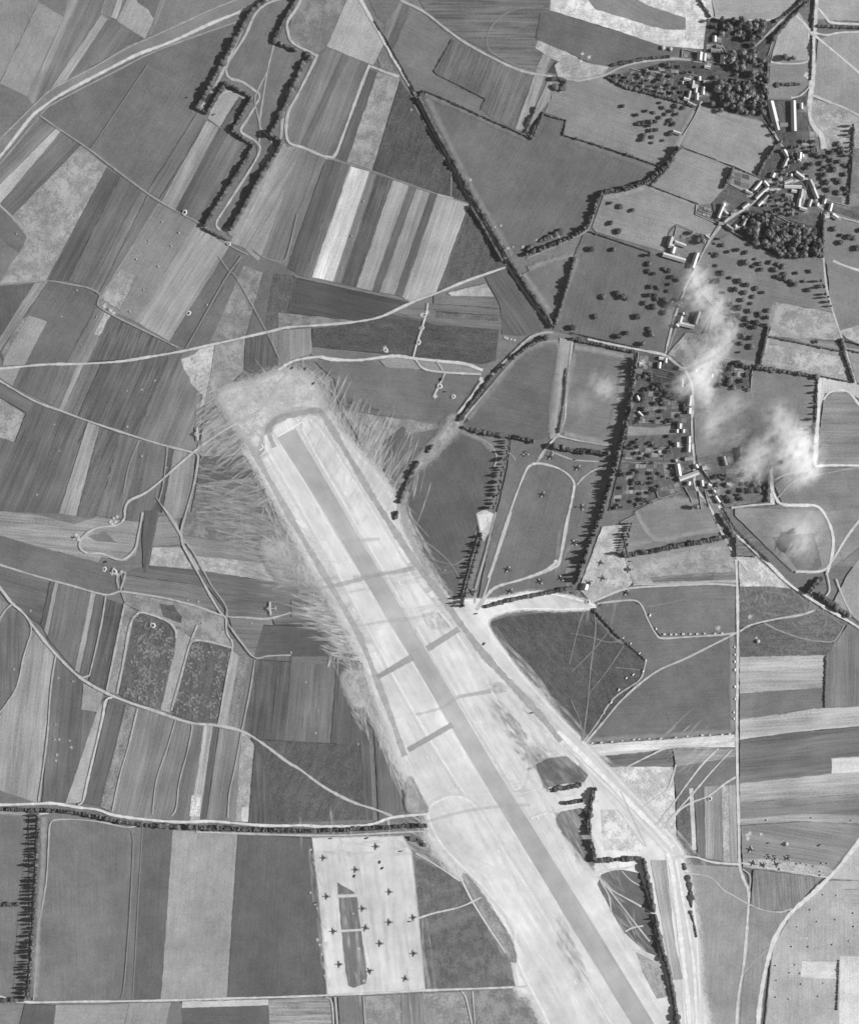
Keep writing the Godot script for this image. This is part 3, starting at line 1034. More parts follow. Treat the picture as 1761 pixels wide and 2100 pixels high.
func fields_west() -> void:
	field("f", 138, "g", [-60, -60, 80, -60, 80, 5, 0, 171, -60, 210])
	field("f", 146, "g", [80, 5, 132, 35, 57, 198, 7, 174, 0, 171])
	field("f", 136, "f", [132, 35, 150, -60, 188, -60, 69, 215, 57, 198])
	field("f", 118, "f", [188, -60, 235, -60, 208, 29, 110, 188, 69, 215])
	field("f", 148, "f", [208, 29, 222, 40, 141, 161, 98, 191])
	field("f", 112, "f", [222, 40, 297, 79, 262, 97, 184, 140, 141, 161])
	field("f", 132, "f", [235, -60, 262, -60, 228, 35, 208, 28])
	field("f", 168, "f", [262, -60, 272, -60, 241, 40, 228, 35])
	field("f", 156, "g", [270, -20, 285, 7, 305, 20, 317, 40, 298, 79, 241, 42])
	field("f", 104, "g", [270, -60, 352, -60, 309, 67, 317, 40, 305, 20, 283, 5, 270, -20])
	field("f", 138, "f", [352, -60, 366, -60, 312, 72, 303, 72])
	field("f", 120, "g", [366, -60, 490, -60, 483, 0, 419, 25, 335, 64, 312, 72])
	field("f", 126, "g", [-60, 340, 0, 285, 72, 215, 111, 181, 188, 141, 263, 97, 302, 80, 335, 65, 429, 22, 483, 0, 543, 0, 506, 18, 436, 47, 352, 85, 285, 111, 235, 136, 161, 174, 114, 201, 87, 221, 64, 241, 0, 322, -60, 390])
	field("f", 106, "g", [84, 238, 131, 191, 201, 154, 319, 104, 497, 40, 400, 215, 404, 231, 302, 394, 181, 307])
	field("f", 112, "g", [303, 134, 396, 181, 396, 221, 404, 231, 302, 394, 188, 307])
	field("f", 116, "f", [-60, 400, 0, 337, 84, 240, 116, 263, 0, 379, -60, 440])
	field("f", 168, "g", [116, 263, 126, 269, 20, 396, 5, 412, -60, 470, -60, 430, 0, 379])
	field("f", 106, "f", [126, 269, 168, 298, 23, 446, 3, 416])
	field("f", 142, "b", [168, 298, 220, 342, 95, 577, 0, 582, 20, 545, 60, 493, 23, 446])
	field("f", 110, "g", [-60, 430, 3, 420, 54, 485, 40, 520, -60, 440])
	field("f", 124, "g", [-60, 440, 40, 520, 20, 545, 0, 582, -60, 590])
	field("f", 97, "f", [220, 344, 248, 362, 140, 577, 95, 577])
	field("f", 112, "f", [248, 362, 288, 391, 185, 590, 140, 577])
	field("f", 124, "f", [288, 391, 303, 399, 203, 603, 185, 590])
	field("f", 112, "f", [303, 399, 327, 417, 205, 615, 203, 603])
	field("f", 134, "g", [327, 417, 403, 456, 362, 525, 278, 659, 198, 624, 205, 612])
	field("f", 148, "b", [248, 552, 280, 567, 246, 637, 208, 612])
	field("f", 150, "f", [403, 456, 472, 500, 459, 525, 347, 701, 278, 659, 362, 525])
	field("f", 108, "g", [472, 500, 505, 512, 382, 713, 347, 701, 459, 525])
	field("f", 110, "g", [505, 512, 585, 550, 606, 568, 580, 675, 430, 706, 382, 716])
	field("f", 128, "b", [500, 545, 540, 560, 505, 690, 430, 705])
	field("f", 100, "r", [560, 560, 606, 566, 580, 675, 540, 682])
	# strips left of the pale track, and below it to the cross road
	field("f", 112, "f", [404, 231, 424, 248, 328, 407, 302, 394])
	field("f", 148, "f", [424, 248, 449, 261, 359, 433, 330, 416])
	field("f", 100, "f", [451, 262, 469, 272, 379, 439, 359, 433])
	field("f", 114, "f", [469, 272, 513, 298, 419, 463, 379, 439])
	field("f", 113, "g", [537, 10, 590, -40, 612, -40, 575, 80, 556, 100, 527, 188, 469, 154, 469, 134, 530, 20])
	field("f", 116, "g", [556, 100, 580, 90, 636, 118, 573, 262, 553, 280, 533, 262, 527, 190])
	field("f", 160, "g", [461, 181, 494, 195, 452, 262, 426, 242, 440, 215])
	field("f", 104, "f", [494, 195, 508, 205, 470, 268, 452, 261])
	field("f", 113, "g", [533, 262, 553, 285, 557, 302, 470, 470, 449, 470, 446, 459, 527, 318, 527, 302])
	field("f", 94, "g", [-60, 590, 0, 587, 73, 580, 0, 696, -60, 760])
	field("f", 140, "f", [73, 580, 100, 577, 0, 722, 0, 696])
	field("f", 106, "g", [100, 577, 158, 587, 203, 605, 198, 625, 144, 743, 10, 750, 0, 722])
	field("f", 128, "b", [45, 655, 60, 647, 30, 700, 10, 735, 5, 722])
	field("f", 150, "g", [60, 647, 97, 659, 50, 748, 6, 750, 10, 735])
	field("f", 124, "f", [198, 629, 218, 640, 168, 743, 136, 745])
	field("a1", 178, "r", [645, 345, 678, 365, 610, 492, 580, 480])
	field("a1", 140, "f", [582, 478, 612, 498, 540, 650, 500, 650])
	field("a1", 101, "c", [678, 368, 1040, 530, 1090, 575, 840, 630, 540, 650, 612, 498], 1.98)
	# between the long road and the track south of it
	field("a1", 148, "g", [-100, 690, 130, 680, 80, 795, 0, 745, -100, 720])
	field("a1", 108, "f", [130, 680, 375, 665, 275, 890, 80, 795])
	field("a1", 122, "f", [375, 665, 475, 662, 362, 935, 275, 890])
	field("a1", 146, "f", [475, 662, 520, 658, 388, 945, 362, 935])
	field("a1", 118, "f", [520, 658, 620, 655, 480, 978, 388, 945])
	field("a1", 100, "c", [620, 655, 1035, 612, 960, 800, 835, 1103, 480, 978], 1.98)
	field("a1", 118, "f", [1035, 612, 1220, 572, 1190, 600, 1110, 628, 1130, 680, 1165, 760, 1180, 790, 1230, 830, 1225, 930, 1210, 1050, 1200, 1195, 1020, 1160, 835, 1103, 960, 800], 1.98)
	earth("mown_ground", "a1", 172, 2.0, [1220, 572, 1322, 545, 1300, 700, 1265, 900, 1225, 930, 1240, 850, 1170, 780, 1160, 740, 1125, 690, 1110, 632, 1190, 602], "b")
	field("a1", 146, "b", [1322, 545, 1500, 500, 1490, 700, 1330, 850, 1275, 880])
	field("a1", 98, "c", [1505, 500, 1640, 475, 1720, 620, 1700, 665, 1545, 720, 1490, 690])
	field("a1", 136, "f", [1640, 475, 1780, 440, 1780, 650, 1710, 665])
	field("a1", 112, "f", [-100, 720, 0, 770, 212, 890, 160, 962, 0, 865, -100, 820])
	field("a1", 150, "b", [-100, 820, 0, 868, 155, 965, 90, 1140, 0, 1110, -100, 1080])
	field("a1", 105, "f", [160, 965, 215, 890, 540, 1012, 480, 1150, 360, 1575, 0, 1560, -100, 1500, -100, 1100, 0, 1110, 90, 1140], 1.98)
	field("a1", 150, "f", [540, 1012, 612, 1045, 470, 1590, 362, 1575])
	field("a1", 107, "c", [612, 1045, 735, 1092, 600, 1600, 470, 1590], 1.98)
	field("a1", 118, "f", [735, 1092, 858, 1130, 760, 1620, 600, 1600])
	field("a1", 112, "f", [858, 1130, 1035, 1170, 950, 1620, 760, 1620])
	field("a1", 92, "f", [1035, 1180, 1065, 1190, 985, 1610, 890, 1610, 960, 1500])
	field("a1", 132, "f", [1065, 1185, 1195, 1215, 1160, 1600, 985, 1610])
	field("a1", 100, "r", [1230, 1225, 1560, 1215, 1610, 1340, 1205, 1395])
	field("a1", 112, "b", [1205, 1395, 1610, 1340, 1780, 1600, 1165, 1600])
	field("a1", 128, "b", [1260, 1010, 1420, 980, 1560, 1220, 1235, 1225, 1200, 1195])
	# around the winding taxi loop
	field("a2", 150, "f", [-180, -20, 250, 20, 450, 75, 600, 30, 860, 60, 830, 260, 770, 300, 620, 275, 600, 312, 350, 242, 0, 142, -180, 90])
	field("a2", 118, "g", [540, 150, 640, 120, 720, 190, 600, 180])
	field("a2", 108, "g", [-180, 90, 0, 145, 350, 245, 640, 320, 730, 380, 740, 490, 640, 500, 350, 425, 0, 322, -180, 270])
	field("a2", 106, "f", [-180, 270, 0, 322, 310, 415, 250, 690, 180, 640, 75, 545, 0, 455, -180, 400])
	field("a2", 88, "f", [310, 415, 340, 428, 290, 740, 250, 690])
	field("a2", 146, "f", [340, 428, 362, 435, 297, 765, 275, 730])
	field("a2", 108, "f", [362, 435, 557, 490, 460, 965, 292, 770])
	field("a2", 146, "f", [555, 490, 592, 500, 490, 990, 460, 965])
	field("a2", 108, "f", [592, 500, 640, 515, 550, 1010, 490, 990])
	field("a2", 98, "c", [640, 525, 760, 565, 655, 1100, 545, 1030, 580, 870])
	field("a2", 134, "b", [760, 560, 850, 615, 720, 1120, 655, 1100])
	field("a2", 140, "b", [740, 490, 1000, 525, 1370, 640, 1420, 830, 1190, 780, 1060, 690, 860, 605, 765, 560])
	field("a2", 100, "r", [975, 560, 1060, 570, 1115, 640, 1110, 680, 1000, 640])
	field("a2", 100, "r", [820, 650, 870, 625, 1060, 695, 1080, 760, 1060, 900, 990, 1210, 830, 1170, 730, 1115])
	field("a2", 166, "g", [1085, 710, 1190, 780, 1050, 1230, 985, 1212, 1060, 900, 1080, 760])
	field("a2", 102, "r", [1170, 800, 1190, 785, 1420, 830, 1400, 900, 1330, 1290, 1200, 1285, 1045, 1235, 1110, 1000])
	field("a2", 150, "f", [1425, 850, 1460, 880, 1390, 1320, 1330, 1295])
	field("a2", 132, "r", [1460, 880, 1525, 890, 1445, 1335, 1390, 1320])
	field("a2", 112, "f", [1525, 890, 1562, 905, 1490, 1345, 1445, 1335])
	field("a2", 97, "c", [1562, 900, 1790, 930, 1790, 1400, 1560, 1390, 1490, 1345])
	field("a2", 118, "f", [1400, 640, 1660, 650, 1670, 690, 1640, 850, 1560, 890, 1430, 740])
	field("a2", 128, "f", [1110, 130, 1500, 190, 1640, 250, 1700, 330, 1200, 270, 1100, 220])
	field("a2", 158, "b", [930, 215, 1100, 218, 1200, 270, 1500, 300, 1780, 340, 1780, 440, 1400, 400, 910, 325])
	field("a2", 104, "f", [905, 328, 1180, 352, 1780, 440, 1780, 510, 1280, 465, 1150, 440, 740, 382])
	field("a2", 118, "f", [740, 382, 1150, 440, 1260, 465, 1345, 610, 1130, 560, 760, 488])
	field("a2", 106, "f", [1280, 465, 1600, 490, 1780, 515, 1780, 650, 1400, 625])
	field("a2", 96, "f", [890, -10, 985, -10, 945, 150, 908, 370, 880, 370, 870, 160])
	field("a2", 132, "f", [972, 0, 1085, 50, 1105, 200, 930, 212, 945, 150])
	field("a2", 118, "b", [1125, 60, 1150, 0, 1470, 0, 1500, 200, 1110, 140])
	field("a2", 106, "f", [1640, 690, 1790, 690, 1790, 930, 1562, 890])
	# south of the diagonal road, down to the hedge
	field("a2", 120, "f", [-180, 520, 0, 530, 62, 570, 0, 700, -180, 860])
	field("a2", 114, "f", [62, 570, 170, 655, 185, 720, 100, 1060, 0, 1250, -180, 1400, -180, 860, 0, 700])
	field("a2", 152, "f", [185, 720, 240, 735, 345, 890, 312, 1100, 235, 1780, 0, 1700, -180, 1700, -180, 1400, 0, 1250, 100, 1060])
	field("a2", 106, "f", [345, 890, 510, 1030, 500, 1210, 590, 1232, 400, 1785, 260, 1785, 312, 1100])
	field("a2", 152, "g", [512, 1045, 635, 1112, 610, 1228, 500, 1208])
	field("a2", 166, "g", [590, 1232, 635, 1150, 668, 1140, 520, 1775, 400, 1785])
	field("a2", 104, "f", [668, 1140, 772, 1178, 610, 1800, 515, 1780])
	field("a2", 140, "r", [772, 1178, 848, 1200, 690, 1840, 612, 1800])
	field("a2", 126, "f", [848, 1200, 1078, 1262, 930, 1880, 690, 1840])
	field("a2", 122, "f", [1078, 1262, 1175, 1288, 1065, 1880, 930, 1875])
	field("a2", 116, "f", [1175, 1286, 1252, 1300, 1165, 1885, 1065, 1880])
	field("a2", 168, "f", [1252, 1298, 1305, 1302, 1225, 1880, 1165, 1885])
	field("a2", 95, "f", [1305, 1310, 1342, 1320, 1262, 1880, 1225, 1880])
	field("a2", 128, "f", [1342, 1320, 1482, 1345, 1440, 1890, 1262, 1880])
	field("a2", 158, "b", [1482, 1345, 1562, 1390, 1520, 1895, 1440, 1890])
	field("a2", 98, "c", [1562, 1390, 1790, 1395, 1790, 1920, 1520, 1900])
	field("a2", 205, "r", [1175, 1730, 1230, 1730, 1222, 1860, 1160, 1860])
	field("a2", 200, "g", [1480, 1805, 1522, 1808, 1518, 1895, 1478, 1890])

	field("a3", 118, "g", [-180, 280, 180, 280, 120, 800, 0, 815, -180, 820])
	field("a3", 121, "g", [-180, 880, 110, 880, 80, 1400, -180, 1390])
	field("a3", 118, "g", [180, 280, 300, 270, 780, 350, 880, 360, 815, 1420, 215, 1425, 190, 1400])
	field("a3", 112, "f", [818, 400, 876, 365, 815, 1420, 752, 1400])
	field("a3", 102, "g", [878, 365, 1060, 380, 985, 1420, 815, 1420])
	field("a3", 152, "g", [1058, 383, 1456, 400, 1390, 1412, 985, 1422])
	field("a3", 101, "g", [1456, 395, 1910, 430, 2010, 1390, 1390, 1412])
	field("a3", 128, "g", [-180, 1440, 160, 1445, 100, 1700, -180, 1700])
	field("a3", 97, "g", [160, 1440, 345, 1450, 320, 1700, 95, 1700])
	field("a3", 150, "g", [345, 1450, 790, 1440, 740, 1700, 320, 1700])
	field("a3", 154, "g", [790, 1440, 1045, 1438, 990, 1700, 740, 1700])
	field("a3", 122, "g", [1045, 1438, 1118, 1440, 1120, 1700, 990, 1700])
	field("a3", 192, "g", [1115, 1428, 1642, 1415, 1642, 1452, 1115, 1468])
	field("a3", 101, "g", [1115, 1468, 1642, 1452, 1655, 1700, 1120, 1700])
	field("a3", 150, "c", [1642, 1415, 2020, 1400, 2060, 1700, 1655, 1700])
	field("b3", 122, "g", [310, 1400, 465, 1395, 482, 1700, 325, 1700])
	field("b3", 142, "b", [470, 1395, 690, 1385, 700, 1700, 482, 1700])
	field("b3", 126, "f", [690, 1385, 830, 1380, 830, 1700, 700, 1700])
	field("b3", 140, "b", [830, 1380, 1070, 1365, 1150, 1700, 830, 1700])
	field("b3", 124, "b", [1070, 1365, 1460, 1345, 1640, 1700, 1150, 1700])

func fields_middle() -> void:
	# dark strips left of the landing ground
	earth("worn_grass", "b2", 150, 14.0, [-160, 190, 0, 180, 90, 260, 200, 400, 240, 470, 100, 440, -60, 400], "b")
	field("b2", 112, "f", [-100, 470, 175, 465, 180, 570, -100, 510])
	field("b2", 112, "f", [-100, 640, 160, 650, 300, 690, -80, 690])
	field("b2", 94, "g", [-150, 692, 170, 700, 300, 800, 300, 880, -210, 890])
	field("b2", 96, "c", [-180, 905, 25, 915, -20, 1395, -230, 1390])
	field("b2", 108, "f", [25, 915, 137, 928, 75, 1400, -20, 1395])
	field("b2", 118, "f", [137, 928, 300, 915, 262, 1420, 75, 1400])
	field("b2", 101, "f", [300, 900, 480, 980, 480, 1200, 505, 1600, 300, 1420, 262, 1420])
	field("b2", 97, "r", [-230, 1390, 300, 1418, 440, 1420, 480, 1880, -60, 1900, -160, 1500], 1.98)
	field("b2", 102, "f", [440, 1300, 500, 1380, 525, 1880, 478, 1885])
	field("b2", 104, "f", [530, 1340, 620, 1440, 680, 1580, 690, 1830, 560, 1890])
	earth("worn_grass", "b2", 156, 10.0, [330, 1000, 480, 980, 560, 1200, 690, 1560, 620, 1500, 520, 1300, 470, 1200, 400, 1190], "b")
	# strips between the tree-lined enclosure and the straight road
	field("b0", 126, "b", [90, -180, 330, -180, 385, 20, 235, 285, 165, 335, 20, 268, 0, 190])
	field("b0", 170, "g", [400, -100, 440, 0, 590, 260, 520, 400, 235, 285])
	field("b0", 120, "f", [170, 350, 235, 290, 520, 400, 490, 440, 300, 940, 245, 962, 0, 880, 0, 700])
	field("b0", 101, "f", [330, 330, 372, 345, 112, 905, 72, 892])
	field("b0", 92, "f", [505, 425, 548, 440, 358, 990, 300, 968])
	field("b0", 140, "b", [548, 440, 680, 485, 515, 1040, 360, 990])
	field("b0", 128, "r", [550, 345, 610, 330, 680, 475, 560, 430])
	field("b0", 88, "r", [685, 490, 790, 640, 1000, 1040, 1115, 1245, 995, 1210, 518, 1040])
	field("f", 142, "f", [557, 302, 620, 300, 655, 318, 530, 535, 500, 508, 472, 498])
	field("f", 122, "f", [620, 300, 669, 325, 610, 440, 585, 545, 535, 532])
	field("f", 100, "f", [669, 325, 704, 334, 650, 480, 624, 568, 590, 550])
	field("f", 114, "f", [704, 334, 720, 341, 640, 569, 624, 568])
	field("f", 198, "f", [720, 341, 758, 352, 684, 578, 640, 569])
	field("f", 120, "f", [758, 352, 773, 359, 700, 582, 684, 578])
	field("f", 92, "c", [773, 359, 805, 369, 730, 589, 700, 582])
	field("f", 145, "f", [805, 369, 840, 381, 763, 597, 730, 589])
	field("f", 96, "f", [840, 381, 854, 386, 778, 600, 763, 597])
	field("f", 142, "f", [854, 386, 882, 396, 810, 605, 778, 600])
	field("f", 95, "f", [882, 396, 897, 399, 825, 609, 810, 605])
	field("f", 162, "f", [897, 399, 961, 419, 894, 600, 839, 620, 825, 609])
	field("f", 96, "r", [963, 425, 985, 455, 1045, 545, 895, 600])
	field("b1", 80, "f", [50, 130, 740, 285, 560, 370, 400, 400, 0, 350])
	field("b1", 122, "b", [-60, 345, 400, 395, 380, 410, 0, 440, -60, 445])
	field("b1", 88, "r", [150, 445, 420, 410, 620, 350, 900, 420, 1290, 450, 1270, 640, 1200, 660, 780, 615, 300, 570, 150, 560])
	field("b1", 134, "f", [-60, 455, 140, 440, 150, 570, 140, 600, 0, 640, -60, 690])
	field("b1", 118, "g", [150, 560, 560, 600, 740, 610, 500, 635, 240, 630, 140, 605])
	field("b1", 122, "g", [640, 345, 860, 290, 880, 300, 900, 350, 700, 350])
	field("b1", 112, "f", [890, 290, 1290, 320, 1310, 450, 900, 420, 640, 340])
	field("b1", 108, "r", [900, 340, 1280, 365, 1290, 400, 900, 380])
	field("b1", 160, "b", [970, 225, 1210, 165, 1260, 250, 1000, 245])
	field("b1", 116, "f", [890, 235, 1010, 245, 1265, 250, 1295, 320, 890, 290])
	field("b1", 97, "f", [1205, 130, 1330, 75, 1560, 420, 1560, 460, 1430, 490, 1310, 480, 1300, 320, 1265, 240])
	field("b1", 142, "g", [640, 615, 780, 625, 1080, 660, 1190, 700, 1180, 725, 960, 715, 830, 690, 600, 680, 560, 640])
	field("b1", 112, "g", [170, 650, 500, 640, 620, 685, 950, 715, 1180, 735, 1040, 930, 1000, 1000, 700, 1010, 520, 980, 420, 1000, 320, 920, 290, 760, 210, 690])
	field("b1", 106, "r", [290, 830, 560, 940, 500, 1000, 430, 1000, 320, 950])
	field("b1", 108, "g", [590, 1100, 720, 1020, 980, 1040, 880, 1150, 720, 1300, 640, 1420, 570, 1270])
	field("b1", 132, "b", [330, 940, 720, 1000, 980, 1040, 590, 1120, 570, 1280, 480, 1240, 420, 1100])
	field("b1", 98, "g", [575, 1150, 700, 1040, 720, 1060, 690, 1200, 620, 1265, 570, 1262])

	field("b0", 112, "g", [470, -60, 690, -60, 690, 0, 600, 145, 545, 110])
	field("b0", 134, "f", [690, 0, 710, 15, 605, 270, 585, 215, 600, 145])
	field("b0", 106, "f", [710, 15, 745, 60, 635, 320, 605, 270])
	field("b0", 117, "g", [745, 60, 860, 110, 1003, 238, 893, 432, 912, 458, 1205, 605, 1188, 672, 1100, 690, 830, 555, 800, 592, 635, 320])
	field("b0", 106, "c", [1005, 240, 1250, 372, 1520, 452, 1390, 790, 1240, 722, 1190, 668, 1205, 605, 912, 458, 893, 434])
	field("b0", 111, "c", [740, -100, 1650, -100, 1640, 40, 1600, 82, 1540, 232, 1510, 292, 1550, 322, 1525, 438, 1300, 362, 1000, 192, 850, 78])
	field("b0", 166, "b", [1540, 232, 1770, 312, 1770, 385, 1640, 372, 1585, 345, 1510, 292])
	field("b0", 122, "b", [1660, 380, 1800, 400, 1790, 490, 1645, 460])
	field("b0", 152, "f", [1558, 332, 1605, 345, 1450, 805, 1388, 790, 1480, 540])
	field("b0", 152, "f", [1590, 480, 1620, 480, 1600, 620, 1540, 680, 1450, 810])
	field("b0", 84, "r", [1630, 378, 1657, 388, 1640, 452, 1592, 442])

func fields_east() -> void:
	field("c0", 104, "g", [-190, 85, -129, 70, 0, 103, 300, 193, 560, 283, 680, 298, 620, 345, 480, 365, 260, 405, 100, 380, -30, 315, -215, 240])
	field("c0", 190, "b", [-115, -100, 850, -100, 870, 110, 830, 130, 812, 300, 680, 292, 560, 283, 300, 193, 0, 103, -129, 62])
	field("c0", 128, "g", [30, -100, 240, -100, 480, 40, 700, 112, 700, 182, 600, 182, 490, 165, 330, 110, 150, 60])
	field("c0", 158, "b", [-30, 330, 100, 385, 230, 410, 200, 450, 60, 485, -80, 470, -100, 400])
	field("c0", 133, "g", [-120, 470, 0, 495, 200, 462, 240, 490, 430, 560, 770, 645, 655, 890, 560, 1000, 540, 1020, 0, 845, -45, 830, -30, 735, -165, 690, -120, 600])
	field("c0", 108, "g", [-900, 560, -240, 850, -165, 695, -30, 735, -45, 830, 0, 848, 530, 1025, 470, 1120, 190, 1180, 120, 1200, 90, 1390, 0, 1440, -270, 1550, -390, 1560, -930, 600], 2.1)
	field("c0", 150, "g", [790, 640, 960, 688, 1180, 745, 1245, 880, 1130, 1080, 690, 902, 668, 882])
	field("c0", 142, "g", [680, 902, 1130, 1082, 1160, 1100, 1060, 1180, 960, 1130, 880, 1240, 780, 1252, 470, 1132, 490, 1108])
	field("c0", 143, "g", [200, 1190, 460, 1138, 780, 1252, 760, 1312, 890, 1382, 840, 1452, 640, 1370, 590, 1400, 560, 1540, 150, 1418, 128, 1390])
	field("c0", 128, "g", [640, 1375, 760, 1420, 810, 1480, 790, 1570, 560, 1570, 600, 1420])
	field("c1", 109, "g", [80, -140, 500, -12, 720, 60, 720, 130, 620, 340, 580, 590, 410, 572, 0, 482, -110, 450, 10, 20])
	field("b1", 118, "g", [1480, 85, 1500, 50, 1740, 0, 1790, -40, 1640, 420, 1608, 400, 1420, 120])
	field("c0", 90, "r", [230, 470, 600, 372, 800, 382, 830, 130, 880, 105, 1230, 120, 1210, 380, 1195, 600, 1330, 950, 1245, 880, 1180, 745, 960, 688, 790, 640, 430, 562])
	field("c0", 112, "r", [380, 430, 640, 480, 600, 560, 360, 500])
	field("c0", 168, "g", [1290, 130, 1380, 60, 1460, 180, 1455, 370, 1220, 370])
	field("c0", 136, "g", [1215, 372, 1455, 372, 1460, 510, 1370, 592, 1200, 592])
	field("c0", 160, "g", [840, -100, 1440, -100, 1340, 80, 1230, 122, 880, 105])
	field("c0", 158, "g", [1505, -100, 1900, -100, 1900, 135, 1500, 120])
	field("c0", 150, "g", [1510, 240, 1600, 205, 1900, 195, 1900, 800, 1600, 645, 1480, 590])
	field("c0", 150, "b", [1470, 600, 1600, 642, 1900, 790, 1900, 930, 1560, 925, 1500, 780, 1450, 740])
	field("c0", 92, "r", [1200, 590, 1440, 590, 1450, 800, 1500, 960, 1450, 1090, 1300, 1180, 1130, 1080, 1245, 880])
	field("c0", 116, "b", [1380, 940, 1560, 925, 1900, 900, 1900, 1360, 1520, 1225, 1440, 1090])
	field("c0", 100, "r", [860, 1240, 960, 1130, 1060, 1180, 1160, 1095, 1300, 1150, 1450, 1090, 1520, 1225, 1900, 1360, 1900, 1420, 1540, 1320, 1540, 1400, 1250, 1330, 1090, 1290, 940, 1390, 880, 1350])
	field("c0", 130, "g", [1540, 1320, 1900, 1400, 1900, 1720, 1640, 1680, 1540, 1600])
	field("c0", 80, "r", [1090, 1280, 1250, 1330, 1540, 1400, 1535, 1570, 1300, 1600, 1060, 1480, 960, 1400])
	field("c1", 126, "g", [840, -80, 960, -130, 1060, -90, 1300, 20, 1535, 0, 1560, 200, 1600, 345, 1250, 282, 1228, 430, 900, 345, 720, 130])
	field("c1", 152, "b", [1250, 282, 1600, 348, 1662, 520, 1200, 492, 1225, 430])
	field("c1", 160, "b", [1200, 495, 1662, 590, 1722, 772, 1520, 736, 1158, 662])
	field("c1", 113, "g", [880, 340, 1200, 440, 1152, 662, 880, 612, 800, 480])
	field("c1", 122, "g", [745, 880, 860, 792, 1085, 836, 1110, 690, 1500, 742, 1480, 1100, 1480, 1282, 1210, 1272, 1040, 1182, 770, 1242, 752, 1000])
	field("c1", 118, "r", [770, 1242, 1040, 1182, 1210, 1275, 1200, 1500, 940, 1540, 860, 1430])
	field("c1", 96, "r", [880, 612, 1110, 660, 1085, 836, 860, 792])
	field("c1", 130, "g", [1560, 10, 1900, 130, 1900, 380, 1640, 470, 1580, 250])
	field("c1", 166, "b", [1640, 460, 1900, 380, 1900, 600, 1680, 505])
	field("c1", 150, "g", [1680, 560, 1900, 600, 1900, 900, 1745, 770])
	field("c1", 190, "g", [1515, 738, 1730, 775, 1900, 880, 1900, 950, 1690, 830, 1550, 840, 1500, 1000])
	field("c1", 134, "f", [1545, 880, 1600, 835, 1690, 835, 1770, 925, 1900, 1000, 1900, 1280, 1500, 1275])
	field("c1", 128, "g", [1240, 1400, 1330, 1330, 1500, 1300, 1900, 1290, 1900, 1600, 1900, 1900, 1700, 1900, 1530, 1900, 1290, 1640, 1130, 1700, 1100, 1560, 1290, 1515])
	field("c1", 138, "g", [500, 1500, 860, 1470, 940, 1570, 1000, 1680, 520, 1735, 430, 1640, 390, 1560])
	field("c1", 102, "r", [395, 590, 560, 605, 700, 700, 725, 900, 740, 1250, 780, 1390, 860, 1480, 500, 1510, 390, 1545, 230, 1560, 300, 1280, 380, 830])
	field("c1", 140, "g", [350, 1040, 480, 1050, 630, 1035, 640, 1088, 345, 1100])
	field("c1", 150, "b", [590, 600, 700, 470, 830, 480, 880, 612, 800, 650, 700, 690])
	field("c1", 117, "g", [-10, 555, 340, 612, 365, 760, 275, 1000, 230, 1160, -70, 1100, -75, 900])
	field("b1", 106, "g", [1640, 520, 1662, 545, 1622, 820, 1600, 1110, 1500, 1130, 1380, 1105, 1065, 1040, 1240, 830, 1400, 600])
	field("b1", 152, "g", [1660, 500, 1740, 520, 1660, 1110, 1600, 1120, 1625, 820])
	field("b1", 98, "g", [1030, 1060, 1230, 1140, 1275, 1230, 1250, 1400, 1180, 1570, 1090, 1850, 1040, 2015, 1000, 2135, 850, 1965, 730, 1700, 690, 1565, 720, 1420, 790, 1320, 900, 1180], 1.2)
	field("f", 112, "g", [1048, 898, 1130, 930, 1240, 935, 1255, 950, 1232, 1050, 1186, 1160, 1190, 1205, 1170, 1214, 985, 1248, 978, 1240, 1000, 1130, 1040, 960], 1.85)
	field("c2", 170, "b", [190, 90, 330, 75, 260, 270, 330, 285, 380, 430, 330, 470, 130, 560, 50, 470])
	field("c2", 132, "g", [380, 20, 450, -10, 880, -40, 935, 110, 520, 172, 345, 250, 300, 60])
	field("c2", 150, "b", [330, 285, 700, 240, 1000, 160, 1005, 440, 380, 440])
	field("c2", 116, "f", [480, 400, 760, 375, 1005, 365, 1005, 410, 500, 425])
	field("c2", 117, "g", [150, 560, 330, 470, 1005, 455, 1005, 745, 560, 770, 500, 700, 430, 570, 380, 545])
	field("c2", 112, "g", [145, 600, 200, 555, 380, 550, 430, 575, 530, 768, 1000, 755, 1005, 1355, 90, 1412, 440, 1000, 460, 905, 305, 765])
	field("b2", 93, "r", [1172, 700, 1350, 640, 1761, 598, 1870, 600, 2030, 770, 2185, 910, 2150, 1000, 1800, 1420, 1700, 1370, 1580, 1200, 1500, 1110, 1210, 790], .9)
	field("b2", 103, "f", [1172, 700, 1280, 700, 1560, 1090, 1500, 1110, 1210, 790])
	field("c2", 113, "r", [1030, 458, 1250, 458, 1340, 472, 1500, 602, 1030, 712])
	field("c2", 190, "b", [1020, 260, 1130, 270, 1340, 470, 1250, 458, 1030, 455])
	field("c2", 108, "r", [1030, 715, 1500, 605, 1680, 682, 1620, 790, 1570, 880, 1030, 888])
	field("c2", 174, "f", [1030, 890, 1552, 880, 1546, 1076, 1030, 1112])
	field("c2", 120, "g", [1030, 1112, 1546, 1076, 1546, 1197, 1440, 1202, 1030, 1270])
	field("c2", 126, "f", [1560, 880, 1690, 690, 1900, 780, 1900, 1185, 1548, 1200])
	field("c2", 172, "f", [1030, 1270, 1260, 1240, 1480, 1200, 1900, 1180, 1900, 1300, 1400, 1342, 1030, 1392])
	field("c2", 113, "f", [1030, 1395, 1480, 1338, 1900, 1300, 1900, 1495, 1590, 1508, 1590, 1600, 1030, 1660])
	field("c2", 233, "g", [1590, 1506, 1900, 1490, 1900, 1590, 1590, 1602])
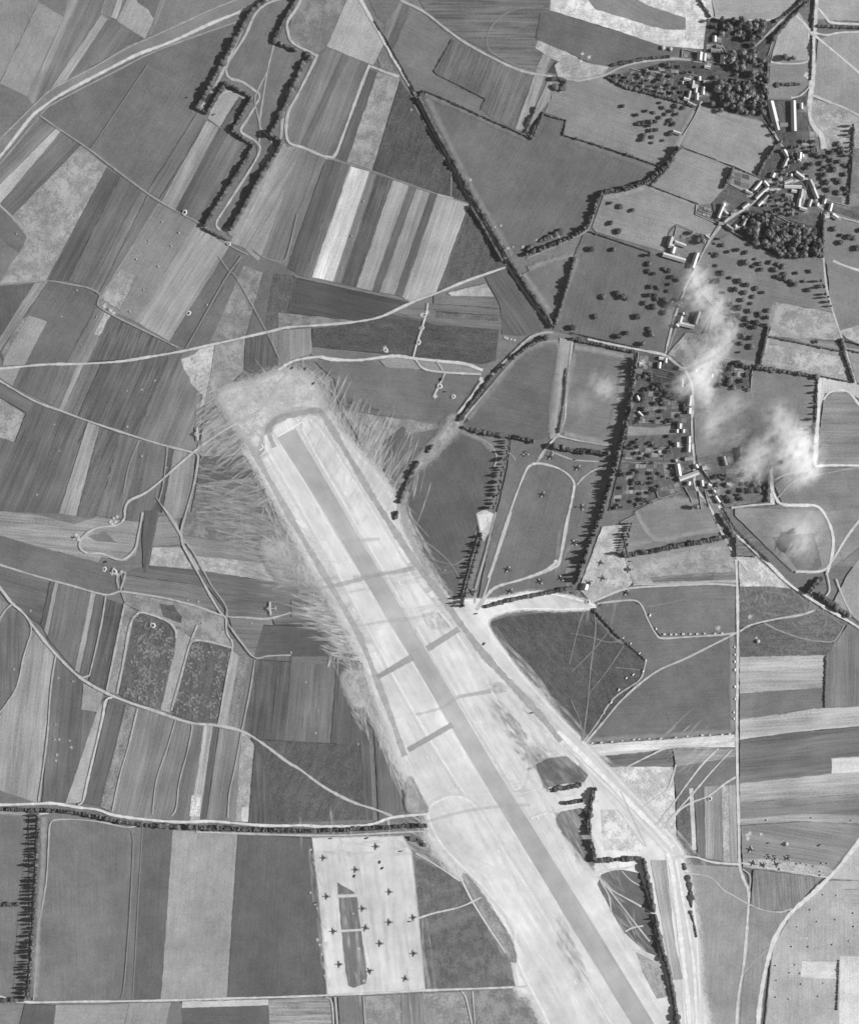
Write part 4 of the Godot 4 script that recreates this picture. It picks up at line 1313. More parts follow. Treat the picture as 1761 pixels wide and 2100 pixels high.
	field("c2", 140, "g", [1000, -30, 1320, -20, 1560, 0, 1660, 280, 1570, 360, 1350, 360, 1180, 200, 1000, 20])
	field("c2", 112, "g", [1230, 160, 1480, 130, 1530, 330, 1500, 360, 1380, 350])
	field("c2", 150, "g", [1690, 380, 1900, 100, 1900, 780, 1720, 640, 1600, 560])
	field("c2", 140, "g", [1530, 0, 1900, -40, 1900, 100, 1660, 300])
	field("c3", 166, "f", [1030, 95, 1590, 34, 1900, 18, 1900, 150, 1030, 212])
	field("c3", 130, "f", [1030, 212, 1900, 150, 1900, 292, 1400, 280, 1030, 312])
	field("c3", 152, "f", [1030, 312, 1400, 280, 1900, 292, 1900, 342, 1400, 325, 1030, 347])
	field("c3", 132, "f", [1040, 350, 1400, 328, 1900, 345, 1761, 410, 1560, 668, 1050, 585])
	field("c3", 168, "b", [1050, 560, 1200, 555, 1560, 600, 1600, 630, 1540, 672, 1120, 615, 1050, 605])
	field("c3", 138, "c", [1115, 622, 1530, 672, 1340, 872, 1200, 878, 1095, 842], 1.5)
	field("c3", 144, "g", [1095, 845, 1200, 880, 1330, 882, 1240, 1025, 1160, 1400, 1140, 1700, 1025, 1700, 1055, 1200])
	field("c3", 150, "g", [680, 590, 1035, 605, 1080, 740, 1068, 1000, 1015, 1700, 810, 1700, 770, 1000])
	field("c3", 182, "g", [1900, 330, 1900, 690, 1570, 675, 1761, 420])
	field("c3", 172, "g", [1540, 690, 1900, 692, 1900, 1700, 1170, 1700, 1230, 1100, 1330, 925])
	field("c3", 166, "g", [1665, 742, 1900, 742, 1900, 850, 1665, 842])
	field("c3", 200, "g", [1410, 1180, 1640, 1180, 1635, 1290, 1400, 1280])
	field("c3", 208, "g", [1640, 1150, 1900, 1150, 1900, 1700, 1632, 1700])
	field("c2", 202, "f", [90, 1425, 1000, 1360, 1005, 1440, 600, 1445, 120, 1498])
	field("c2", 116, "f", [120, 1500, 620, 1470, 620, 1560, 190, 1585])
	field("c2", 150, "f", [620, 1440, 1005, 1440, 1005, 1510, 640, 1560])
	field("c3", 194, "b", [150, 0, 300, -10, 620, -8, 636, 200, 645, 505, 300, 140])
	field("c3", 120, "g", [625, -5, 1005, -70, 1008, 102, 640, 142])
	field("c3", 112, "r", [640, 142, 735, 130, 750, 300, 765, 510, 652, 505])
	field("c3", 196, "g", [722, 125, 748, 122, 765, 500, 740, 500])
	field("c3", 112, "f", [748, 122, 812, 112, 822, 552, 772, 540])
	field("c3", 158, "f", [812, 112, 882, 110, 875, 560, 822, 552])
	field("c3", 138, "f", [882, 110, 920, 108, 930, 572, 875, 560])
	field("c3", 170, "r", [920, 108, 962, 105, 972, 575, 930, 572])
	field("c3", 150, "f", [962, 105, 1008, 102, 1022, 582, 972, 575])

func allotments() -> void:
	gardens("v1", [380, 760, 860, 890, 800, 1060, 300, 900], 9, 3, 5)
	gardens("v1", [560, 720, 960, 760, 960, 850, 600, 790], 6, 2, 6)
	gardens("v1", [740, 960, 990, 1000, 960, 1130, 720, 1060], 5, 2, 7)
	gardens("v1", [1300, 440, 1480, 450, 1470, 560, 1290, 550], 4, 3, 8)
	gardens("v1", [1020, 520, 1180, 550, 1170, 630, 1010, 600], 3, 2, 9)
	gardens("v2", [980, 1510, 1250, 1510, 1280, 1850, 980, 1830], 4, 5, 10)
	gardens("v3", [660, 760, 980, 820, 960, 1060, 620, 900], 6, 3, 11)
	gardens("v3", [1290, 640, 1640, 620, 1620, 840, 1300, 770], 5, 3, 12)
	gardens("v3", [170, 420, 420, 480, 420, 660, 170, 570], 3, 3, 13)
	gardens("v4", [900, 350, 1060, 400, 1040, 510, 880, 460], 3, 3, 14)
	gardens("v4", [630, 700, 810, 760, 790, 860, 610, 800], 4, 2, 15)
	gardens("v5", [690, 890, 890, 940, 870, 1020, 670, 970], 4, 1, 16)
	gardens("v5", [480, 720, 660, 740, 640, 980, 450, 930], 3, 4, 17)
	gardens("v5", [1390, 830, 1761, 870, 1740, 1080, 1380, 1060], 6, 3, 18)
	gardens("v5", [480, 1040, 960, 1060, 960, 1380, 430, 1420], 6, 5, 19)
	gardens("v5", [400, 1400, 1060, 1420, 1060, 1550, 390, 1560], 7, 2, 20)
	gardens("v6", [330, 390, 900, 395, 890, 540, 300, 530], 8, 3, 21)
	gardens("v6", [270, 580, 890, 590, 930, 780, 200, 800], 9, 3, 22)
	gardens("v6", [190, 820, 680, 830, 690, 990, 150, 1060], 6, 3, 23)
	gardens("v6", [720, 880, 960, 810, 990, 920, 750, 990], 3, 2, 24)
	gardens("v6", [1060, 900, 1380, 910, 1450, 1080, 1140, 1130], 6, 1, 25)
	gardens("v6", [1390, 640, 1760, 640, 1760, 860, 1400, 800], 5, 3, 26)

func airfield() -> void:
	var lie := deg_to_rad(59.5)
	earth("graded_ground", "f", 214, 20.0, [505, 912, 540, 856, 590, 828, 640, 824, 668, 845, 695, 885, 735, 930, 785, 985, 815, 1040, 832, 1080, 856, 1140, 885, 1190, 920, 1232, 955, 1262, 990, 1292, 1025, 1345, 1066, 1390, 1112, 1430, 1128, 1465, 1165, 1510, 1232, 1578, 1335, 1676, 1388, 1738, 1398, 1765, 1410, 1800, 1428, 1910, 1434, 2011, 1440, 2180, 1190, 2180, 1127, 2118, 1087, 2045, 1060, 2028, 1042, 1924, 984, 1845, 925, 1782, 880, 1715, 872, 1659, 822, 1575, 800, 1503, 774, 1436, 755, 1379, 735, 1330, 716, 1290, 690, 1245, 668, 1205, 655, 1184, 620, 1127, 590, 1068, 530, 960], "e", lie)
	earth("worn_ground", "f", 178, 20.0, [452, 806, 520, 782, 590, 758, 640, 778, 655, 812, 662, 840, 620, 838, 570, 850, 545, 880, 528, 925, 500, 895, 470, 850], "b", deg_to_rad(-28))
	earth("worn_ground", "f", 204, 12.0, [660, 1195, 720, 1188, 800, 1172, 852, 1165, 880, 1205, 800, 1215, 730, 1230, 700, 1240], "e", deg_to_rad(-8))
	earth("worn_ground", "f", 206, 12.0, [735, 1275, 790, 1262, 860, 1245, 905, 1232, 930, 1260, 880, 1285, 800, 1300, 755, 1310], "e", deg_to_rad(-8))
	# brighter worn bands either side of the strip
	earth("worn_ground", "f", 234, 9.0, [545, 915, 572, 902, 680, 1085, 780, 1250, 880, 1415, 975, 1580, 1070, 1735, 1150, 1870, 1120, 1890, 960, 1640, 870, 1500, 760, 1300, 690, 1170, 610, 1030], "e", lie)
	earth("worn_ground", "f", 230, 9.0, [622, 880, 650, 872, 760, 1040, 850, 1190, 930, 1290, 1000, 1400, 1040, 1480, 1080, 1560, 1060, 1620, 1020, 1560, 900, 1365, 800, 1195, 712, 1045], "e", lie)
	earth("worn_ground", "f", 236, 8.0, [930, 1235, 1010, 1230, 1090, 1215, 1170, 1225, 1220, 1245, 1150, 1250, 1060, 1250, 1000, 1275, 1040, 1345, 1100, 1420, 1180, 1505, 1260, 1590, 1380, 1720, 1400, 1760, 1385, 1765, 1290, 1660, 1190, 1560, 1100, 1460, 1010, 1350, 960, 1290], "e", deg_to_rad(48))
	earth("worn_ground", "f", 238, 6.0, [1366, 1765, 1400, 1765, 1424, 1880, 1432, 2000, 1438, 2180, 1412, 2180, 1396, 1960, 1384, 1860], "e", deg_to_rad(82))
	earth("worn_ground", "f", 236, 10.0, [880, 1655, 960, 1640, 1050, 1770, 1130, 1900, 1230, 2060, 1290, 2180, 1180, 2180, 1100, 2050, 1058, 1960, 1052, 1900, 1000, 1830, 930, 1760, 895, 1715], "e", lie)
	# darker ground left between them
	field("c3", 104, "g", [185, 650, 245, 628, 320, 622, 420, 642, 452, 740, 490, 880, 512, 1000, 530, 1100, 540, 1160, 460, 1125, 330, 1010, 255, 890, 160, 710])
	field("c3", 152, "b", [395, 1125, 490, 1172, 560, 1190, 600, 1400, 525, 1410, 435, 1240])
	field("c3", 190, "b", [185, 255, 280, 250, 445, 480, 420, 512, 205, 502, 190, 400])
	field("c3", 164, "f", [485, 560, 582, 562, 615, 900, 640, 1100, 685, 1290, 610, 1295, 545, 900])
	field("c3", 108, "g", [-60, 400, 0, 260, 70, 262, 100, 340, 112, 480, 135, 590, 60, 500])
	earth("worn_grass", "b3", 140, 7.0, [1075, 655, 1170, 760, 1355, 1050, 1365, 1175, 1140, 812], "r")
	earth("worn_grass", "b3", 150, 7.0, [740, 60, 800, 160, 850, 260, 730, 255], "b")
	field("b3", 104, "b", [755, 525, 900, 585, 1060, 695, 1130, 815, 1280, 1065, 1355, 1185, 1390, 1332, 842, 1348])
	earth("worn_grass", "f", 114, 4.0, [1100, 1568, 1128, 1556, 1160, 1552, 1204, 1590, 1196, 1602, 1150, 1606, 1116, 1616], "g")
	earth("worn_grass", "f", 112, 6.0, [1142, 1680, 1160, 1662, 1190, 1660, 1205, 1690, 1215, 1772, 1188, 1745, 1160, 1712], "g")
	# dispersal stand in the south-west
	earth("dispersal_stand", "b3", 206, 5.0, [150, 430, 700, 420, 752, 515, 792, 900, 836, 1362, 540, 1372, 245, 1388, 205, 900], "e", deg_to_rad(84))
	field("b3", 112, "g", [300, 697, 405, 758, 425, 800, 430, 870, 445, 970, 485, 1270, 475, 1318, 400, 1345, 368, 1330, 350, 1240])
	road("dirt_track", "b3", 206, 8.0, [296, 784, 432, 778])
	road("dirt_track", "b3", 206, 8.0, [318, 996, 462, 988])
	spots("b3", 200, [140, 500, 140, 760, 165, 830, 180, 855, 180, 1050, 195, 1080, 210, 1140, 225, 1270, 400, 890, 435, 1105, 465, 1300], 3, 6)
	# wear: pale and grey streaks along the strip, then tracks thrown out over the fields
	wear = Wear.new(Vector2(400, 730), Vector2(1460, 2120))
	scuffs(236, 150, [590, 920, 1020, 1640, 85], 59.5, 3, [60, 220], [4, 13], [.2, .55], 21)
	scuffs(206, 90, [620, 950, 1020, 1640, 85], 59.5, 4, [50, 170], [4, 12], [.12, .35], 22)
	scuffs(238, 110, [950, 1650, 1280, 2100, 95], 58.5, 5, [80, 260], [4, 14], [.2, .6], 23)
	scuffs(206, 60, [950, 1650, 1280, 2100, 90], 58.5, 5, [60, 200], [4, 12], [.12, .35], 24)
	scuffs(240, 60, [1010, 1340, 1390, 1740, 20], 47, 3, [80, 220], [3, 9], [.3, .7], 25)
	scuffs(196, 26, [1000, 1320, 1390, 1740, 16], 47, 3, [60, 180], [3, 7], [.2, .45], 26)
	scuffs(236, 40, [1385, 1770, 1425, 2100, 14], 81, 3, [80, 200], [3, 8], [.3, .7], 44)
	scuffs(216, 198, [650, 830, 820, 985, 50], 112, 16, [30.0, 144.0], [1.6, 4.2], [0.22, 0.70], 27)
	scuffs(212, 132, [600, 770, 700, 880, 34], 65, 30, [24.0, 96.0], [1.6, 4.2], [0.22, 0.70], 28)
	scuffs(208, 132, [420, 810, 520, 980, 44], -32, 14, [24.0, 108.0], [1.6, 4.2], [0.30, 0.70], 29)
	scuffs(200, 243, [430, 1000, 620, 1190, 64], 4, 14, [30.0, 132.0], [1.6, 4.2], [0.18, 0.59], 30)
	scuffs(212, 154, [560, 1060, 680, 1240, 30], 66, 35, [18.0, 72.0], [1.6, 4.2], [0.30, 0.70], 31)
	scuffs(226, 132, [640, 1235, 730, 1330, 26], 8, 12, [36.0, 108.0], [1.6, 4.2], [0.45, 0.85], 32)
	scuffs(212, 90, [690, 1320, 770, 1500, 24], 70, 50, [15, 60], [2, 5], [.25, .7], 33)
	scuffs(222, 88, [780, 1460, 840, 1620, 20], 70, 25, [30.0, 96.0], [1.6, 4.2], [0.38, 0.84], 34)
	scuffs(224, 85, [800, 1000, 900, 1210, 18], 58, 14, [24.0, 96.0], [1.6, 4.2], [.25, .6], 35)
	scuffs(220, 46, [1060, 1560, 1210, 1770, 36], 60, 8, [50, 170], [3, 9], [.25, .6], 36)
	scuffs(212, 50, [1080, 1440, 1180, 1590, 32], 52, 18, [25, 90], [3, 9], [.25, .6], 37)
	scuffs(150, 40, [1080, 1430, 1180, 1590, 30], 52, 25, [10, 45], [2, 6], [.2, .5], 47)
	scuffs(206, 40, [1150, 1110, 1240, 1240, 36], 112, 22, [30, 100], [3, 8], [.15, .4], 38)
	scuffs(206, 40, [1250, 1140, 1450, 1165, 40], -5, 6, [60, 180], [3, 7], [.12, .4], 39)
	scuffs(216, 46, [830, 1700, 990, 1790, 34], 32, 14, [30, 110], [3, 8], [.2, .55], 41)
	scuffs(214, 34, [1240, 1800, 1340, 2000, 24], 60, 28, [25, 80], [2, 5], [.25, .6], 42)
	scuffs(218, 30, [1380, 1520, 1450, 1560, 40], -42, 8, [40, 130], [2, 5], [.2, .5], 43)
	scuffs(120, 110, [1000, 1440, 1120, 1580, 16], 52, 16, [12, 55], [3, 9], [.2, .65], 48)
	scuffs(104, 46, [1090, 1560, 1190, 1592, 14], 20, 40, [15, 50], [5, 12], [.3, .8], 49)
	scuffs(112, 50, [1150, 1680, 1200, 1765, 14], 62, 10, [20, 70], [4, 10], [.3, .8], 50)
	scuffs(138, 46, [1150, 1890, 1190, 2010, 14], 64, 12, [15, 70], [4, 11], [.2, .6], 51)
	scuffs(150, 30, [870, 1262, 910, 1290, 14], 62, 14, [8, 30], [4, 9], [.2, .6], 52)
	scuffs(150, 26, [1010, 1408, 1030, 1412, 8], 30, 40, [8, 24], [3, 7], [.3, .6], 53)
	scuffs(226, 40, [1000, 1450, 1190, 1760, 34], 58, 6, [50, 160], [3, 7], [.3, .7], 54)
	scuffs(200, 60, [690, 1740, 830, 2020, 90], 84, 5, [30, 140], [3, 9], [.15, .45], 55)
	scuffs(238, 50, [690, 1740, 830, 2020, 90], 84, 5, [30, 140], [3, 9], [.2, .5], 56)
	scuffs(196, 30, [690, 1735, 860, 1740, 20], 8, 14, [15, 60], [3, 7], [.15, .5], 57)
	scuffs(206, 40, [645, 1730, 672, 2030, 6], 80, 25, [6, 24], [2, 5], [.3, .7], 58)
	scuffs(190, 40, [690, 1205, 880, 1170, 16], -9, 4, [40, 150], [2, 6], [.15, .45], 63)
	scuffs(192, 40, [720, 1290, 920, 1245, 18], -10, 4, [40, 150], [2, 6], [.15, .45], 64)
	scuffs(190, 30, [900, 1640, 1080, 1600, 30], -8, 6, [30, 100], [2, 6], [.15, .4], 65)
	scuffs(216, 110, [460, 830, 650, 800, 40], -30, 16, [30, 120], [1.5, 4], [.25, .7], 66)
	scuffs(214, 40, [520, 790, 600, 880, 30], 60, 14, [30, 110], [1.5, 4], [.25, .6], 67)
	scuffs(140, 40, [640, 1080, 760, 1480, 40], 66, 14, [15, 60], [3, 9], [.1, .3], 45)
	lay_wear()
	wear = Wear.new(Vector2(1460, 1090), Vector2(1790, 1330))
	scuffs(206, 40, [1500, 1140, 1520, 1165, 40], -5, 8, [40, 140], [3, 6], [.15, .4], 46)
	scuffs(190, 70, [1530, 1215, 1720, 1285, 34], 60, 70, [15, 70], [1.5, 4], [.15, .45], 40)
	lay_wear()
	# the strip itself and its grey links
	sheet("runway", pts("f", [569, 898, 606, 879, 706, 1050, 861, 1312, 1016, 1575, 1225, 1910, 1390, 2180, 1345, 2180, 1178, 1910, 976, 1575, 821, 1312, 666, 1050]), 169, "e", lie)
	for c in [[330, 182, 455, 172, 560, 165], [400, 400, 560, 382, 730, 368], [420, 700, 600, 668, 760, 650, 900, 612], [780, 1240, 930, 1200, 1040, 1130], [820, 1900, 1080, 1830, 1300, 1800, 1480, 1790]]:
		road("wheel_ruts", "b2", 206, 9.0, c, "track", .42)
	road("perimeter_track", "f", 184, 13.0, [523, 930, 590, 1050, 640, 1135, 690, 1220, 735, 1300, 770, 1385, 800, 1465, 830, 1550], "road", .75)
	road("perimeter_track", "f", 172, 14.0, [562, 918, 552, 880, 575, 858, 625, 846, 652, 842, 668, 858, 750, 995, 790, 1060], "road", .6)
	road("perimeter_track", "f", 176, 15.0, [778, 1040, 810, 1090, 860, 1165, 900, 1215, 946, 1281, 995, 1345, 1060, 1415, 1110, 1470, 1150, 1520], "road", .8)
	road("link_track", "b2", 166, 12.0, [850, 838, 1045, 715], "road", .95)
	road("link_track", "b2", 166, 12.0, [545, 1012, 765, 885], "road", .95)
	road("link_track", "b2", 166, 12.0, [735, 1455, 1005, 1300], "road", .95)
	road("link_track", "b2", 190, 8.0, [1040, 1130, 1240, 1095], "road", .7)
	road("link_track", "f", 186, 9.0, [612, 1215, 690, 1200, 770, 1180, 850, 1165], "road", .5)
	# white marker panels
	for q in [["b1", 347, 1453, 1], ["b2", 682, 435, 2], ["b2", 402, 600, 3], ["b2", 950, 893, 4], ["b2", 682, 1060, 5], ["b2", 1178, 1285, 6], ["b2", 910, 1450, 7], ["b2", 852, 1500, 8], ["b2", 1075, 1500, 9], ["b3", 1527, 303, 10], ["b3", 1288, 510, 11], ["b3", 1745, 550, 12], ["c3", 25, 1310, 13]]:
		var c := at(q[0], q[1], q[2])
		var s := Soup.new()
		s.box(Vector3(-4.5, 0, -.8), Vector3(4.5, .12, .8))
		var o := put("marker_panel", s.mesh(), mat.white)
		o.position = Vector3(c.x, ground(c), c.y)
		o.rotation.y = -lie
		tag(o, "%s white marker panel from the north beside the landing strip" % ordinal(int(q[3])), "marker", "white panels along the landing strip")
	for a in [[[1590, 1190, 1612, 1170, 1600, 1150], "western"], [[1700, 1105, 1761, 1065, 1850, 1015, 1865, 1042], "eastern"]]:
		var p := pts("a1", a[0])
		var s := Soup.new()
		for k in p.size() - 1:
			var n := (p[k + 1] - p[k]).normalized().orthogonal() * .8
			var y := ground(p[k]) + .1
			s.quad(Vector3(p[k].x - n.x, y, p[k].y - n.y), Vector3(p[k + 1].x - n.x, y, p[k + 1].y - n.y), Vector3(p[k + 1].x + n.x, y, p[k + 1].y + n.y), Vector3(p[k].x + n.x, y, p[k].y + n.y), Vector3.UP)
		tag(put("threshold_line", s.mesh(), mat.white), "white %s half of the line across the north end of the strip" % a[1], "marking")

func roads() -> void:
	road("road", "a0", 204, 8.0, [-180, 1150, 0, 960, 190, 720, 260, 660, 340, 600, 480, 520, 700, 405, 850, 330, 1050, 255, 1300, 140, 1510, 55, 1640, -10, 1800, -80])
	road("footpath", "a0", 165, 4.5, [-180, 1000, 0, 850, 215, 640, 330, 540, 560, 420, 785, 290, 900, 240, 1000, 195, 1280, 65, 1440, 0, 1560, -60], "road", .9)
	road("footpath", "a0", 160, 4.0, [-100, 1100, 0, 1005, 250, 705, 345, 625, 700, 440, 950, 315, 1300, 185, 1480, 125], "road", .9)
	road("road", "b0", 206, 8.0, [400, -100, 440, -10, 590, 260, 690, 430, 790, 600])
	road("lane", "b0", 168, 6.0, [790, 600, 880, 790, 1000, 1010, 1120, 1240, 1320, 1575, 1345, 1632, 1490, 1845, 1610, 2005])
	road("footpath", "b0", 150, 3.0, [770, 640, 900, 870, 1000, 1050, 1110, 1245, 1250, 1500, 1310, 1590], "road", .8)
	road("lane", "b0", 176, 6.0, [640, -60, 690, 0, 830, 72, 975, 185, 1100, 272, 1300, 380, 1450, 440, 1600, 466, 1761, 492, 1800, 490, 1930, 460, 2040, 410, 2180, 375, 2370, 360, 2530, 380])
	road("footpath", "b0", 150, 4.0, [1550, 420, 1400, 400, 1290, 350, 1220, 290, 1225, 200, 1290, 110, 1400, 55, 1560, 40], "road", .6)
	road("road", "a1", 196, 6.0, [-180, 695, 0, 690, 270, 665, 500, 660, 740, 645, 930, 615, 1130, 580, 1330, 535, 1640, 465, 1761, 437, 1940, 425, 2160, 405, 2320, 375, 2460, 312, 2560, 267, 2660, 232, 2860, 150, 3090, 70])
	road("farm_track", "a1", 178, 5.0, [-150, 670, 0, 762, 210, 885, 370, 945, 550, 1012, 830, 1105, 1020, 1162, 1185, 1202])
	road("farm_track", "a1", 186, 5.5, [1761, 700, 1700, 800, 1600, 930, 1500, 1000, 1400, 1050, 1290, 1120, 1180, 1205, 1080, 1290, 980, 1380, 890, 1450, 790, 1500, 765, 1560, 765, 1600, 720, 1645, 590, 1665, 510, 1720, 490, 1775, 530, 1815, 620, 1820, 720, 1855, 770, 1850, 830, 1790, 850, 1700, 875, 1570])
	road("farm_track", "a1", 170, 5.0, [1185, 1202, 1215, 1225, 1190, 1390, 1140, 1570, 1110, 1690, 1130, 1760])
	road("farm_track", "a1", 160, 3.5, [960, 1480, 1020, 1570, 1100, 1700])
	road("farm_track", "a1", 150, 3.0, [1325, 545, 1300, 720, 1265, 900, 1230, 1180], "road", .8)
	road("farm_track", "a1", 150, 3.0, [1480, 0, 1380, 140, 1240, 390, 1140, 565], "road", .8)
	road("farm_track", "a1", 158, 3.0, [1340, 0, 1400, 90, 1460, 150, 1640, 480, 1710, 630], "road", .6)
	road("farm_track", "a1", 160, 4.0, [-60, 180, 100, 165, 300, 153, 420, 172, 540, 195, 615, 240, 600, 295, 680, 355, 830, 430, 1000, 515, 1090, 560], "road", .85)
	spots("a1", 200, [640, 310, 680, 335, 700, 350], 6, 9)
	road("farm_track", "a1", 168, 3.5, [855, 1125, 790, 1290, 760, 1450], "road", .5)
	road("farm_track", "a1", 164, 3.5, [1020, 1165, 1025, 1195, 1000, 1400, 975, 1500], "road", .8)
	road("road", "a2", 190, 6.5, [-120, 330, 0, 460, 75, 555, 150, 622, 230, 730, 345, 870, 490, 1010, 640, 1100, 780, 1160, 960, 1220, 1160, 1287, 1330, 1305, 1480, 1340, 1600, 1410, 1761, 1530, 1830, 1570, 1980, 1680, 2150, 1770, 2300, 1820, 2400, 1860])
	road("farm_track", "a2", 178, 5.0, [-120, 290, 0, 322, 220, 390, 440, 450, 640, 505, 720, 490, 760, 487, 1000, 525, 1200, 575, 1370, 635, 1500, 645, 1640, 652, 1780, 615])
	road("farm_track", "a2", 176, 4.5, [740, 480, 770, 370, 720, 400, 730, 470], "road", .8)
	road("farm_track", "a2", 182, 5.0, [1000, -30, 1060, 50, 1110, 150, 1120, 200, 1180, 310, 1260, 460, 1340, 600, 1385, 650])
	road("farm_track", "a2", 164, 4.0, [1130, 170, 1200, 270, 1290, 440, 1380, 570, 1390, 640])
	road("farm_track", "a2", 180, 4.5, [1385, 645, 1390, 740, 1425, 810, 1400, 950, 1340, 1280])
	road("farm_track", "a2", 170, 4.5, [1400, 690, 1480, 800, 1560, 890, 1640, 880, 1780, 875])
	road("farm_track", "a2", 178, 5.0, [765, 560, 720, 780, 655, 1090])
	road("farm_track", "a2", 182, 5.5, [720, 1110, 760, 900, 800, 690, 840, 625, 880, 615, 1020, 665, 1075, 720, 1080, 770])
	road("farm_track", "a2", 182, 5.0, [1210, 690, 1160, 820, 1100, 1040, 1050, 1215])
	road("farm_track", "a2", 176, 5.0, [1160, 820, 1190, 785, 1290, 795, 1420, 830])
	road("farm_track", "a2", 165, 4.0, [1560, 905, 1530, 1100, 1480, 1340])
	road("farm_track", "a2", 176, 4.0, [650, 515, 620, 700, 560, 960, 545, 1000, 505, 1010])
	road("farm_track", "a2", 176, 4.0, [80, 560, 30, 610, -40, 720])
	road("farm_track", "a2", 178, 4.0, [180, 660, 195, 730, 150, 880, 110, 1060, 30, 1190, -80, 1330])
	road("farm_track", "a2", 178, 4.0, [345, 880, 325, 1000, 310, 1130, 290, 1400, 240, 1770])
	road("farm_track", "a2", 200, 5.5, [690, 1135, 650, 1150, 630, 1260, 590, 1430, 540, 1640, 510, 1770, 480, 1790])
	road("farm_track", "a2", 182, 4.0, [845, 1200, 790, 1430, 740, 1600, 690, 1830])
	road("farm_track", "a2", 170, 3.5, [1078, 1262, 1030, 1430, 960, 1640, 935, 1850])
	road("farm_track", "a2", 170, 3.5, [1160, 1290, 1178, 1310, 1150, 1460, 1100, 1650, 1080, 1810, 1050, 1860])
	road("farm_track", "a2", 168, 3.5, [1480, 1345, 1440, 1560, 1405, 1720, 1395, 1870])
	road("road", "a3", 218, 6.5, [-180, 225, 0, 225, 240, 218, 330, 216, 480, 240, 600, 255, 700, 288, 900, 315, 1100, 330, 1280, 325, 1420, 335, 1600, 350, 1761, 352, 1850, 350, 2000, 358, 2260, 345, 2400, 302, 2620, 280])
	road("farm_track", "a3", 196, 4.5, [-180, 265, 0, 272, 180, 285, 300, 275])
	road("farm_track", "a3", 190, 4.5, [1200, 390, 1480, 400, 1780, 410, 2100, 410, 2400, 395, 2620, 385])
	road("farm_track", "a3", 180, 3.5, [870, 345, 780, 362, 620, 330, 480, 315, 350, 316, 310, 345, 300, 480, 288, 680, 260, 860, 235, 1000, 225, 1200, 208, 1420])
	road("farm_track", "a3", 150, 2.5, [780, 370, 815, 410, 812, 600, 790, 1000, 755, 1370, 725, 1420], "road", .8)
	road("farm_track", "a3", 140, 2.0, [876, 365, 850, 800, 815, 1420], "road", .8)
	road("road", "a3", 206, 5.0, [-180, 1400, 0, 1395, 80, 1420, 200, 1432, 460, 1428, 720, 1425, 1100, 1418, 1400, 1408, 1761, 1398, 2010, 1388, 2300, 1375, 2620, 1358, 3000, 1345, 3220, 1335])
	road("farm_track", "b3", 186, 4.0, [230, 1400, 270, 1440, 285, 1700])
	road("farm_track", "b3", 186, 4.0, [290, 1400, 315, 1700])
	road("farm_track", "b3", 186, 3.0, [462, 1395, 480, 1700])
	road("farm_track", "b3", 196, 3.5, [1060, 1365, 1085, 1400, 1110, 1500, 1135, 1620, 1150, 1700])
	road("farm_track", "b3", 196, 3.0, [1128, 1365, 1140, 1540, 1150, 1700])
	road("farm_track", "b3", 206, 4.5, [795, 918, 900, 885, 1050, 850, 1180, 792])
	road("farm_track", "b3", 212, 4.0, [960, 500, 1020, 580, 1060, 680, 1130, 820, 1230, 980, 1330, 1130])
	road("farm_track", "b3", 206, 3.5, [780, 520, 900, 590, 1050, 690])
	road("farm_track", "b3", 214, 5.0, [1400, 170, 1540, 130, 1700, 170, 1761, 150])
	road("farm_track", "b3", 220, 6.0, [1480, 310, 1600, 270, 1761, 240, 1900, 200])
	# pale rim tracks of the tree-lined enclosure
	road("farm_track", "a0", 178, 6.0, [1780, -20, 1640, 20, 1560, 90, 1500, 220, 1400, 380, 1385, 440, 1410, 480, 1480, 500, 1560, 555, 1590, 590, 1520, 720, 1475, 790, 1490, 820, 1570, 870, 1580, 950, 1400, 1240, 1330, 1350, 1330, 1390, 1360, 1410, 1400, 1400])
	road("farm_track", "a0", 182, 9.0, [1480, 180, 1390, 380, 1300, 560, 1230, 660], "road", .9)
	road("farm_track", "a0", 166, 4.5, [1680, 260, 1640, 420, 1610, 600, 1590, 740, 1600, 790, 1650, 840, 1660, 900, 1600, 1010])
	road("farm_track", "a0", 162, 4.0, [1640, 430, 1580, 550, 1560, 620, 1590, 770, 1585, 880])
	road("farm_track", "a0", 186, 7.0, [1290, 690, 1340, 600, 1390, 560, 1450, 570, 1500, 600], "road", .8)
	road("farm_track", "a0", 176, 7.0, [1761, 560, 1730, 720, 1720, 830, 1680, 1010, 1560, 1250, 1440, 1490], "road", .9)
	road("farm_track", "b0", 184, 7.0, [110, -80, 60, 40, 0, 130, 0, 190, 30, 262, 160, 335, 170, 360, 60, 580, 0, 700, 0, 860, 100, 905, 240, 962, 290, 945, 340, 820, 480, 440, 510, 410, 590, 440, 680, 470])
	road("farm_track", "b0", 150, 3.5, [240, 965, 520, 1050, 860, 1170, 1110, 1248], "road", .7)
	road("farm_track", "b0", 160, 3.0, [1000, 1050, 995, 1200], "road", .7)
	road("farm_track", "b0", 190, 4.0, [915, 1190, 1010, 1212], "road", .8)
	road("farm_track", "a0", 168, 4.0, [250, 710, 380, 800, 550, 915, 660, 1000, 900, 1180, 1070, 1285, 1220, 1365, 1390, 1490, 1520, 1560], "road", .6)
	road("farm_track", "a0", 176, 5.0, [-20, 1235, 80, 1330, 170, 1430, 150, 1500], "road", .8)
	road("farm_track", "a0", 160, 2.5, [905, 400, 560, 915], "road", .6)
	road("farm_track", "f", 150, 3.0, [520, 512, 545, 530, 580, 536, 592, 515, 610, 440], "road", .8)
	road("farm_track", "b1", 130, 4.0, [40, 125, 400, 205, 740, 275], "road", .8)
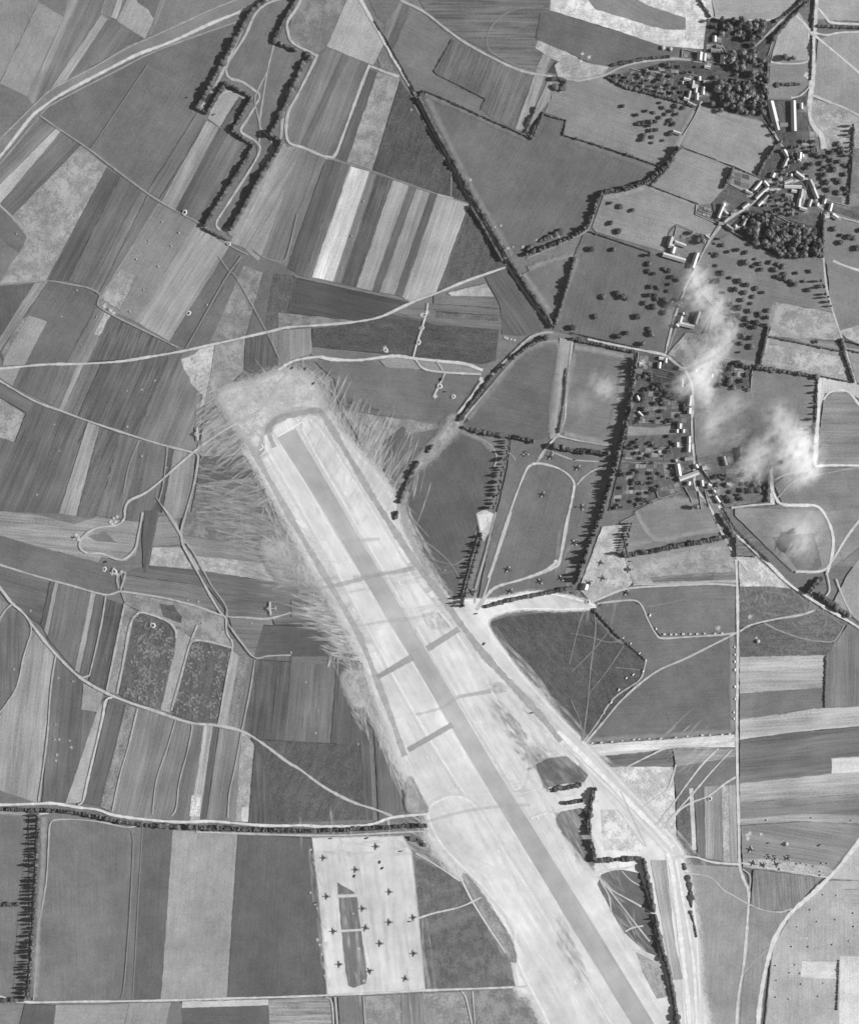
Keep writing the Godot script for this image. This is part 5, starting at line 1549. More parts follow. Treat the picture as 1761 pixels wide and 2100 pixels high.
	# the earth road across the middle
	road("farm_track", "b1", 204, 7.0, [-60, 700, 0, 660, 60, 635, 190, 618, 260, 632, 420, 638, 560, 622, 660, 612, 780, 628, 940, 645, 1080, 660, 1190, 700])
	road("farm_track", "b1", 196, 5.0, [780, 632, 830, 690, 960, 712, 1180, 724])
	road("farm_track", "b1", 180, 4.0, [905, 640, 955, 712], "road", .8)
	road("dirt_track", "b1", 200, 4.5, [855, 290, 845, 350, 820, 440, 790, 530, 765, 625])
	road("dirt_track", "b1", 190, 4.5, [962, 712, 940, 760, 920, 800, 890, 860])
	spots("b1", 210, [820, 362, 850, 345, 815, 440, 795, 530, 590, 570, 605, 585, 920, 795, 900, 860, 1010, 860, 1180, 755], 5, 9)
	spots("b1", 205, [1325, 498, 1340, 505, 1365, 510, 1385, 515], 4, 5)
	road("lane", "b1", 172, 6.0, [1620, 470, 1560, 470, 1480, 500, 1400, 570, 1280, 690, 1160, 840, 1035, 1010, 960, 1080, 880, 1160, 780, 1270, 710, 1400, 670, 1565])
	road("farm_track", "b1", 206, 7.0, [1190, 760, 1120, 860, 1020, 990, 960, 1060, 890, 1130], "road", .9)
	road("farm_track", "b1", 186, 5.0, [1640, 520, 1500, 540, 1380, 640, 1240, 800, 1120, 940, 1040, 1040], "road", .9)
	earth("worn_ground", "b1", 150, 14.0, [1000, 980, 1050, 1000, 1050, 1060, 960, 1150, 880, 1240, 760, 1330, 720, 1330, 850, 1180, 930, 1090], "b")
	road("farm_track", "b1", 170, 4.0, [1090, 1090, 1200, 1130, 1250, 1170, 1275, 1230, 1260, 1290])
	road("farm_track", "b1", 200, 5.0, [1740, 500, 1720, 660, 1700, 860, 1690, 1000, 1650, 1090, 1590, 1160, 1530, 1240], "road", .9)
	road("farm_track", "b1", 186, 4.0, [1650, 1100, 1780, 1130, 1960, 1160])
	road("perimeter_track", "v8", 196, 5.5, [100, 1690, 140, 1565, 400, 780, 540, 420, 600, 320, 690, 287, 800, 300, 950, 345, 1080, 430, 1150, 540, 1130, 700])
	road("perimeter_track", "v8", 200, 7.5, [1150, 560, 1120, 740, 1060, 1000, 970, 1480, 900, 1560, 780, 1620])
	road("farm_track", "b2", 200, 7.0, [1650, 300, 1560, 365, 1420, 415, 1270, 460, 1200, 530, 1150, 600])
	road("farm_track", "b2", 196, 5.0, [1365, 0, 1270, 290, 1180, 560, 1150, 600])
	road("farm_track", "b2", 176, 5.0, [1270, 0, 1210, 250, 1150, 460, 1140, 560], "road", .8)
	spots("b2", 235, [1635, 300], 5, 6)
	road("dirt_track", "v8", 172, 4.0, [1180, 550, 1260, 460, 1370, 380, 1500, 330])
	road("dirt_track", "v8", 170, 4.0, [880, 150, 1000, 195, 1150, 245, 1450, 265])
	road("dirt_track", "v8", 176, 4.0, [690, 270, 760, 190, 800, 110])
	road("dirt_track", "v8", 160, 4.0, [200, 210, 240, 165, 330, 150, 390, 190, 430, 250], "road", .8)
	earth("worn_ground", "v8", 190, 4.0, [60, 860, 160, 900, 100, 1130, 40, 1230, 10, 1150, -40, 900], "b")
	road("dirt_track", "b2", 150, 3.5, [760, 140, 850, 190, 950, 270, 1010, 340, 1050, 410], "road", .7)
	road("dirt_track", "b2", 150, 3.0, [830, 270, 950, 310, 1020, 320, 1080, 280], "road", .6)
	# lanes and streets of the village
	road("lane", "c0", 186, 5.0, [800, 620, 760, 690, 700, 800, 655, 895])
	road("lane", "c0", 150, 5.0, [655, 895, 560, 1040, 470, 1128, 330, 1165, 180, 1192, 110, 1390, 0, 1462, -270, 1580])
	road("lane", "v3", 186, 5.5, [820, 170, 885, 250, 850, 370, 810, 480, 800, 640, 680, 660, 560, 730, 430, 850, 250, 960, 90, 1070, 40, 1130, -90, 1300])
	road("lane", "c0", 172, 5.0, [1090, 570, 1150, 650, 1200, 730, 1260, 850, 1320, 930])
	road("lane", "v3", 190, 6.0, [820, 570, 960, 560, 1070, 520, 1130, 540, 1100, 700, 1080, 860])
	road("lane", "v3", 180, 6.0, [1130, 540, 1190, 660, 1260, 820, 1320, 900, 1500, 980, 1761, 1050, 1850, 1080])
	road("lane", "v5", 200, 6.0, [-160, 530, 0, 570, 300, 625, 560, 675, 780, 720, 880, 790, 1000, 890, 1060, 950, 1120, 1100, 1130, 1300, 1120, 1500, 1125, 1790, 1145, 2020, 1150, 2250, 1200, 2400, 1330, 2570, 1450, 2830, 1520, 2960, 1650, 3170, 1800, 3360])
	road("lane", "v4", 176, 5.0, [1180, 610, 1060, 770, 960, 940, 880, 1120, 760, 1330, 700, 1480])
	road("lane", "v5", 190, 5.0, [1030, -60, 960, 120, 890, 330, 830, 560, 800, 700])
	road("road", "c0", 206, 12.0, [1500, -80, 1490, 100, 1480, 240, 1480, 400, 1470, 530, 1455, 680, 1480, 770, 1530, 830, 1545, 910])
	road("farm_track", "c0", 204, 6.0, [1350, 80, 1410, 130, 1470, 200, 1540, 260, 1660, 360, 1800, 480])
	road("farm_track", "c0", 190, 6.0, [1470, 580, 1580, 625, 1680, 665, 1800, 730])
	road("farm_track", "c0", 206, 6.0, [1510, 50, 1560, 110, 1600, 140, 1800, 150])
	road("farm_track", "c0", 204, 5.0, [1480, 200, 1560, 215, 1640, 200, 1800, 195])
	road("farm_track", "c0", 196, 6.0, [870, 110, 980, 115, 1150, 125, 1240, 115, 1320, 75])
	road("lane", "c0", 176, 5.0, [1430, -20, 1330, 80, 1250, 160, 1150, 260, 1080, 330])
	road("farm_track", "c0", 196, 5.0, [1450, 200, 1455, 350, 1420, 385, 1300, 390, 1220, 380])
	road("farm_track", "c0", 190, 5.0, [1465, 520, 1420, 570, 1370, 595, 1220, 605])
	road("farm_track", "c1", 190, 5.0, [1540, 0, 1560, 190, 1600, 340, 1660, 520, 1740, 780])
	road("farm_track", "c1", 200, 6.0, [1600, 30, 1700, 70, 1900, 130])
	road("road", "c1", 220, 10.0, [1520, 745, 1515, 900, 1500, 1100, 1490, 1285])
	road("farm_track", "c1", 214, 6.0, [1540, 880, 1580, 835, 1640, 820, 1700, 835, 1760, 910, 1860, 1010])
	road("farm_track", "c1", 222, 6.0, [1490, 1285, 1620, 1280, 1900, 1285])
	road("road", "c1", 220, 9.0, [1220, 1290, 1225, 1400, 1230, 1520])
	road("farm_track", "c1", 220, 7.0, [1230, 1440, 1280, 1515, 1400, 1525, 1500, 1530, 1560, 1600, 1600, 1720, 1590, 1850, 1560, 1950])
	road("farm_track", "c1", 186, 4.0, [1240, 1370, 1330, 1330, 1460, 1310], "road", .8)
	road("farm_track", "c1", 180, 3.5, [1260, 1480, 1360, 1380, 1500, 1340, 1761, 1290], "road", .7)
	road("farm_track", "c1", 200, 5.0, [980, 1540, 1100, 1525, 1230, 1515])
	road("farm_track", "c2", 206, 6.0, [1900, -120, 1700, 130, 1600, 290, 1530, 360, 1370, 365])
	road("farm_track", "c2", 200, 4.0, [1620, 410, 1660, 520, 1710, 620])
	road("farm_track", "c2", 200, 4.0, [1560, 360, 1580, 480, 1540, 540, 1620, 590, 1710, 640])
	road("road", "c2", 216, 7.0, [900, -40, 960, 60, 1000, 125, 1120, 240, 1220, 330, 1320, 430, 1430, 510, 1560, 590, 1700, 670, 1900, 800])
	road("road", "c2", 210, 7.0, [1008, 290, 1015, 480, 1018, 700, 1016, 1000, 1012, 1300, 1015, 1565, 1018, 1720, 1025, 1960, 1030, 2165, 1060, 2260, 1085, 2330, 1075, 2520, 1055, 2760, 1020, 2980, 1005, 3270])
	road("farm_track", "c2", 196, 5.0, [-20, 540, 110, 550, 300, 480, 400, 462, 600, 450, 850, 440, 1010, 450])
	road("farm_track", "c2", 200, 4.0, [380, 445, 600, 440, 860, 425, 1010, 425], "road", .8)
	road("farm_track", "c2", 186, 4.5, [160, 560, 250, 548, 380, 540, 430, 570, 470, 660, 520, 750, 560, 772, 700, 765, 900, 752, 1010, 740])
	road("farm_track", "c2", 190, 5.0, [1010, 740, 900, 795, 700, 895, 540, 965, 420, 1050, 300, 1160, 200, 1280, 90, 1410])
	road("farm_track", "c2", 176, 4.0, [460, 900, 445, 960, 415, 1030, 260, 1140, 160, 1290, 80, 1400])
	road("farm_track", "c2", 190, 5.0, [1030, 730, 1100, 690, 1250, 655, 1400, 630, 1490, 600])
	road("dirt_track", "c2", 170, 3.5, [1180, 680, 1260, 720, 1400, 770, 1520, 790, 1610, 785, 1670, 690], "road", .8)
	road("dirt_track", "c2", 150, 3.0, [70, 620, 30, 760, -10, 930], "road", .7)
	road("dirt_track", "c2", 150, 3.5, [140, 610, 150, 720, 120, 950, 100, 1180, 70, 1400], "road", .8)
	road("dirt_track", "c2", 140, 3.0, [230, 730, 120, 860, 0, 980], "road", .8)
	road("dirt_track", "c2", 140, 3.0, [320, 820, 220, 970, 100, 1120], "road", .8)
	road("dirt_track", "c2", 140, 3.0, [0, 740, 120, 765, 220, 795, 300, 790], "road", .7)
	road("dirt_track", "c2", 150, 3.0, [0, 1150, 60, 1300, 65, 1400], "road", .7)
	road("dirt_track", "c2", 150, 3.0, [270, 950, 420, 965], "road", .7)
	road("dirt_track", "c2", 160, 3.0, [800, 275, 900, 310, 1000, 360], "road", .8)
	road("dirt_track", "c2", 160, 3.0, [460, 580, 620, 550, 760, 520, 1000, 525], "road", .5)
	road("farm_track", "c2", 204, 4.0, [330, 1565, 480, 1490, 600, 1440, 800, 1430, 960, 1410, 1010, 1380])
	road("farm_track", "c3", 206, 4.0, [420, 250, 520, 180, 590, 130, 630, 20, 640, -20])
	road("farm_track", "c3", 206, 4.5, [510, 360, 600, 250, 700, 110, 800, -20, 900, -120])
	road("farm_track", "c3", 200, 4.0, [540, 380, 640, 270, 740, 160, 860, 20, 980, -110])
	road("farm_track", "c3", 204, 4.5, [570, 370, 660, 260, 740, 210, 840, 170, 940, 95, 1005, 55])
	road("farm_track", "c3", 214, 5.5, [640, 540, 760, 545, 860, 575, 1030, 590])
	road("farm_track", "c3", 190, 4.0, [690, 640, 800, 655, 870, 680, 930, 745, 1000, 785, 1080, 830, 1180, 870, 1280, 880, 1350, 860])
	road("perimeter_track", "c3", 244, 12.0, [590, 520, 615, 620, 640, 800, 665, 1000, 695, 1250, 715, 1450, 730, 1700])
	road("perimeter_track", "c3", 240, 8.0, [640, 560, 665, 700, 700, 900, 735, 1100, 755, 1300, 770, 1700])
	road("perimeter_track", "c2", 244, 14.0, [-80, 1340, 60, 1480, 200, 1620, 340, 1760, 500, 1920, 620, 2050])
	road("farm_track", "c3", 190, 3.5, [1050, 620, 1090, 650, 1095, 700, 1085, 760])
	road("farm_track", "c3", 200, 4.0, [1040, 580, 1200, 610, 1400, 640, 1540, 665, 1620, 665, 1900, 675])
	road("road", "c3", 222, 11.0, [1900, 290, 1761, 450, 1640, 600, 1500, 745, 1340, 890, 1250, 1030, 1200, 1180, 1165, 1350, 1145, 1520, 1140, 1700])
	road("farm_track", "c3", 200, 4.0, [300, 140, 460, 480], "road", .5)
	road("dirt_track", "c3", 214, 4.5, [160, 640, 260, 620, 340, 610, 420, 590])
	road("dirt_track", "c3", 206, 4.0, [160, 660, 240, 740, 400, 830, 500, 890])
	road("dirt_track", "c3", 200, 3.5, [190, 690, 300, 830, 400, 960, 480, 1060])
	road("dirt_track", "c3", 200, 3.5, [180, 690, 230, 780, 245, 880])
	road("dirt_track", "c3", 196, 3.0, [310, 630, 370, 690, 470, 745])
	road("dirt_track", "c3", 206, 3.5, [330, 1000, 380, 975, 440, 965])
	road("dirt_track", "c3", 206, 3.5, [380, 1105, 480, 1150, 550, 1190])
	road("dirt_track", "c3", 190, 3.0, [1035, 1270, 1100, 1200, 1210, 1100], "road", .7)
	road("dirt_track", "c3", 180, 3.0, [930, 1140, 980, 1190, 1035, 1195], "road", .7)
	# grass worn pale along hedges and gateways
	for m in [["b0", [850, 600, 1010, 930, 1150, 1200, 1370, 1560], 138], ["b1", [1440, 110, 1530, 240, 1640, 400], 150], ["b1", [1470, 80, 1600, 30, 1740, 0], 150], ["b1", [1640, 400, 1720, 130, 1770, 20], 140], ["b1", [1100, 1000, 1240, 820, 1400, 620, 1520, 550, 1640, 530, 1650, 640, 1615, 900, 1600, 1080], 142],
		["c1", [20, 600, -20, 780, -55, 950, -60, 1080], 150], ["c1", [-40, 1085, 100, 1120, 225, 1145], 165], ["c1", [20, 560, 160, 580, 320, 615], 165], ["c1", [330, 640, 290, 860, 240, 1080], 140], ["b1", [730, 1440, 705, 1560, 740, 1700, 860, 1950], 160], ["b1", [1060, 1075, 1180, 1130, 1250, 1190], 140],
		["c1", [395, 1560, 440, 1650, 530, 1735, 720, 1700, 960, 1655], 178], ["c1", [500, 1510, 640, 1490, 760, 1500, 900, 1480], 182], ["c2", [350, 290, 600, 245, 960, 180], 176], ["c0", [800, 660, 960, 705, 1180, 760], 172], ["c0", [700, 890, 780, 680], 168], ["c0", [480, 1145, 620, 1200, 780, 1265], 160],
		["c0", [200, 1215, 320, 1185, 450, 1150], 160], ["c0", [20, 860, 300, 960, 520, 1035], 125], ["c1", [1210, 520, 1400, 560, 1640, 605, 1700, 760], 190], ["c1", [1170, 670, 1340, 705, 1520, 745], 186], ["c1", [1240, 300, 1225, 420, 1400, 510, 1640, 560], 180], ["a3", [-150, 265, 160, 278], 176], ["a3", [270, 300, 262, 600, 245, 850, 230, 1100, 215, 1400], 172],
		["c0", [560, 1010, 640, 900, 750, 680], 160], ["c2", [160, 640, 280, 770, 330, 800], 140], ["c2", [980, 760, 985, 1000, 985, 1340], 150], ["c2", [120, 1395, 500, 1370, 980, 1340], 146], ["b0", [840, 575, 1200, 735, 1480, 860], 128], ["c1", [880, 625, 1000, 640, 1140, 665], 150], ["a0", [1410, 1440, 1560, 1200, 1740, 880], 168], ["a0", [1180, 690, 1400, 280, 1500, 110], 130]]:
		road("worn_margin", m[0], minf(m[2] + 16, 176), 18.0, m[1], "track", .65)
	# pale spoil and bomb-marked plots
	spots("a2", 206, [680, 60, 700, 40, 720, 30, 690, 75, 710, 60, 455, 160, 470, 140, 485, 165, 640, 350, 700, 350, 690, 375, 720, 380, 745, 365], 4, 8)
	wear = Wear.new(Vector2(235, 1245), Vector2(505, 1500))
	for list in [[850, 660, 930, 690, 985, 730, 970, 760, 1020, 785, 850, 770, 870, 800, 900, 760, 850, 840, 890, 850, 930, 850, 970, 860, 1000, 850, 900, 880, 940, 890, 830, 910, 880, 980, 900, 960, 910, 1000, 850, 1050, 870, 1080, 840, 1100, 920, 1040, 960, 1080, 1010, 1050, 900, 1140, 940, 1170, 970, 1190, 830, 1130, 780, 1100, 1030, 960, 1050, 900, 1060, 840], [1190, 820, 1220, 830, 1180, 870, 1230, 890, 1150, 940, 1140, 1040, 1170, 1000, 1200, 980, 1190, 1060, 1170, 1130, 1160, 1180, 1090, 1100, 1080, 1150, 1060, 1220, 1200, 1240, 1300, 850, 1350, 870, 1380, 880, 1340, 940, 1360, 990, 1320, 1050, 1330, 1110, 1290, 1180, 1300, 1240, 1220, 1135, 1220, 1170]]:
		for k in range(0, list.size(), 2):
			rng.seed = k * 7 + 1
			var q := at("a2", list[k], list[k + 1]) + MID
			for i in 16:
				var o := Vector2(rng.randfn(), rng.randfn()) * 5.5
				var d := Vector2.from_angle(rng.randf() * TAU) * rng.randf_range(1.2, 4.5)
				wear.stroke(q + o - d, q + o + d, rng.randf_range(-1, 1), rng.randf_range(2, 4), rng.randf_range(155, 195), rng.randf_range(.3, .8), rng)
	scuffs(176, 40, [255, 1280, 350, 1440, 40], 80, 60, [10, 50], [1.5, 3.5], [.15, .4], 61)
	scuffs(172, 40, [370, 1310, 460, 1480, 40], 80, 60, [10, 45], [1.5, 3.5], [.15, .4], 62)
	lay_wear()
	spots("a2", 180, [190, 605, 450, 1035, 360, 1015, 90, 960, 340, 1390, 365, 1390, 430, 1400, 440, 1440, 350, 1485, 345, 1520, 345, 1300, 1150, 540, 1215, 550, 1240, 680, 1540, 680], 3, 5)
	spots("a1", 176, [380, 370, 475, 210, 950, 762, 780, 825, 870, 818, 780, 1045, 335, 1030, 365, 1190, 230, 1460, 520, 1290, 1020, 1295, 1270, 300, 1420, 265, 870, 1225], 3, 4.5)
	spots("b2", 170, [845, 290, 960, 355, 20, 860, 110, 1040, 125, 1215, 185, 1215, 170, 1350, 430, 1420], 3, 5)
	spots("c2", 190, [1090, 640, 1130, 770, 1140, 790, 900, 710, 1290, 1250, 1330, 1245, 1360, 1240, 1450, 1225], 4, 9)
	spots("c3", 210, [1075, 410, 1080, 430, 1090, 400, 1160, 405, 1300, 460, 1100, 490, 1270, 590, 1440, 1040, 1400, 1040], 4, 8)
	spots("c0", 214, [560, 292, 555, 300, 1440, 450, 1445, 475, 1430, 460, 70, 330, 60, 375, 110, 350, 605, 298], 5, 8)
	spots("b0", 196, [1265, 1390, 1300, 1380, 1345, 1520, 1375, 1510, 1435, 1510, 1520, 1470, 1640, 1430, 1655, 1445, 1115, 1100, 755, 672, 1665, 565], 3, 6)

func hedges() -> void:
	# the long tree-lined enclosure in the north-west
	hedge("a0", [1620, 5, 1545, 60, 1490, 150, 1400, 320, 1310, 480, 1245, 600, 1205, 660], 6.5, 8.5, "dense dark tree belt along the outer side of the north-western enclosure", .4)
	hedge("a0", [1205, 660, 1268, 692], 4.5, 5.0, "short hedge closing the narrow bay of the north-western enclosure")
	hedge("a0", [1270, 690, 1320, 600, 1372, 518], 6.0, 7.5, "tree belt inside the narrow bay of the north-western enclosure")
	hedge("a0", [1375, 512, 1450, 545, 1542, 600], 5.5, 7.0, "tree belt across the top of the inset light plot")
	hedge("a0", [1540, 605, 1480, 700, 1425, 800], 6.0, 8.0, "tree belt on the right edge of the inset light plot")
	hedge("a0", [1425, 805, 1555, 888], 5.0, 6.0, "short tree belt stepping east below the inset light plot")
	hedge("a0", [1555, 892, 1460, 1050, 1350, 1220, 1245, 1390], 6.0, 8.0, "straight tree belt on the west side of the enclosure's southern arm")
	hedge("a0", [1245, 1395, 1392, 1470], 3.5, 3.5, "low hedge across the southern end of the enclosure")
	hedge("a0", [1410, 1410, 1490, 1270, 1590, 1090, 1680, 950, 1725, 872], 6.0, 8.0, "tree belt on the east side of the enclosure's southern arm")
	hedge("a0", [1722, 868, 1655, 828], 5.0, 6.0, "short tree belt stepping west beside the enclosure's waist")
	hedge("a0", [1655, 825, 1700, 740, 1765, 600, 1800, 520, 1850, 390, 1905, 352], 6.5, 8.0, "tree belt along the enclosure's middle east side", .45)
	hedge("b0", [150, 352, 90, 325, 0, 288, -80, 250], 5.5, 6.0, "gappy tree belt stepping west to the enclosure's northern neck", .5, "hedgerow", .35)
	hedge("a0", [1680, 250, 1740, 120, 1800, 20, 1830, -60], 6.0, 7.5, "tree belt on the north-east edge of the enclosure")
	# along the straight road
	hedge("b0", [530, 130, 600, 240, 700, 420, 790, 590], 2.5, 2.5, "low hedge along the bright straight road's east side")
	hedge("b0", [800, 600, 900, 800, 1010, 990, 1100, 1160, 1230, 1380, 1340, 1570], 5.5, 6.5, "dense dark hedge along the east side of the straight tree-lined road")
	hedge("b0", [1112, 1262, 1180, 1370, 1270, 1530, 1310, 1600], 4.0, 5.0, "short dark hedge on the west side of the straight road")
	hedge("b1", [1345, 20, 1420, 130, 1500, 250, 1570, 350, 1618, 430], 5.5, 6.5, "dark hedge along the road down to the crossroads")
	hedge("b0", [893, 432, 950, 335, 1004, 238], 1.6, 1.8, "thin field hedge north of the square dark crop")
	hedge("b0", [893, 436, 912, 458, 1060, 530, 1206, 606, 1186, 672], 1.6, 1.8, "thin stepped hedge around the square dark crop")
	hedge("b0", [800, 592, 832, 556, 1000, 625, 1200, 720, 1350, 785, 1490, 850], 2.6, 3.2, "long thin hedge running across the big northern meadow", .5)
	hedge("b0", [1512, 662, 1480, 740, 1452, 812, 1492, 848, 1530, 760, 1560, 690], 3.6, 5.0, "hedge around the small dark plot on the meadow's edge", .5)
	hedge("b0", [1565, 700, 1630, 720, 1698, 736, 1680, 828, 1770, 852, 1900, 892, 2080, 950, 2270, 1018], 2.6, 3.0, "long stepped hedge towards the village lane", .5)
	hedge("b0", [1612, 485, 1650, 480, 1695, 500, 1690, 545, 1640, 540, 1615, 530], 6.0, 5.0, "small square copse beside the winding lane", .2, "copse")
	# lane west of the village
	hedge("c0", [650, 905, 600, 985, 540, 1050, 470, 1108, 380, 1140, 290, 1162, 180, 1182], 8.0, 9.0, "thick line of trees along the curved village lane", .45)
	hedge("c0", [640, 930, 580, 1040, 490, 1130], 4.0, 4.0, "bushes on the east bank of the curved village lane", .4)
	hedge("c0", [172, 1195, 140, 1290, 95, 1395, 20, 1440], 7.0, 9.0, "tall trees where the village lane turns south", .45)
	hedge("c0", [10, 1450, -120, 1500, -200, 1530, -280, 1560], 7.0, 7.5, "bushy tree row from the lane down to the straight road", .5)
	hedge("c0", [-60, 1420, -200, 1480, -270, 1530], 5.0, 6.0, "second bushy row beside the lane's western end", .5, "hedgerow", .4)
	hedge("b1", [1745, 20, 1720, 130, 1690, 230, 1660, 330, 1622, 440], 5.0, 7.0, "row of round trees between the triangular and the large meadow", .6)
	hedge("c0", [120, 1418, 300, 1480, 490, 1545], 2.2, 2.4, "thin hedge on the north side of the large meadow")
	hedge("c0", [470, 1130, 620, 1190, 780, 1250], 1.8, 2.0, "thin wall-like hedge between the two light meadows")
	hedge("c0", [245, 400, 330, 385, 450, 360, 600, 348], 4.0, 4.0, "hedge along the north side of the garden lane", .4)
	hedge("c0", [225, 475, 330, 530, 440, 560, 600, 605, 760, 650], 4.5, 4.0, "hedge along the south side of the village gardens", .45)
	hedge("c0", [770, -30, 800, 30, 850, 105], 3.5, 4.5, "hedge running north from the village wood")
	hedge("c0", [1430, -10, 1340, 70, 1250, 130], 4.5, 5.0, "hedge on the north bank of the north-eastern lane", .4)
	hedge("c0", [1450, 10, 1350, 100, 1280, 180, 1220, 260], 4.5, 5.0, "hedge on the south bank of the north-eastern lane", .4)
	hedge("c0", [1485, 0, 1478, 100, 1475, 190], 3.0, 3.0, "hedge along the wide road at the north edge")
	hedge("c0", [1470, 225, 1468, 350, 1462, 490], 3.0, 3.0, "hedge along the wide road beside the light paddock")
	hedge("c0", [1505, 160, 1620, 165, 1790, 172], 4.0, 3.5, "hedge on the south side of the eastern track", .3)
	hedge("c0", [1200, 390, 1196, 480, 1195, 590], 4.0, 6.0, "dark hedge on the west side of the lower paddock")
	hedge("c0", [1330, 520, 1400, 515, 1250, 520], 4.0, 4.0, "clump of bushes in the lower paddock", .5)
	hedge("c0", [690, 905, 880, 975, 1130, 1080], 1.6, 1.6, "thin hedge between the village meadows")
	hedge("c0", [985, 1030, 965, 1090, 930, 1150], 5.0, 7.0, "short dark row of trees at the meadow corner", .5)
	hedge("c0", [1240, 900, 1180, 990, 1140, 1070], 5.0, 7.0, "tree row along the east side of the village meadow", .5)
	hedge("c0", [1725, 780, 1715, 1000, 1695, 1250], 3.5, 4.0, "long hedge on the east side of the village orchard")
	hedge("c0", [1540, 1310, 1538, 1450, 1535, 1570], 4.0, 6.0, "dark hedge on the east side of the village wood")
	# around the large southern meadows
	hedge("c1", [0, 505, 120, 530, 260, 560, 390, 588], 4.5, 4.5, "hedge along the south side of the road into the lower village", .4)
	hedge("c1", [0, 470, 200, 515, 420, 562], 1.8, 2.0, "thin hedge along the north side of the road into the lower village")
	hedge("c1", [915, 350, 1060, 395, 1200, 438], 2.4, 2.6, "thin hedge above the small orchard field", .4)
	hedge("c1", [1200, 442, 1178, 550, 1152, 660], 4.5, 5.5, "dark hedge on the east side of the small orchard field", .2)
	hedge("c1", [1205, 495, 1350, 525, 1500, 555, 1660, 588], 2.4, 2.6, "long thin hedge between the two pale eastern fields", .5)
	hedge("c1", [1652, 515, 1668, 572], 5.0, 5.0, "short thick hedge at the bend of the eastern track", .2)
	hedge("c1", [1664, 592, 1695, 680, 1724, 770], 4.5, 5.0, "thick hedge on the east side of the pale field", .2)
	hedge("c1", [1662, 515, 1790, 550], 2.4, 2.6, "thin hedge on the north side of the small eastern paddock", .4)
	hedge("c1", [1672, 572, 1790, 600], 2.4, 2.4, "thin hedge on the south side of the small eastern paddock", .4)
	hedge("c1", [1520, 735, 1620, 755, 1722, 774], 2.6, 2.6, "thin hedge south of the pale eastern field", .4)
	hedge("c1", [1110, 680, 1250, 700, 1400, 722, 1500, 740], 5.0, 5.0, "bushy hedge on the north side of the smoky meadow", .6)
	hedge("c1", [1505, 745, 1495, 900, 1482, 1080, 1472, 1200], 2.4, 3.0, "thin hedge on the east side of the smoky meadow", .5)
	hedge("c1", [1200, 1285, 1202, 1400, 1198, 1500], 5.0, 6.0, "dark tree row beside the white road corner", .5)
	hedge("c1", [1210, 1275, 1260, 1272], 6.0, 5.0, "small dark clump at the white road corner", .3)
	hedge("c1", [1030, 1180, 1032, 1255], 4.5, 7.0, "short upright row of trees west of the smoke", .2)
	hedge("b1", [1575, 500, 1480, 545, 1400, 605, 1330, 665, 1270, 710], 4.5, 4.5, "gappy hedge along the curved lane north of the dispersal", .5, "hedgerow", .45)
	hedge("b1", [885, 1160, 800, 1250, 735, 1360, 692, 1480, 668, 1565, 648, 1610], 4.5, 5.0, "gappy dark row of bushes along the curved lane by the landing ground", .6, "hedgerow", .55)
	hedge("b1", [1250, 735, 1190, 810, 1120, 900, 1045, 1005], 5.0, 4.0, "dark ditch hedge along the curved lane", .3)
	hedge("b1", [1065, 1048, 1200, 1080, 1360, 1105], 5.0, 4.0, "bushy hedge on the south side of the western meadow", .5)
	hedge("b1", [1380, 1105, 1500, 1135], 7.0, 6.0, "clump of trees at the meadow corner above the aircraft", .5)
	hedge("b1", [1625, 1165, 1761, 1192, 1830, 1205], 8.0, 7.0, "thick tree belt west of the poplar avenue", .5)
	hedge("c1", [60, 1185, 160, 1200, 235, 1215], 8.0, 7.0, "thick tree belt joining the poplar avenue", .5)
	hedge("c1", [392, 640, 372, 800, 338, 1000, 276, 1230, 206, 1480, 172, 1590], 6.5, 6.5, "dense undergrowth along the northern half of the poplar avenue", .5)
	hedge("c2", [168, 30, 120, 150, 70, 300, 25, 440], 4.0, 4.0, "low hedge along the southern half of the poplar avenue", .4)
	hedge("b1", [1700, 690, 1690, 850, 1655, 1080], 2.2, 2.4, "thin hedge beside the pale farm track", .4)
	hedge("b2", [1205, 580, 1350, 540, 1550, 500, 1740, 462], 5.5, 4.5, "dark hedge above the wide white curve", .35)
	hedge("b2", [1180, 130, 1110, 380, 1060, 580], 3.0, 3.0, "low hedge under the poplars by the landing ground", .4)
	hedge("c2", [325, 268, 450, 250, 600, 218, 780, 185, 950, 152], 8.0, 4.5, "double bushy hedge above the scuffed pale field", .6, "hedgerow", .2)
	hedge("c2", [148, 602, 220, 685, 300, 768], 4.5, 4.0, "short thick dark hedge running down from the white curve", .1)
	hedge("c2", [310, 780, 380, 840, 455, 905], 1.8, 1.6, "thin hedge beside the bell-shaped tents", .4)
	hedge("c2", [905, 20, 955, 95, 1005, 160], 6.0, 5.0, "bushes along the south-eastern road below the village", .5)
	hedge("c2", [925, -20, 1010, 110, 1110, 210, 1215, 305], 3.5, 3.5, "hedge along the south-eastern road", .4)
	hedge("c2", [1003, 160, 1005, 270], 4.0, 5.0, "short hedge where the straight farm road begins", .4)
	hedge("c2", [1010, 268, 1120, 272], 2.4, 2.4, "thin hedge above the white worn ground", .4)
	hedge("c2", [1530, 405, 1490, 440, 1450, 490], 9.0, 7.5, "dark copse beside the south-eastern road", .4, "copse")
	hedge("c2", [1520, 505, 1600, 570, 1690, 632], 6.5, 6.0, "tree belt between the south-eastern road and its side track", .4)
	hedge("c2", [1555, 885, 1550, 1040, 1548, 1198], 2.4, 2.6, "straight dark hedge east of the pale rectangular field", .2)
	# south-western hedges
	hedge("a3", [-150, 240, 0, 245, 120, 252, 250, 258, 400, 262, 540, 285, 620, 300], 7.0, 6.5, "dark tree row along the western end of the southern road", .4)
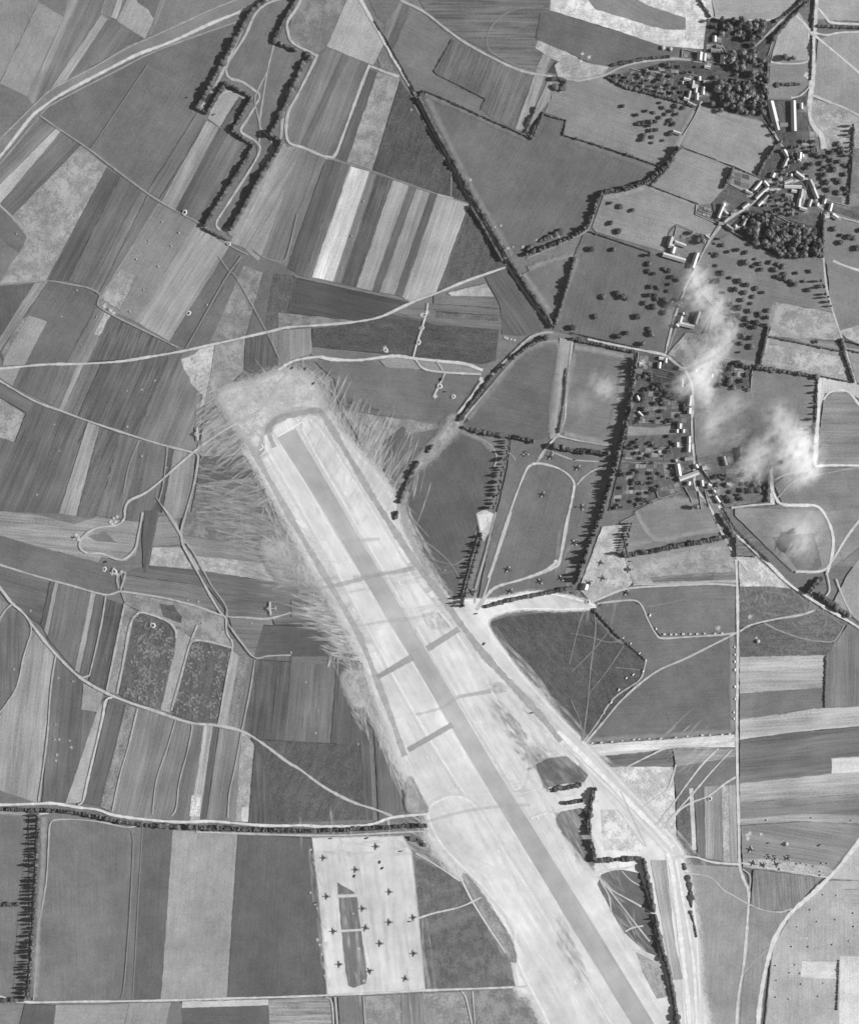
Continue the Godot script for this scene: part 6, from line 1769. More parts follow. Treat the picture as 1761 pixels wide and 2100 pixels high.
	hedge("a3", [620, 302, 760, 330, 900, 348, 1080, 358, 1150, 360], 5.5, 5.5, "thinner tree row along the middle of the southern road", .5)
	hedge("a3", [1150, 360, 1300, 364, 1500, 372, 1761, 380, 1900, 384], 8.5, 7.0, "thick tree row along the eastern part of the southern road", .4)
	hedge("b3", [140, 385, 300, 378, 480, 370, 640, 360, 760, 352, 845, 352], 7.0, 5.5, "ragged tree row ending at the landing ground", .6)
	hedge("a3", [-150, 838, 0, 838, 115, 832], 7.0, 5.0, "bushy hedge between the two western meadows", .5)
	hedge("a3", [-150, 1418, 0, 1420, 150, 1412], 6.0, 4.5, "bushy hedge at the south-western crossroads", .5)
	hedge("a3", [238, 275, 228, 600, 210, 900, 198, 1180, 182, 1400], 2.0, 2.2, "low bank hedge under the long western poplar row", .5)
	# south-eastern hedges
	hedge("c3", [140, 125, 118, 220, 105, 330, 110, 400], 8.5, 8.0, "tall dark tree belt beside the eastern taxi track", .4)
	hedge("c3", [115, 440, 135, 500, 145, 570], 9.0, 8.0, "dark tree clump at the corner of the light triangle", .3)
	hedge("c3", [160, 565, 280, 558, 425, 548], 6.0, 5.0, "hedge closing the south side of the light triangle", .4)
	hedge("c3", [-40, 215, 20, 205, 90, 195], 7.0, 4.5, "dark brush beside the landing ground's cross road", .5)
	hedge("c3", [438, 555, 460, 650, 485, 760, 505, 880], 6.5, 8.0, "tall tree belt beside the white taxi track, northern part", .3)
	hedge("c3", [510, 900, 535, 1020, 555, 1110, 572, 1165], 6.5, 7.0, "tall tree belt beside the white taxi track, middle part", .4)
	hedge("c3", [580, 1178, 605, 1280, 625, 1400, 650, 1560, 660, 1700], 6.0, 6.5, "tall tree belt beside the white taxi track, southern part", .4)
	hedge("c3", [690, 590, 720, 700, 735, 850], 5.0, 1.6, "low scrubby strip east of the white taxi track", .6, "hedgerow", .45)
	hedge("c3", [1635, 1175, 1630, 1290, 1622, 1480], 1.8, 2.6, "thin dark hedge beside the white south-eastern field", .2)
	hedge("c3", [730, 880, 750, 950, 765, 1030], 3.0, 1.4, "low scrub beside the long white track", .6, "hedgerow", .5)
	hedge("b3", [1620, 130, 1700, 120, 1790, 100], 9.0, 3.0, "dark brush patch north of the landing ground's cross road", .5)
	hedge("b3", [745, 430, 800, 440, 835, 470], 5.0, 2.5, "dark scrub heap at the north-east corner of the dispersal stand", .5)

func village() -> void:
	var a := "in the north-western hamlet"
	house("v1", 1218, 545, 1208, 645, 11.0, 4.5, a); house("v1", 1272, 560, 1264, 650, 8.0, 4.0, a, 0, "barn")
	house("v1", 1508, 582, 1500, 690, 14.0, 6.0, a); house("v1", 1396, 345, 1390, 415, 8.0, 4.0, a, 0, "barn")
	house("v1", 1207, 842, 1207, 890, 6.5, 3.5, a); house("v1", 1260, 905, 1320, 905, 5.0, 3.0, a, 0, "shed")
	house("v1", 1130, 893, 1122, 950, 7.0, 4.5, a); house("v1", 1118, 966, 1190, 962, 6.5, 4.5, a, 0, "barn")
	house("v1", 1168, 985, 1160, 1040, 6.5, 4.0, a); house("v1", 1178, 1045, 1174, 1130, 7.5, 4.5, a)
	house("v1", 1260, 970, 1248, 1062, 7.0, 4.5, a); house("v1", 1092, 1018, 1074, 1100, 6.5, 4.0, a, 0, "barn")
	house("v1", 1020, 1108, 1082, 1128, 6.5, 3.5, a); house("v1", 1065, 1160, 1160, 1204, 6.5, 3.5, a, 0, "barn")
	house("v1", 1020, 868, 1105, 888, 5.5, 3.2, a, 0, "barn"); house("v1", 1003, 900, 1003, 934, 5.0, 3.0, a, 0, "shed")
	house("v1", 1270, 720, 1340, 735, 6.0, 3.0, a); house("v1", 1350, 522, 1415, 525, 7.0, 3.0, a, .1, "shed")
	house("v1", 1412, 470, 1485, 482, 6.0, 3.0, a, .1, "shed"); house("v1", 885, 1512, 975, 1545, 6.0, 3.5, a)
	a = "around the large courtyard farm"
	house("v2", 668, 1150, 730, 1400, 13.0, 6.0, a, 0, "barn"); house("v2", 735, 1405, 760, 1500, 9.0, 5.0, a, 0, "barn")
	house("v2", 948, 1140, 958, 1510, 10.0, 5.5, a, 0, "barn"); house("v2", 640, 1100, 920, 1100, 8.0, 4.0, a, .1, "barn")
	house("v2", 1048, 1168, 1050, 1238, 6.5, 3.5, a, 0, "shed"); house("v2", 790, 1435, 882, 1430, 8.0, 3.0, a, .1, "shed")
	house("v2", 412, 1068, 412, 1100, 6.5, 3.2, a, 0, "shed"); house("v2", 240, 320, 290, 322, 7.5, 3.2, a, 0, "shed")
	a = "in the middle village"
	house("v3", 832, 180, 880, 258, 8.0, 4.5, a); house("v3", 880, 272, 825, 392, 8.0, 5.0, a)
	house("v3", 1032, 205, 1024, 282, 8.0, 5.0, a); house("v3", 1062, 228, 1062, 258, 6.0, 3.0, a, 0, "shed")
	house("v3", 1000, 288, 1035, 312, 6.0, 3.5, a, 0, "shed"); house("v3", 712, 455, 690, 505, 9.0, 4.5, a)
	house("v3", 924, 465, 924, 495, 5.5, 3.0, a, 0, "shed"); house("v3", 980, 450, 1075, 522, 8.0, 4.0, a, 0, "barn")
	house("v3", 1150, 545, 1195, 640, 8.5, 5.0, a); house("v3", 1192, 645, 1242, 770, 8.5, 5.0, a)
	house("v3", 842, 575, 942, 540, 6.5, 4.0, a); house("v3", 842, 622, 1050, 628, 6.5, 4.5, a, 0, "barn")
	house("v3", 1055, 655, 1035, 765, 8.5, 5.0, a); house("v3", 1024, 770, 1010, 872, 8.5, 5.0, a, 0, "barn")
	house("v3", 1030, 882, 1112, 910, 7.0, 4.0, a); house("v3", 930, 672, 992, 682, 6.0, 3.2, a, 0, "shed")
	house("v3", 852, 725, 932, 738, 7.0, 3.5, a, .1, "barn"); house("v3", 1168, 780, 1140, 862, 6.5, 4.0, a)
	house("v3", 1246, 822, 1240, 858, 7.0, 4.0, a); house("v3", 1338, 770, 1320, 828, 7.0, 4.5, a)
	house("v3", 1416, 825, 1392, 920, 7.0, 4.5, a, 0, "barn"); house("v3", 1335, 985, 1390, 975, 8.0, 4.0, a)
	house("v3", 1425, 965, 1490, 1012, 9.0, 4.0, a, 0, "barn")
	a = "along the village's western street"
	house("v3", 560, 552, 470, 660, 6.5, 4.0, a, 0, "barn"); house("v3", 592, 560, 645, 622, 6.5, 4.0, a)
	house("v3", 645, 632, 570, 690, 6.5, 4.5, a); house("v3", 565, 695, 492, 765, 7.0, 4.5, a)
	house("v3", 640, 725, 580, 790, 7.5, 4.0, a, .1); house("v3", 575, 795, 520, 850, 7.0, 4.0, a)
	house("v3", 370, 672, 445, 705, 6.0, 3.5, a, 0, "shed"); house("v3", 405, 825, 330, 882, 7.0, 4.5, a)
	house("v3", 190, 962, 245, 938, 6.5, 4.0, a); house("v3", 115, 935, 150, 962, 6.0, 3.5, a, 0, "shed")
	house("v3", 96, 845, 32, 1000, 7.0, 4.5, a, 0, "barn"); house("v3", 96, 830, 96, 862, 8.0, 5.0, a)
	house("v3", 150, 1008, 105, 1052, 7.0, 4.5, a); house("v3", 40, 1072, 104, 1070, 6.5, 4.0, a)
	house("v3", 130, 1092, 208, 1150, 7.0, 4.0, a, .1, "barn"); house("v3", 378, 1012, 332, 1092, 7.0, 4.5, a)
	house("v3", 330, 992, 378, 1008, 6.0, 3.5, a, 0, "shed"); house("v3", 245, 1092, 245, 1120, 6.5, 3.0, a, 0, "shed")
	a = "round the walled yard of the western farm"
	house("v4", 574, 745, 542, 850, 10.0, 5.5, a); house("v4", 540, 852, 600, 868, 8.5, 5.0, a)
	house("v4", 602, 870, 580, 945, 9.0, 5.0, a, 0, "barn"); house("v4", 615, 812, 748, 862, 7.5, 4.5, a, 0, "barn")
	house("v4", 470, 962, 742, 1042, 8.5, 5.0, a, 0, "barn"); house("v4", 888, 945, 828, 1122, 9.0, 5.0, a, 0, "barn")
	house("v4", 985, 728, 1030, 768, 5.5, 3.5, a, 0, "shed")
	a = "beside the smoke in the lower village"
	house("v5", 988, 250, 965, 322, 8.0, 5.0, a); house("v5", 1202, 195, 1155, 342, 8.0, 5.0, a, 0, "barn")
	house("v5", 945, 335, 1142, 382, 8.0, 4.5, a, 0, "barn"); house("v5", 920, 352, 945, 385, 7.0, 4.5, a)
	house("v5", 722, 812, 712, 882, 7.0, 4.5, a); house("v5", 796, 762, 790, 818, 7.0, 4.0, a)
	house("v5", 715, 762, 778, 775, 5.5, 3.5, a, 0, "shed"); house("v5", 470, 835, 500, 845, 8.0, 4.0, a)
	house("v5", 960, 885, 1042, 902, 8.0, 4.0, a, 0, "barn"); house("v5", 1168, 895, 1160, 925, 6.0, 3.5, a, 0, "shed")
	house("v5", 1360, 955, 1358, 995, 6.0, 3.5, a, 0, "shed"); house("v5", 994, 1020, 990, 1115, 7.0, 4.5, a)
	house("v5", 1094, 1215, 1080, 1345, 8.0, 4.5, a, 0, "barn"); house("v5", 1084, 1370, 1078, 1440, 8.0, 4.5, a)
	house("v5", 445, 1222, 470, 1282, 7.0, 3.5, a); house("v5", 460, 1420, 512, 1470, 5.0, 3.0, a, 0, "shed")
	house("v5", 1005, 205, 1008, 228, 6.0, 3.5, a, 0, "shed")
	a = "along the southern village street"
	house("v6", 965, 95, 962, 155, 9.0, 5.0, a); house("v6", 932, 165, 930, 205, 7.5, 4.0, a, 0, "shed")
	house("v6", 1010, 165, 1008, 205, 6.5, 4.0, a, 0, "shed"); house("v6", 930, 325, 932, 382, 9.0, 5.0, a)
	house("v6", 1078, 250, 1075, 340, 8.0, 4.5, a); house("v6", 1076, 350, 1072, 440, 8.0, 4.5, a)
	house("v6", 935, 590, 962, 735, 10.0, 5.5, a, 0, "barn"); house("v6", 962, 775, 1195, 690, 9.0, 5.0, a, 0, "barn")
	house("v6", 1030, 528, 1122, 512, 7.0, 4.0, a, 0, "barn"); house("v6", 1160, 600, 1182, 640, 7.0, 4.5, a)
	house("v6", 1078, 805, 1072, 845, 7.5, 4.0, a); house("v6", 1232, 788, 1242, 860, 7.5, 4.5, a)
	house("v6", 1312, 845, 1350, 865, 8.5, 4.5, a); house("v6", 1378, 915, 1398, 940, 6.5, 3.5, a, 0, "shed")
	house("v6", 1245, 638, 1300, 630, 7.0, 4.0, a); house("v6", 1502, 500, 1532, 605, 7.5, 4.5, a, 0, "barn")
	house("v6", 1400, 985, 1452, 1060, 6.5, 4.0, a); house("v6", 1535, 835, 1570, 855, 8.0, 4.0, a)
	house("v6", 915, 538, 925, 562, 6.0, 3.0, a, 0, "shed"); house("v6", 715, 440, 730, 442, 5.0, 3.0, a, 0, "shed")
	a = "at the end of the poplar avenue"
	house("v9", 315, 880, 295, 945, 11.0, 5.0, a, 0, "barn")
	name_houses()
	for y in yards:                                  # trodden yards beside the houses
		var s := Soup.new()
		var ring := []
		for i in 14: ring.append(y[0] + Vector2.from_angle(TAU * i / 14) * y[1] * rng.randf_range(.6, 1.2))
		var h := rise(cells(y[0] - Vector2(y[1], y[1]), y[0] + Vector2(y[1], y[1])))
		var c := tone(y[2])
		for i in 14:
			for x in [[y[0], .1, i + .5], [ring[i], 1.0, i], [ring[(i + 1) % 14], 1.0, i + 1]]:
				s.v.append(Vector3(x[0].x, h, x[0].y)); s.n.append(Vector3.UP); s.c.append(Color(c.r / .7, c.g / .7, c.b / .7))
				s.uv.append(Vector2(x[1], x[2] * .02))
		structure(put("yard", s.mesh(), mat.fringe))
	for w in [
		["v1", [1000, 510, 1010, 505, 1190, 545], "wall on the north side of the hamlet's western yard"], ["v1", [1005, 505, 998, 605, 1180, 640], "wall on the west and south side of the hamlet's western yard"],
		["v1", [1270, 655, 1380, 665, 1480, 692, 1580, 690], "wall along the garden lane before the big house"], ["v1", [1480, 440, 1520, 520, 1580, 605], "diagonal wall north of the big house"],
		["v1", [380, 745, 600, 800, 850, 885], "long wall through the middle of the village gardens"], ["v1", [640, 780, 800, 815], "short wall in the upper village gardens"],
		["v1", [760, 985, 930, 1050], "short wall in the lower village gardens"], ["v1", [980, 785, 1180, 830], "wall north of the hamlet's barns"],
		["v1", [1215, 1190, 1150, 1330, 1090, 1430, 1010, 1560], "wall along the lane south of the hamlet"], ["v1", [410, 810, 530, 850, 520, 890], "wall round the western garden plot"],
		["v2", [640, 590, 700, 420, 760, 300], "wall west of the light paddock"], ["v2", [630, 660, 650, 900, 640, 1090], "wall between the village wood and the paddock"],
		["v2", [430, 1070, 530, 1210, 600, 1300], "wall along the lane to the courtyard farm"], ["v2", [590, 1380, 680, 1500, 760, 1620], "wall along the lane below the courtyard farm"],
		["v3", [0, 290, 240, 370, 500, 490], "long wall between the village meadow and the gardens"], ["v3", [160, 580, 330, 670, 450, 720], "dark wall behind the western street"],
		["v3", [600, 905, 760, 980, 960, 1080], "wall between the gardens and the village wood"], ["v3", [1345, 780, 1480, 820, 1640, 860], "wall below the eastern orchard"],
		["v3", [1400, 930, 1600, 990, 1761, 1040], "wall along the eastern lane"], ["v3", [1295, 930, 1300, 1090], "wall beside the small eastern yard"],
		["v4", [880, 350, 870, 470, 1000, 525, 1150, 590], "wall round the kitchen gardens"], ["v4", [910, 420, 1060, 470], "wall dividing the kitchen gardens"],
		["v4", [610, 740, 640, 610, 800, 660, 880, 690], "wall round the western farm's garden"], ["v4", [870, 930, 960, 960], "wall at the western farm's gate"],
		["v4", [1310, 680, 1440, 745], "wall south of the street by the wood"], ["v4", [1150, 600, 1040, 770], "wall along the street's western side"],
		["v5", [465, 690, 440, 940, 640, 990], "wall round the small lower garden"], ["v5", [700, 885, 890, 935], "wall north of the lower allotment"], ["v5", [670, 975, 880, 1020], "wall south of the lower allotment"],
		["v5", [1410, 740, 1600, 780, 1761, 820], "wall on the north side of the tree-filled garden"], ["v5", [1390, 1085, 1600, 1140, 1761, 1175], "wall on the south side of the tree-filled garden"],
		["v5", [1160, 450, 1230, 470, 1320, 480, 1370, 250], "wall round the yard by the smoke"], ["v5", [830, 670, 880, 520, 930, 390], "wall along the lane by the smoke"],
		["v7", [460, 1220, 430, 1560], "wall on the east side of the tree-filled garden"],
		["v6", [1150, 20, 1155, 250, 1175, 480], "wall along the southern street's eastern side"], ["v6", [1240, 640, 1300, 720, 1370, 830], "wall along the southern street's bend"],
		["v6", [1030, 870, 1100, 1000, 1120, 1060], "wall beside the long narrow gardens"], ["v6", [1200, 920, 1220, 1060, 1235, 1140], "wall between the long narrow gardens"], ["v6", [1280, 920, 1300, 1020, 1330, 1110], "wall on the east side of the long narrow gardens"],
		["v6", [670, 870, 710, 1000, 760, 1000, 990, 930], "wall round the square southern garden"], ["v6", [430, 1110, 560, 1060, 700, 1010], "wall north of the southern meadow"],
		["v6", [720, 385, 900, 385, 1040, 375], "wall between the southern gardens"], ["v6", [250, 555, 430, 570, 900, 580], "wall across the southern orchards"], ["v6", [360, 75, 600, 85, 860, 95], "wall on the north side of the small lawn"],
		["v6", [1480, 1150, 1560, 1290, 1640, 1430], "wall along the road out of the village"], ["v10", [430, 800, 430, 950], "wall west of the smoke"],
	]: wall(w[0], w[1], w[2])

func trees() -> void:
	poplars("a3", [245, 275, 232, 560, 218, 850, 205, 1050, 192, 1230, 175, 1410], 4.5, [14, 20], "on the western field road", 51)
	poplars("b1", [1358, 1120, 1325, 1260, 1290, 1420, 1250, 1570], 5.6, [14, 19], "west of the oval track", 52)
	poplars("b2", [1188, 135, 1140, 300, 1100, 450, 1060, 600], 5.6, [14, 19], "beside the landing ground", 53)
	poplars("c1", [398, 620, 378, 800, 345, 1000, 285, 1230, 215, 1480, 180, 1600, 100, 1800, 30, 2010], 5.0, [16, 22], "of the long village avenue", 54)
	poplars("c2", [366, 60, 345, 150, 305, 268], 5.6, [15, 20], "by the avenue's spur", 55)
	poplars("c1", [1520, 140, 1550, 230, 1600, 330], 9.0, [14, 18], "on the eastern track", 56)
	poplars("c1", [1498, 780, 1490, 920, 1480, 1060, 1470, 1130], 9.0, [14, 20], "east of the smoky meadow", 57)
	poplars("c3", [505, 830, 530, 1000, 545, 1100], 9.0, [10, 14], "beside the white taxi track", 59)
	poplars("c0", [1720, 770, 1710, 880, 1700, 960], 7.0, [14, 18], "at the eastern orchard's corner", 60)
	var big := [10.0, 13.5]
	orchard("apple", "c1", [190, 250, 275, 230, 310, 250, 335, 262, 145, 372, 395, 372, 465, 445, 485, 475, 335, 472, 285, 492, 430, 538, 5, 440], big, "dark round tree in the large meadow south of the farm", "trees dotted over the large meadow")
	orchard("apple", "c1", [470, 50, 465, 95, 500, 110, 480, 190, 525, 195, 470, 242, 505, 240, 515, 265, 445, 290, 490, 315, 505, 310, 570, 345, 565, 80, 590, 90, 610, 130, 640, 150, 590, 175, 585, 215, 560, 270], [8.5, 11.5], "orchard tree below the western farm's yard", "orchard below the western farm")
	orchard("apple", "c1", [1060, 42, 1105, 65, 1120, 20, 1150, 50, 1155, 85, 1215, 40, 1255, 50, 1290, 65, 1240, 85, 880, 60, 915, 105, 965, 135, 850, 140, 885, 155, 1020, 155, 1065, 178, 1125, 200, 1165, 225, 995, 205, 1055, 225, 925, 225, 1105, 250, 1040, 270, 895, 270, 1090, 292, 960, 298, 1020, 318, 1085, 338, 1200, 335, 1145, 358, 1190, 378, 1010, 365, 1070, 385, 1125, 405, 1260, 128, 1330, 157, 1415, 155, 1295, 115, 1300, 140, 1370, 105, 1455, 95, 1440, 210, 1360, 175, 1190, 425], [9.0, 12.5], "tree in the wide orchard below the village wood", "wide orchard below the village wood")
	orchard("apple", "c1", [985, 393, 1065, 422, 1110, 437, 970, 433, 1045, 490, 1095, 500, 995, 522, 1035, 537, 1095, 555, 1020, 590, 930, 470], [8.5, 12.0], "orchard tree inside the hedged field east of the smoke", "hedged orchard field east of the smoke")
	orchard("apple", "c1", [1490, 525], [8, 9], "lone tree in the pale eastern field", "lone trees")
	orchard("apple", "c0", [310, 650, 395, 705, 455, 680, 535, 630, 500, 690, 430, 755, 405, 760, 480, 745, 505, 745, 540, 720, 470, 770, 440, 830, 480, 800, 515, 795, 490, 840, 435, 855, 490, 875, 560, 860, 600, 820, 570, 700, 610, 680, 640, 700, 600, 740, 640, 650, 680, 660, 560, 660, 580, 760, 620, 760], [7.0, 10.5], "small orchard tree below the village gardens", "orchard below the village gardens")
	orchard("apple", "c0", [235, 1243, 295, 1265, 370, 1288, 235, 1365, 275, 1420, 285, 1412], big, "dark round tree in the light meadow west of the village", "trees dotted over the light meadow")
	orchard("apple", "c0", [120, 1525, 255, 1527], big, "dark round tree at the north edge of the large meadow", "trees dotted over the large meadow")
	orchard("apple", "c0", [870, 1490, 920, 1500, 960, 1540, 1010, 1530, 1060, 1545, 900, 1460, 880, 1560, 850, 1550], [8.5, 11.5], "orchard tree beside the lane below the western street", "orchard below the western street")
	orchard("apple", "c0", [1640, 1440, 1690, 1450, 1640, 1485, 1720, 1455, 1740, 1520, 1600, 1400, 1760, 1410], [9, 12], "round tree in the eastern pasture behind the village wood", "eastern pasture trees")
	scatter("apple", "c0", [1400, 950, 1560, 930, 1710, 820, 1690, 1240, 1530, 1210, 1450, 1090], 34, 7.5, [8.5, 12.0], 71, "orchard tree in the eastern village orchard", "eastern village orchard")
	scatter("apple", "c1", [310, 1110, 630, 1095, 640, 1350, 500, 1500, 390, 1530, 240, 1550, 310, 1270], 62, 5.6, [6.0, 9.0], 72, "small tree in the lower village's garden orchards", "lower village garden orchards")
	scatter("apple", "c1", [400, 720, 680, 730, 700, 980, 640, 1030, 380, 1020, 390, 850], 44, 6.0, [7, 10], 73, "garden tree behind the houses south of the crossroads", "gardens south of the crossroads")
	scatter("apple", "c1", [880, 620, 1105, 665, 1080, 825, 870, 785], 24, 6.5, [8, 11], 74, "tree in the walled tree-filled garden", "walled tree-filled garden")
	scatter("apple", "c1", [830, 1300, 1160, 1290, 1190, 1480, 950, 1530, 900, 1430], 24, 8.0, [7.5, 11], 75, "tree in the rough orchard beside the southern street", "rough orchard by the southern street")
	scatter("broad", "c0", [825, 120, 1185, 122, 1200, 200, 1110, 285, 1010, 230, 940, 240, 870, 190, 830, 200], 32, 6.0, [8, 17], 81, "tall tree in the northern block of the village wood", "northern village wood")
	scatter("broad", "c0", [980, 330, 1110, 300, 1205, 390, 1195, 470, 1010, 470, 950, 410], 28, 6.0, [8, 18], 82, "tall tree in the central block of the village wood", "central village wood")
	scatter("broad", "c0", [880, 470, 1010, 480, 1020, 660, 900, 690, 850, 640, 880, 560], 26, 6.0, [8, 18], 83, "tall tree in the dark grove beside the hamlet", "dark grove beside the hamlet")
	scatter("broad", "c0", [1020, 500, 1190, 480, 1185, 700, 1080, 700, 1010, 660], 40, 5.5, [6, 13], 84, "leafy tree in the copse behind the courtyard farm", "copse behind the courtyard farm")
	scatter("broad", "c0", [1085, 1280, 1240, 1340, 1530, 1410, 1530, 1560, 1300, 1570, 1130, 1500, 1060, 1400], 100, 5.2, [6, 15], 85, "tree in the large wood in the middle of the village", "large village wood")
	scatter("broad", "c0", [250, 470, 600, 390, 780, 400, 770, 620, 640, 600, 430, 545], 40, 8.0, [5.5, 8.5], 86, "small leafy tree in the village gardens", "village garden trees")
	scatter("broad", "c0", [1060, 1180, 1150, 1110, 1250, 1120, 1300, 960, 1330, 1000, 1290, 1160, 1440, 1200, 1400, 1330, 1250, 1330, 1180, 1270], 26, 8.0, [6, 9], 87, "leafy tree among the houses of the middle village", "middle village trees")
	scatter("broad", "c0", [1200, 640, 1290, 850, 1330, 900, 1420, 830, 1500, 870, 1480, 930, 1360, 1000, 1230, 880], 16, 8.0, [7, 10], 88, "leafy tree below the courtyard farm", "trees below the courtyard farm")
	tree("broad", at("c0", 1300, 355), 13.0, "big lone tree casting a long shadow over the light paddock", "lone trees")
	tree("broad", at("c0", 1355, 358), 9.0, "smaller lone tree east of the big one in the light paddock", "lone trees")
	tree("broad", at("c1", 650, 300), 17.0, "big dark tree just left of the smoke", "lone trees")
	tree("broad", at("c1", 612, 290), 15.0, "dark tree touching the left of the big one by the smoke", "lone trees")
	tree("broad", at("c1", 690, 270), 12.0, "dark tree at the smoke's edge beside the village lane", "lone trees")
	tree("broad", at("v6", 1165, 1110), 12.0, "large tree at the north edge of the southern meadow", "lone trees")
	tree("broad", at("v4", 960, 800), 13.0, "tall tree east of the western farm's yard", "lone trees")
	tree("broad", at("v4", 940, 750), 11.0, "tall tree north of the western farm's gate", "lone trees")
	tree("broad", at("v4", 300, 970), 11.0, "broad tree at the western farm's south-western corner", "lone trees")
	tree("broad", at("v4", 830, 700), 9.0, "spreading tree in the western farm's garden", "lone trees")

func camp() -> void:
	set_out(aeroplane("transport_plane", true), [["a1", 1208, 1090, 3, "large twin-engined aircraft standing in the crop left of the strip's north end"], ["a2", 1652, 590, 4, "large twin-engined aircraft on the dark field left of the strip's middle"]], "aircraft", "twin-engined aircraft", Vector2(1.08, 1.1))
	var row := "fighter aircraft on the pale southern stand, "
	set_out(aeroplane("fighter_plane", false), [
		["w1", 160, 355, 0, row + "at its north-west corner"], ["w1", 603, 518, 0, row + "just north of the dark island"], ["w1", 885, 198, 0, row + "farthest north by the hedge"],
		["w1", 205, 888, 0, row + "west of the dark island's tip"], ["w1", 1070, 825, 0, row + "east of the dark island's tip"], ["w1", 700, 1055, 2, row + "touching the dark island's east side"],
		["w1", 745, 1320, -15, row + "tilted beside the dark island"], ["w1", 1068, 1243, 0, row + "in the middle of its east half"], ["w1", 298, 1370, 4, row + "west of the dark island's middle"],
		["w1", 380, 1825, 2, row + "west of the dark island's south end"], ["w1", 940, 1537, 0, row + "south-east of the dark island's middle"], ["w1", 800, 1920, 20, row + "at the dark island's south end"],
		["w1", 1405, 1675, 3, row + "on its eastern edge"], ["w1", 1290, 2020, -18, row + "farthest south"], ["w1", 1400, 1180, 8, row + "where the side track meets its east edge"],
		["v8", 865, 205, -35, "fighter aircraft just above the top of the oval track"], ["v8", 1195, 340, -40, "fighter aircraft north-east of the oval track's bend"], ["v8", 765, 665, -30, "fighter aircraft inside the oval track"],
		["v8", 1252, 822, 0, "fighter aircraft between the oval track and the poplar shadows"], ["v8", 1160, 1258, 30, "fighter aircraft right of the oval track's southern half"],
		["b2", 1345, 350, -30, "fighter aircraft inside the oval track's southern end"], ["b2", 1543, 425, 35, "fighter aircraft just below the oval track's southern curve"], ["b2", 1672, 405, 30, "fighter aircraft by the poplar shadows south of the oval track"],
		["b2", 1360, 485, -35, "fighter aircraft above the dark hedge near the white curve"], ["b2", 1137, 488, 25, "fighter aircraft between the two pale tracks by the landing ground"],
		["v9", 178, 378, 35, "fighter aircraft in front of the avenue's long shadows"], ["v9", 500, 620, -20, "fighter aircraft on the pale ground, northern of the middle pair"], ["v9", 525, 808, -15, "fighter aircraft on the pale ground, southern of the middle pair"],
		["v9", 845, 705, 0, "fighter aircraft standing alone on the scuffed ground east of the poplars"], ["v9", 812, 985, -35, "fighter aircraft south of the double pale track"], ["v9", 355, 868, 40, "fighter aircraft behind the barn at the avenue's end"],
		["v8", 560, 180, 90, "fighter aircraft at the hedge corner north-west of the oval track"],
		["w2", 200, 475, -20, "wrecked-looking fighter aircraft by the farm road in the south-east"], ["w2", 458, 590, 90, "fighter aircraft in the south-eastern row, western of the upper pair"], ["w2", 735, 600, 60, "fighter aircraft in the south-eastern row, eastern of the upper pair"],
		["w2", 240, 672, -30, "fighter aircraft nearest the farm road in the south-eastern row"], ["w2", 382, 702, 35, "fighter aircraft second from the farm road in the south-eastern row"], ["w2", 578, 690, 20, "pale-lit fighter aircraft in the middle of the south-eastern row"], ["w2", 545, 610, 80, "fighter aircraft between the upper pair of the south-eastern row"],
	], "aircraft", "fighter aircraft around the airfield", Vector2(1.22, 1.3))
	set_out(truck(), [
		["w1", 260, 88, 0, "truck parked along the hedge at the southern stand's north edge"], ["w1", 760, 85, 20, "truck by the hedge north of the northernmost fighter"], ["w1", 1225, 265, 4, "truck beside the scrub heap at the stand's corner"],
		["w1", 1350, 1235, 0, "truck in front of the fighter on the stand's eastern edge"], ["w1", 60, 980, 10, "truck off the stand's western edge"], ["w1", 592, 608, 60, "truck just south of the fighter north of the dark island"],
		["w1", 975, 500, 40, "truck in the open upper half of the southern stand"], ["w1", 942, 415, 70, "truck north of the other one in the stand's upper half"],
		["b2", 1150, 622, 15, "truck at the mouth of the wide white curve"], ["b2", 1200, 806, 50, "truck on the taxi track below the white curve"], ["b2", 1490, 1228, 15, "truck on the eastern taxi track by the dark field"],
		["v9", 860, 603, 2, "long truck north of the lone fighter east of the poplars"], ["v9", 828, 400, 60, "truck parked behind the spur of poplars"], ["v9", 165, 990, -30, "truck by the crossing at the avenue's end"],
		["v8", 1185, 820, 0, "truck left of the fighter beside the oval track"], ["v8", 1160, 240, 0, "truck on the track above the oval track's bend"], ["v8", 205, 690, 70, "truck in the hedge west of the oval track"],
		["w2", 455, 388, 10, "truck north of the south-eastern aircraft row"], ["w2", 668, 405, 0, "truck beside the pale shelter in the south-east"], ["w2", 1185, 420, 30, "truck standing alone in the south-eastern field"],
		["b1", 940, 755, 60, "truck on the dirt spur north of the gun ring"], ["b1", 965, 830, 10, "truck south-east of the gun ring"], ["a2", 660, 305, 30, "vehicle beside the winding track's southern spoil"], ["a2", 460, 155, -20, "vehicle on the pale spoil west of the winding track"],
		["b1", 30, 685, 40, "truck at the western end of the spoil by the strip's head"], ["b1", 110, 690, 60, "truck beside the spoil heap north of the strip"], ["b1", 160, 780, 40, "truck east of the spoil heap north of the strip"],
		["a0", 1310, 702, 20, "vehicle under the corner of the enclosure's narrow bay"], ["a0", 1150, 597, 0, "vehicle alone in the dark field west of the enclosure"], ["c2", 340, 352, 90, "vehicle on the pale ground below the poplar spur"],
	], "vehicle", "army vehicles")
	var tents := []
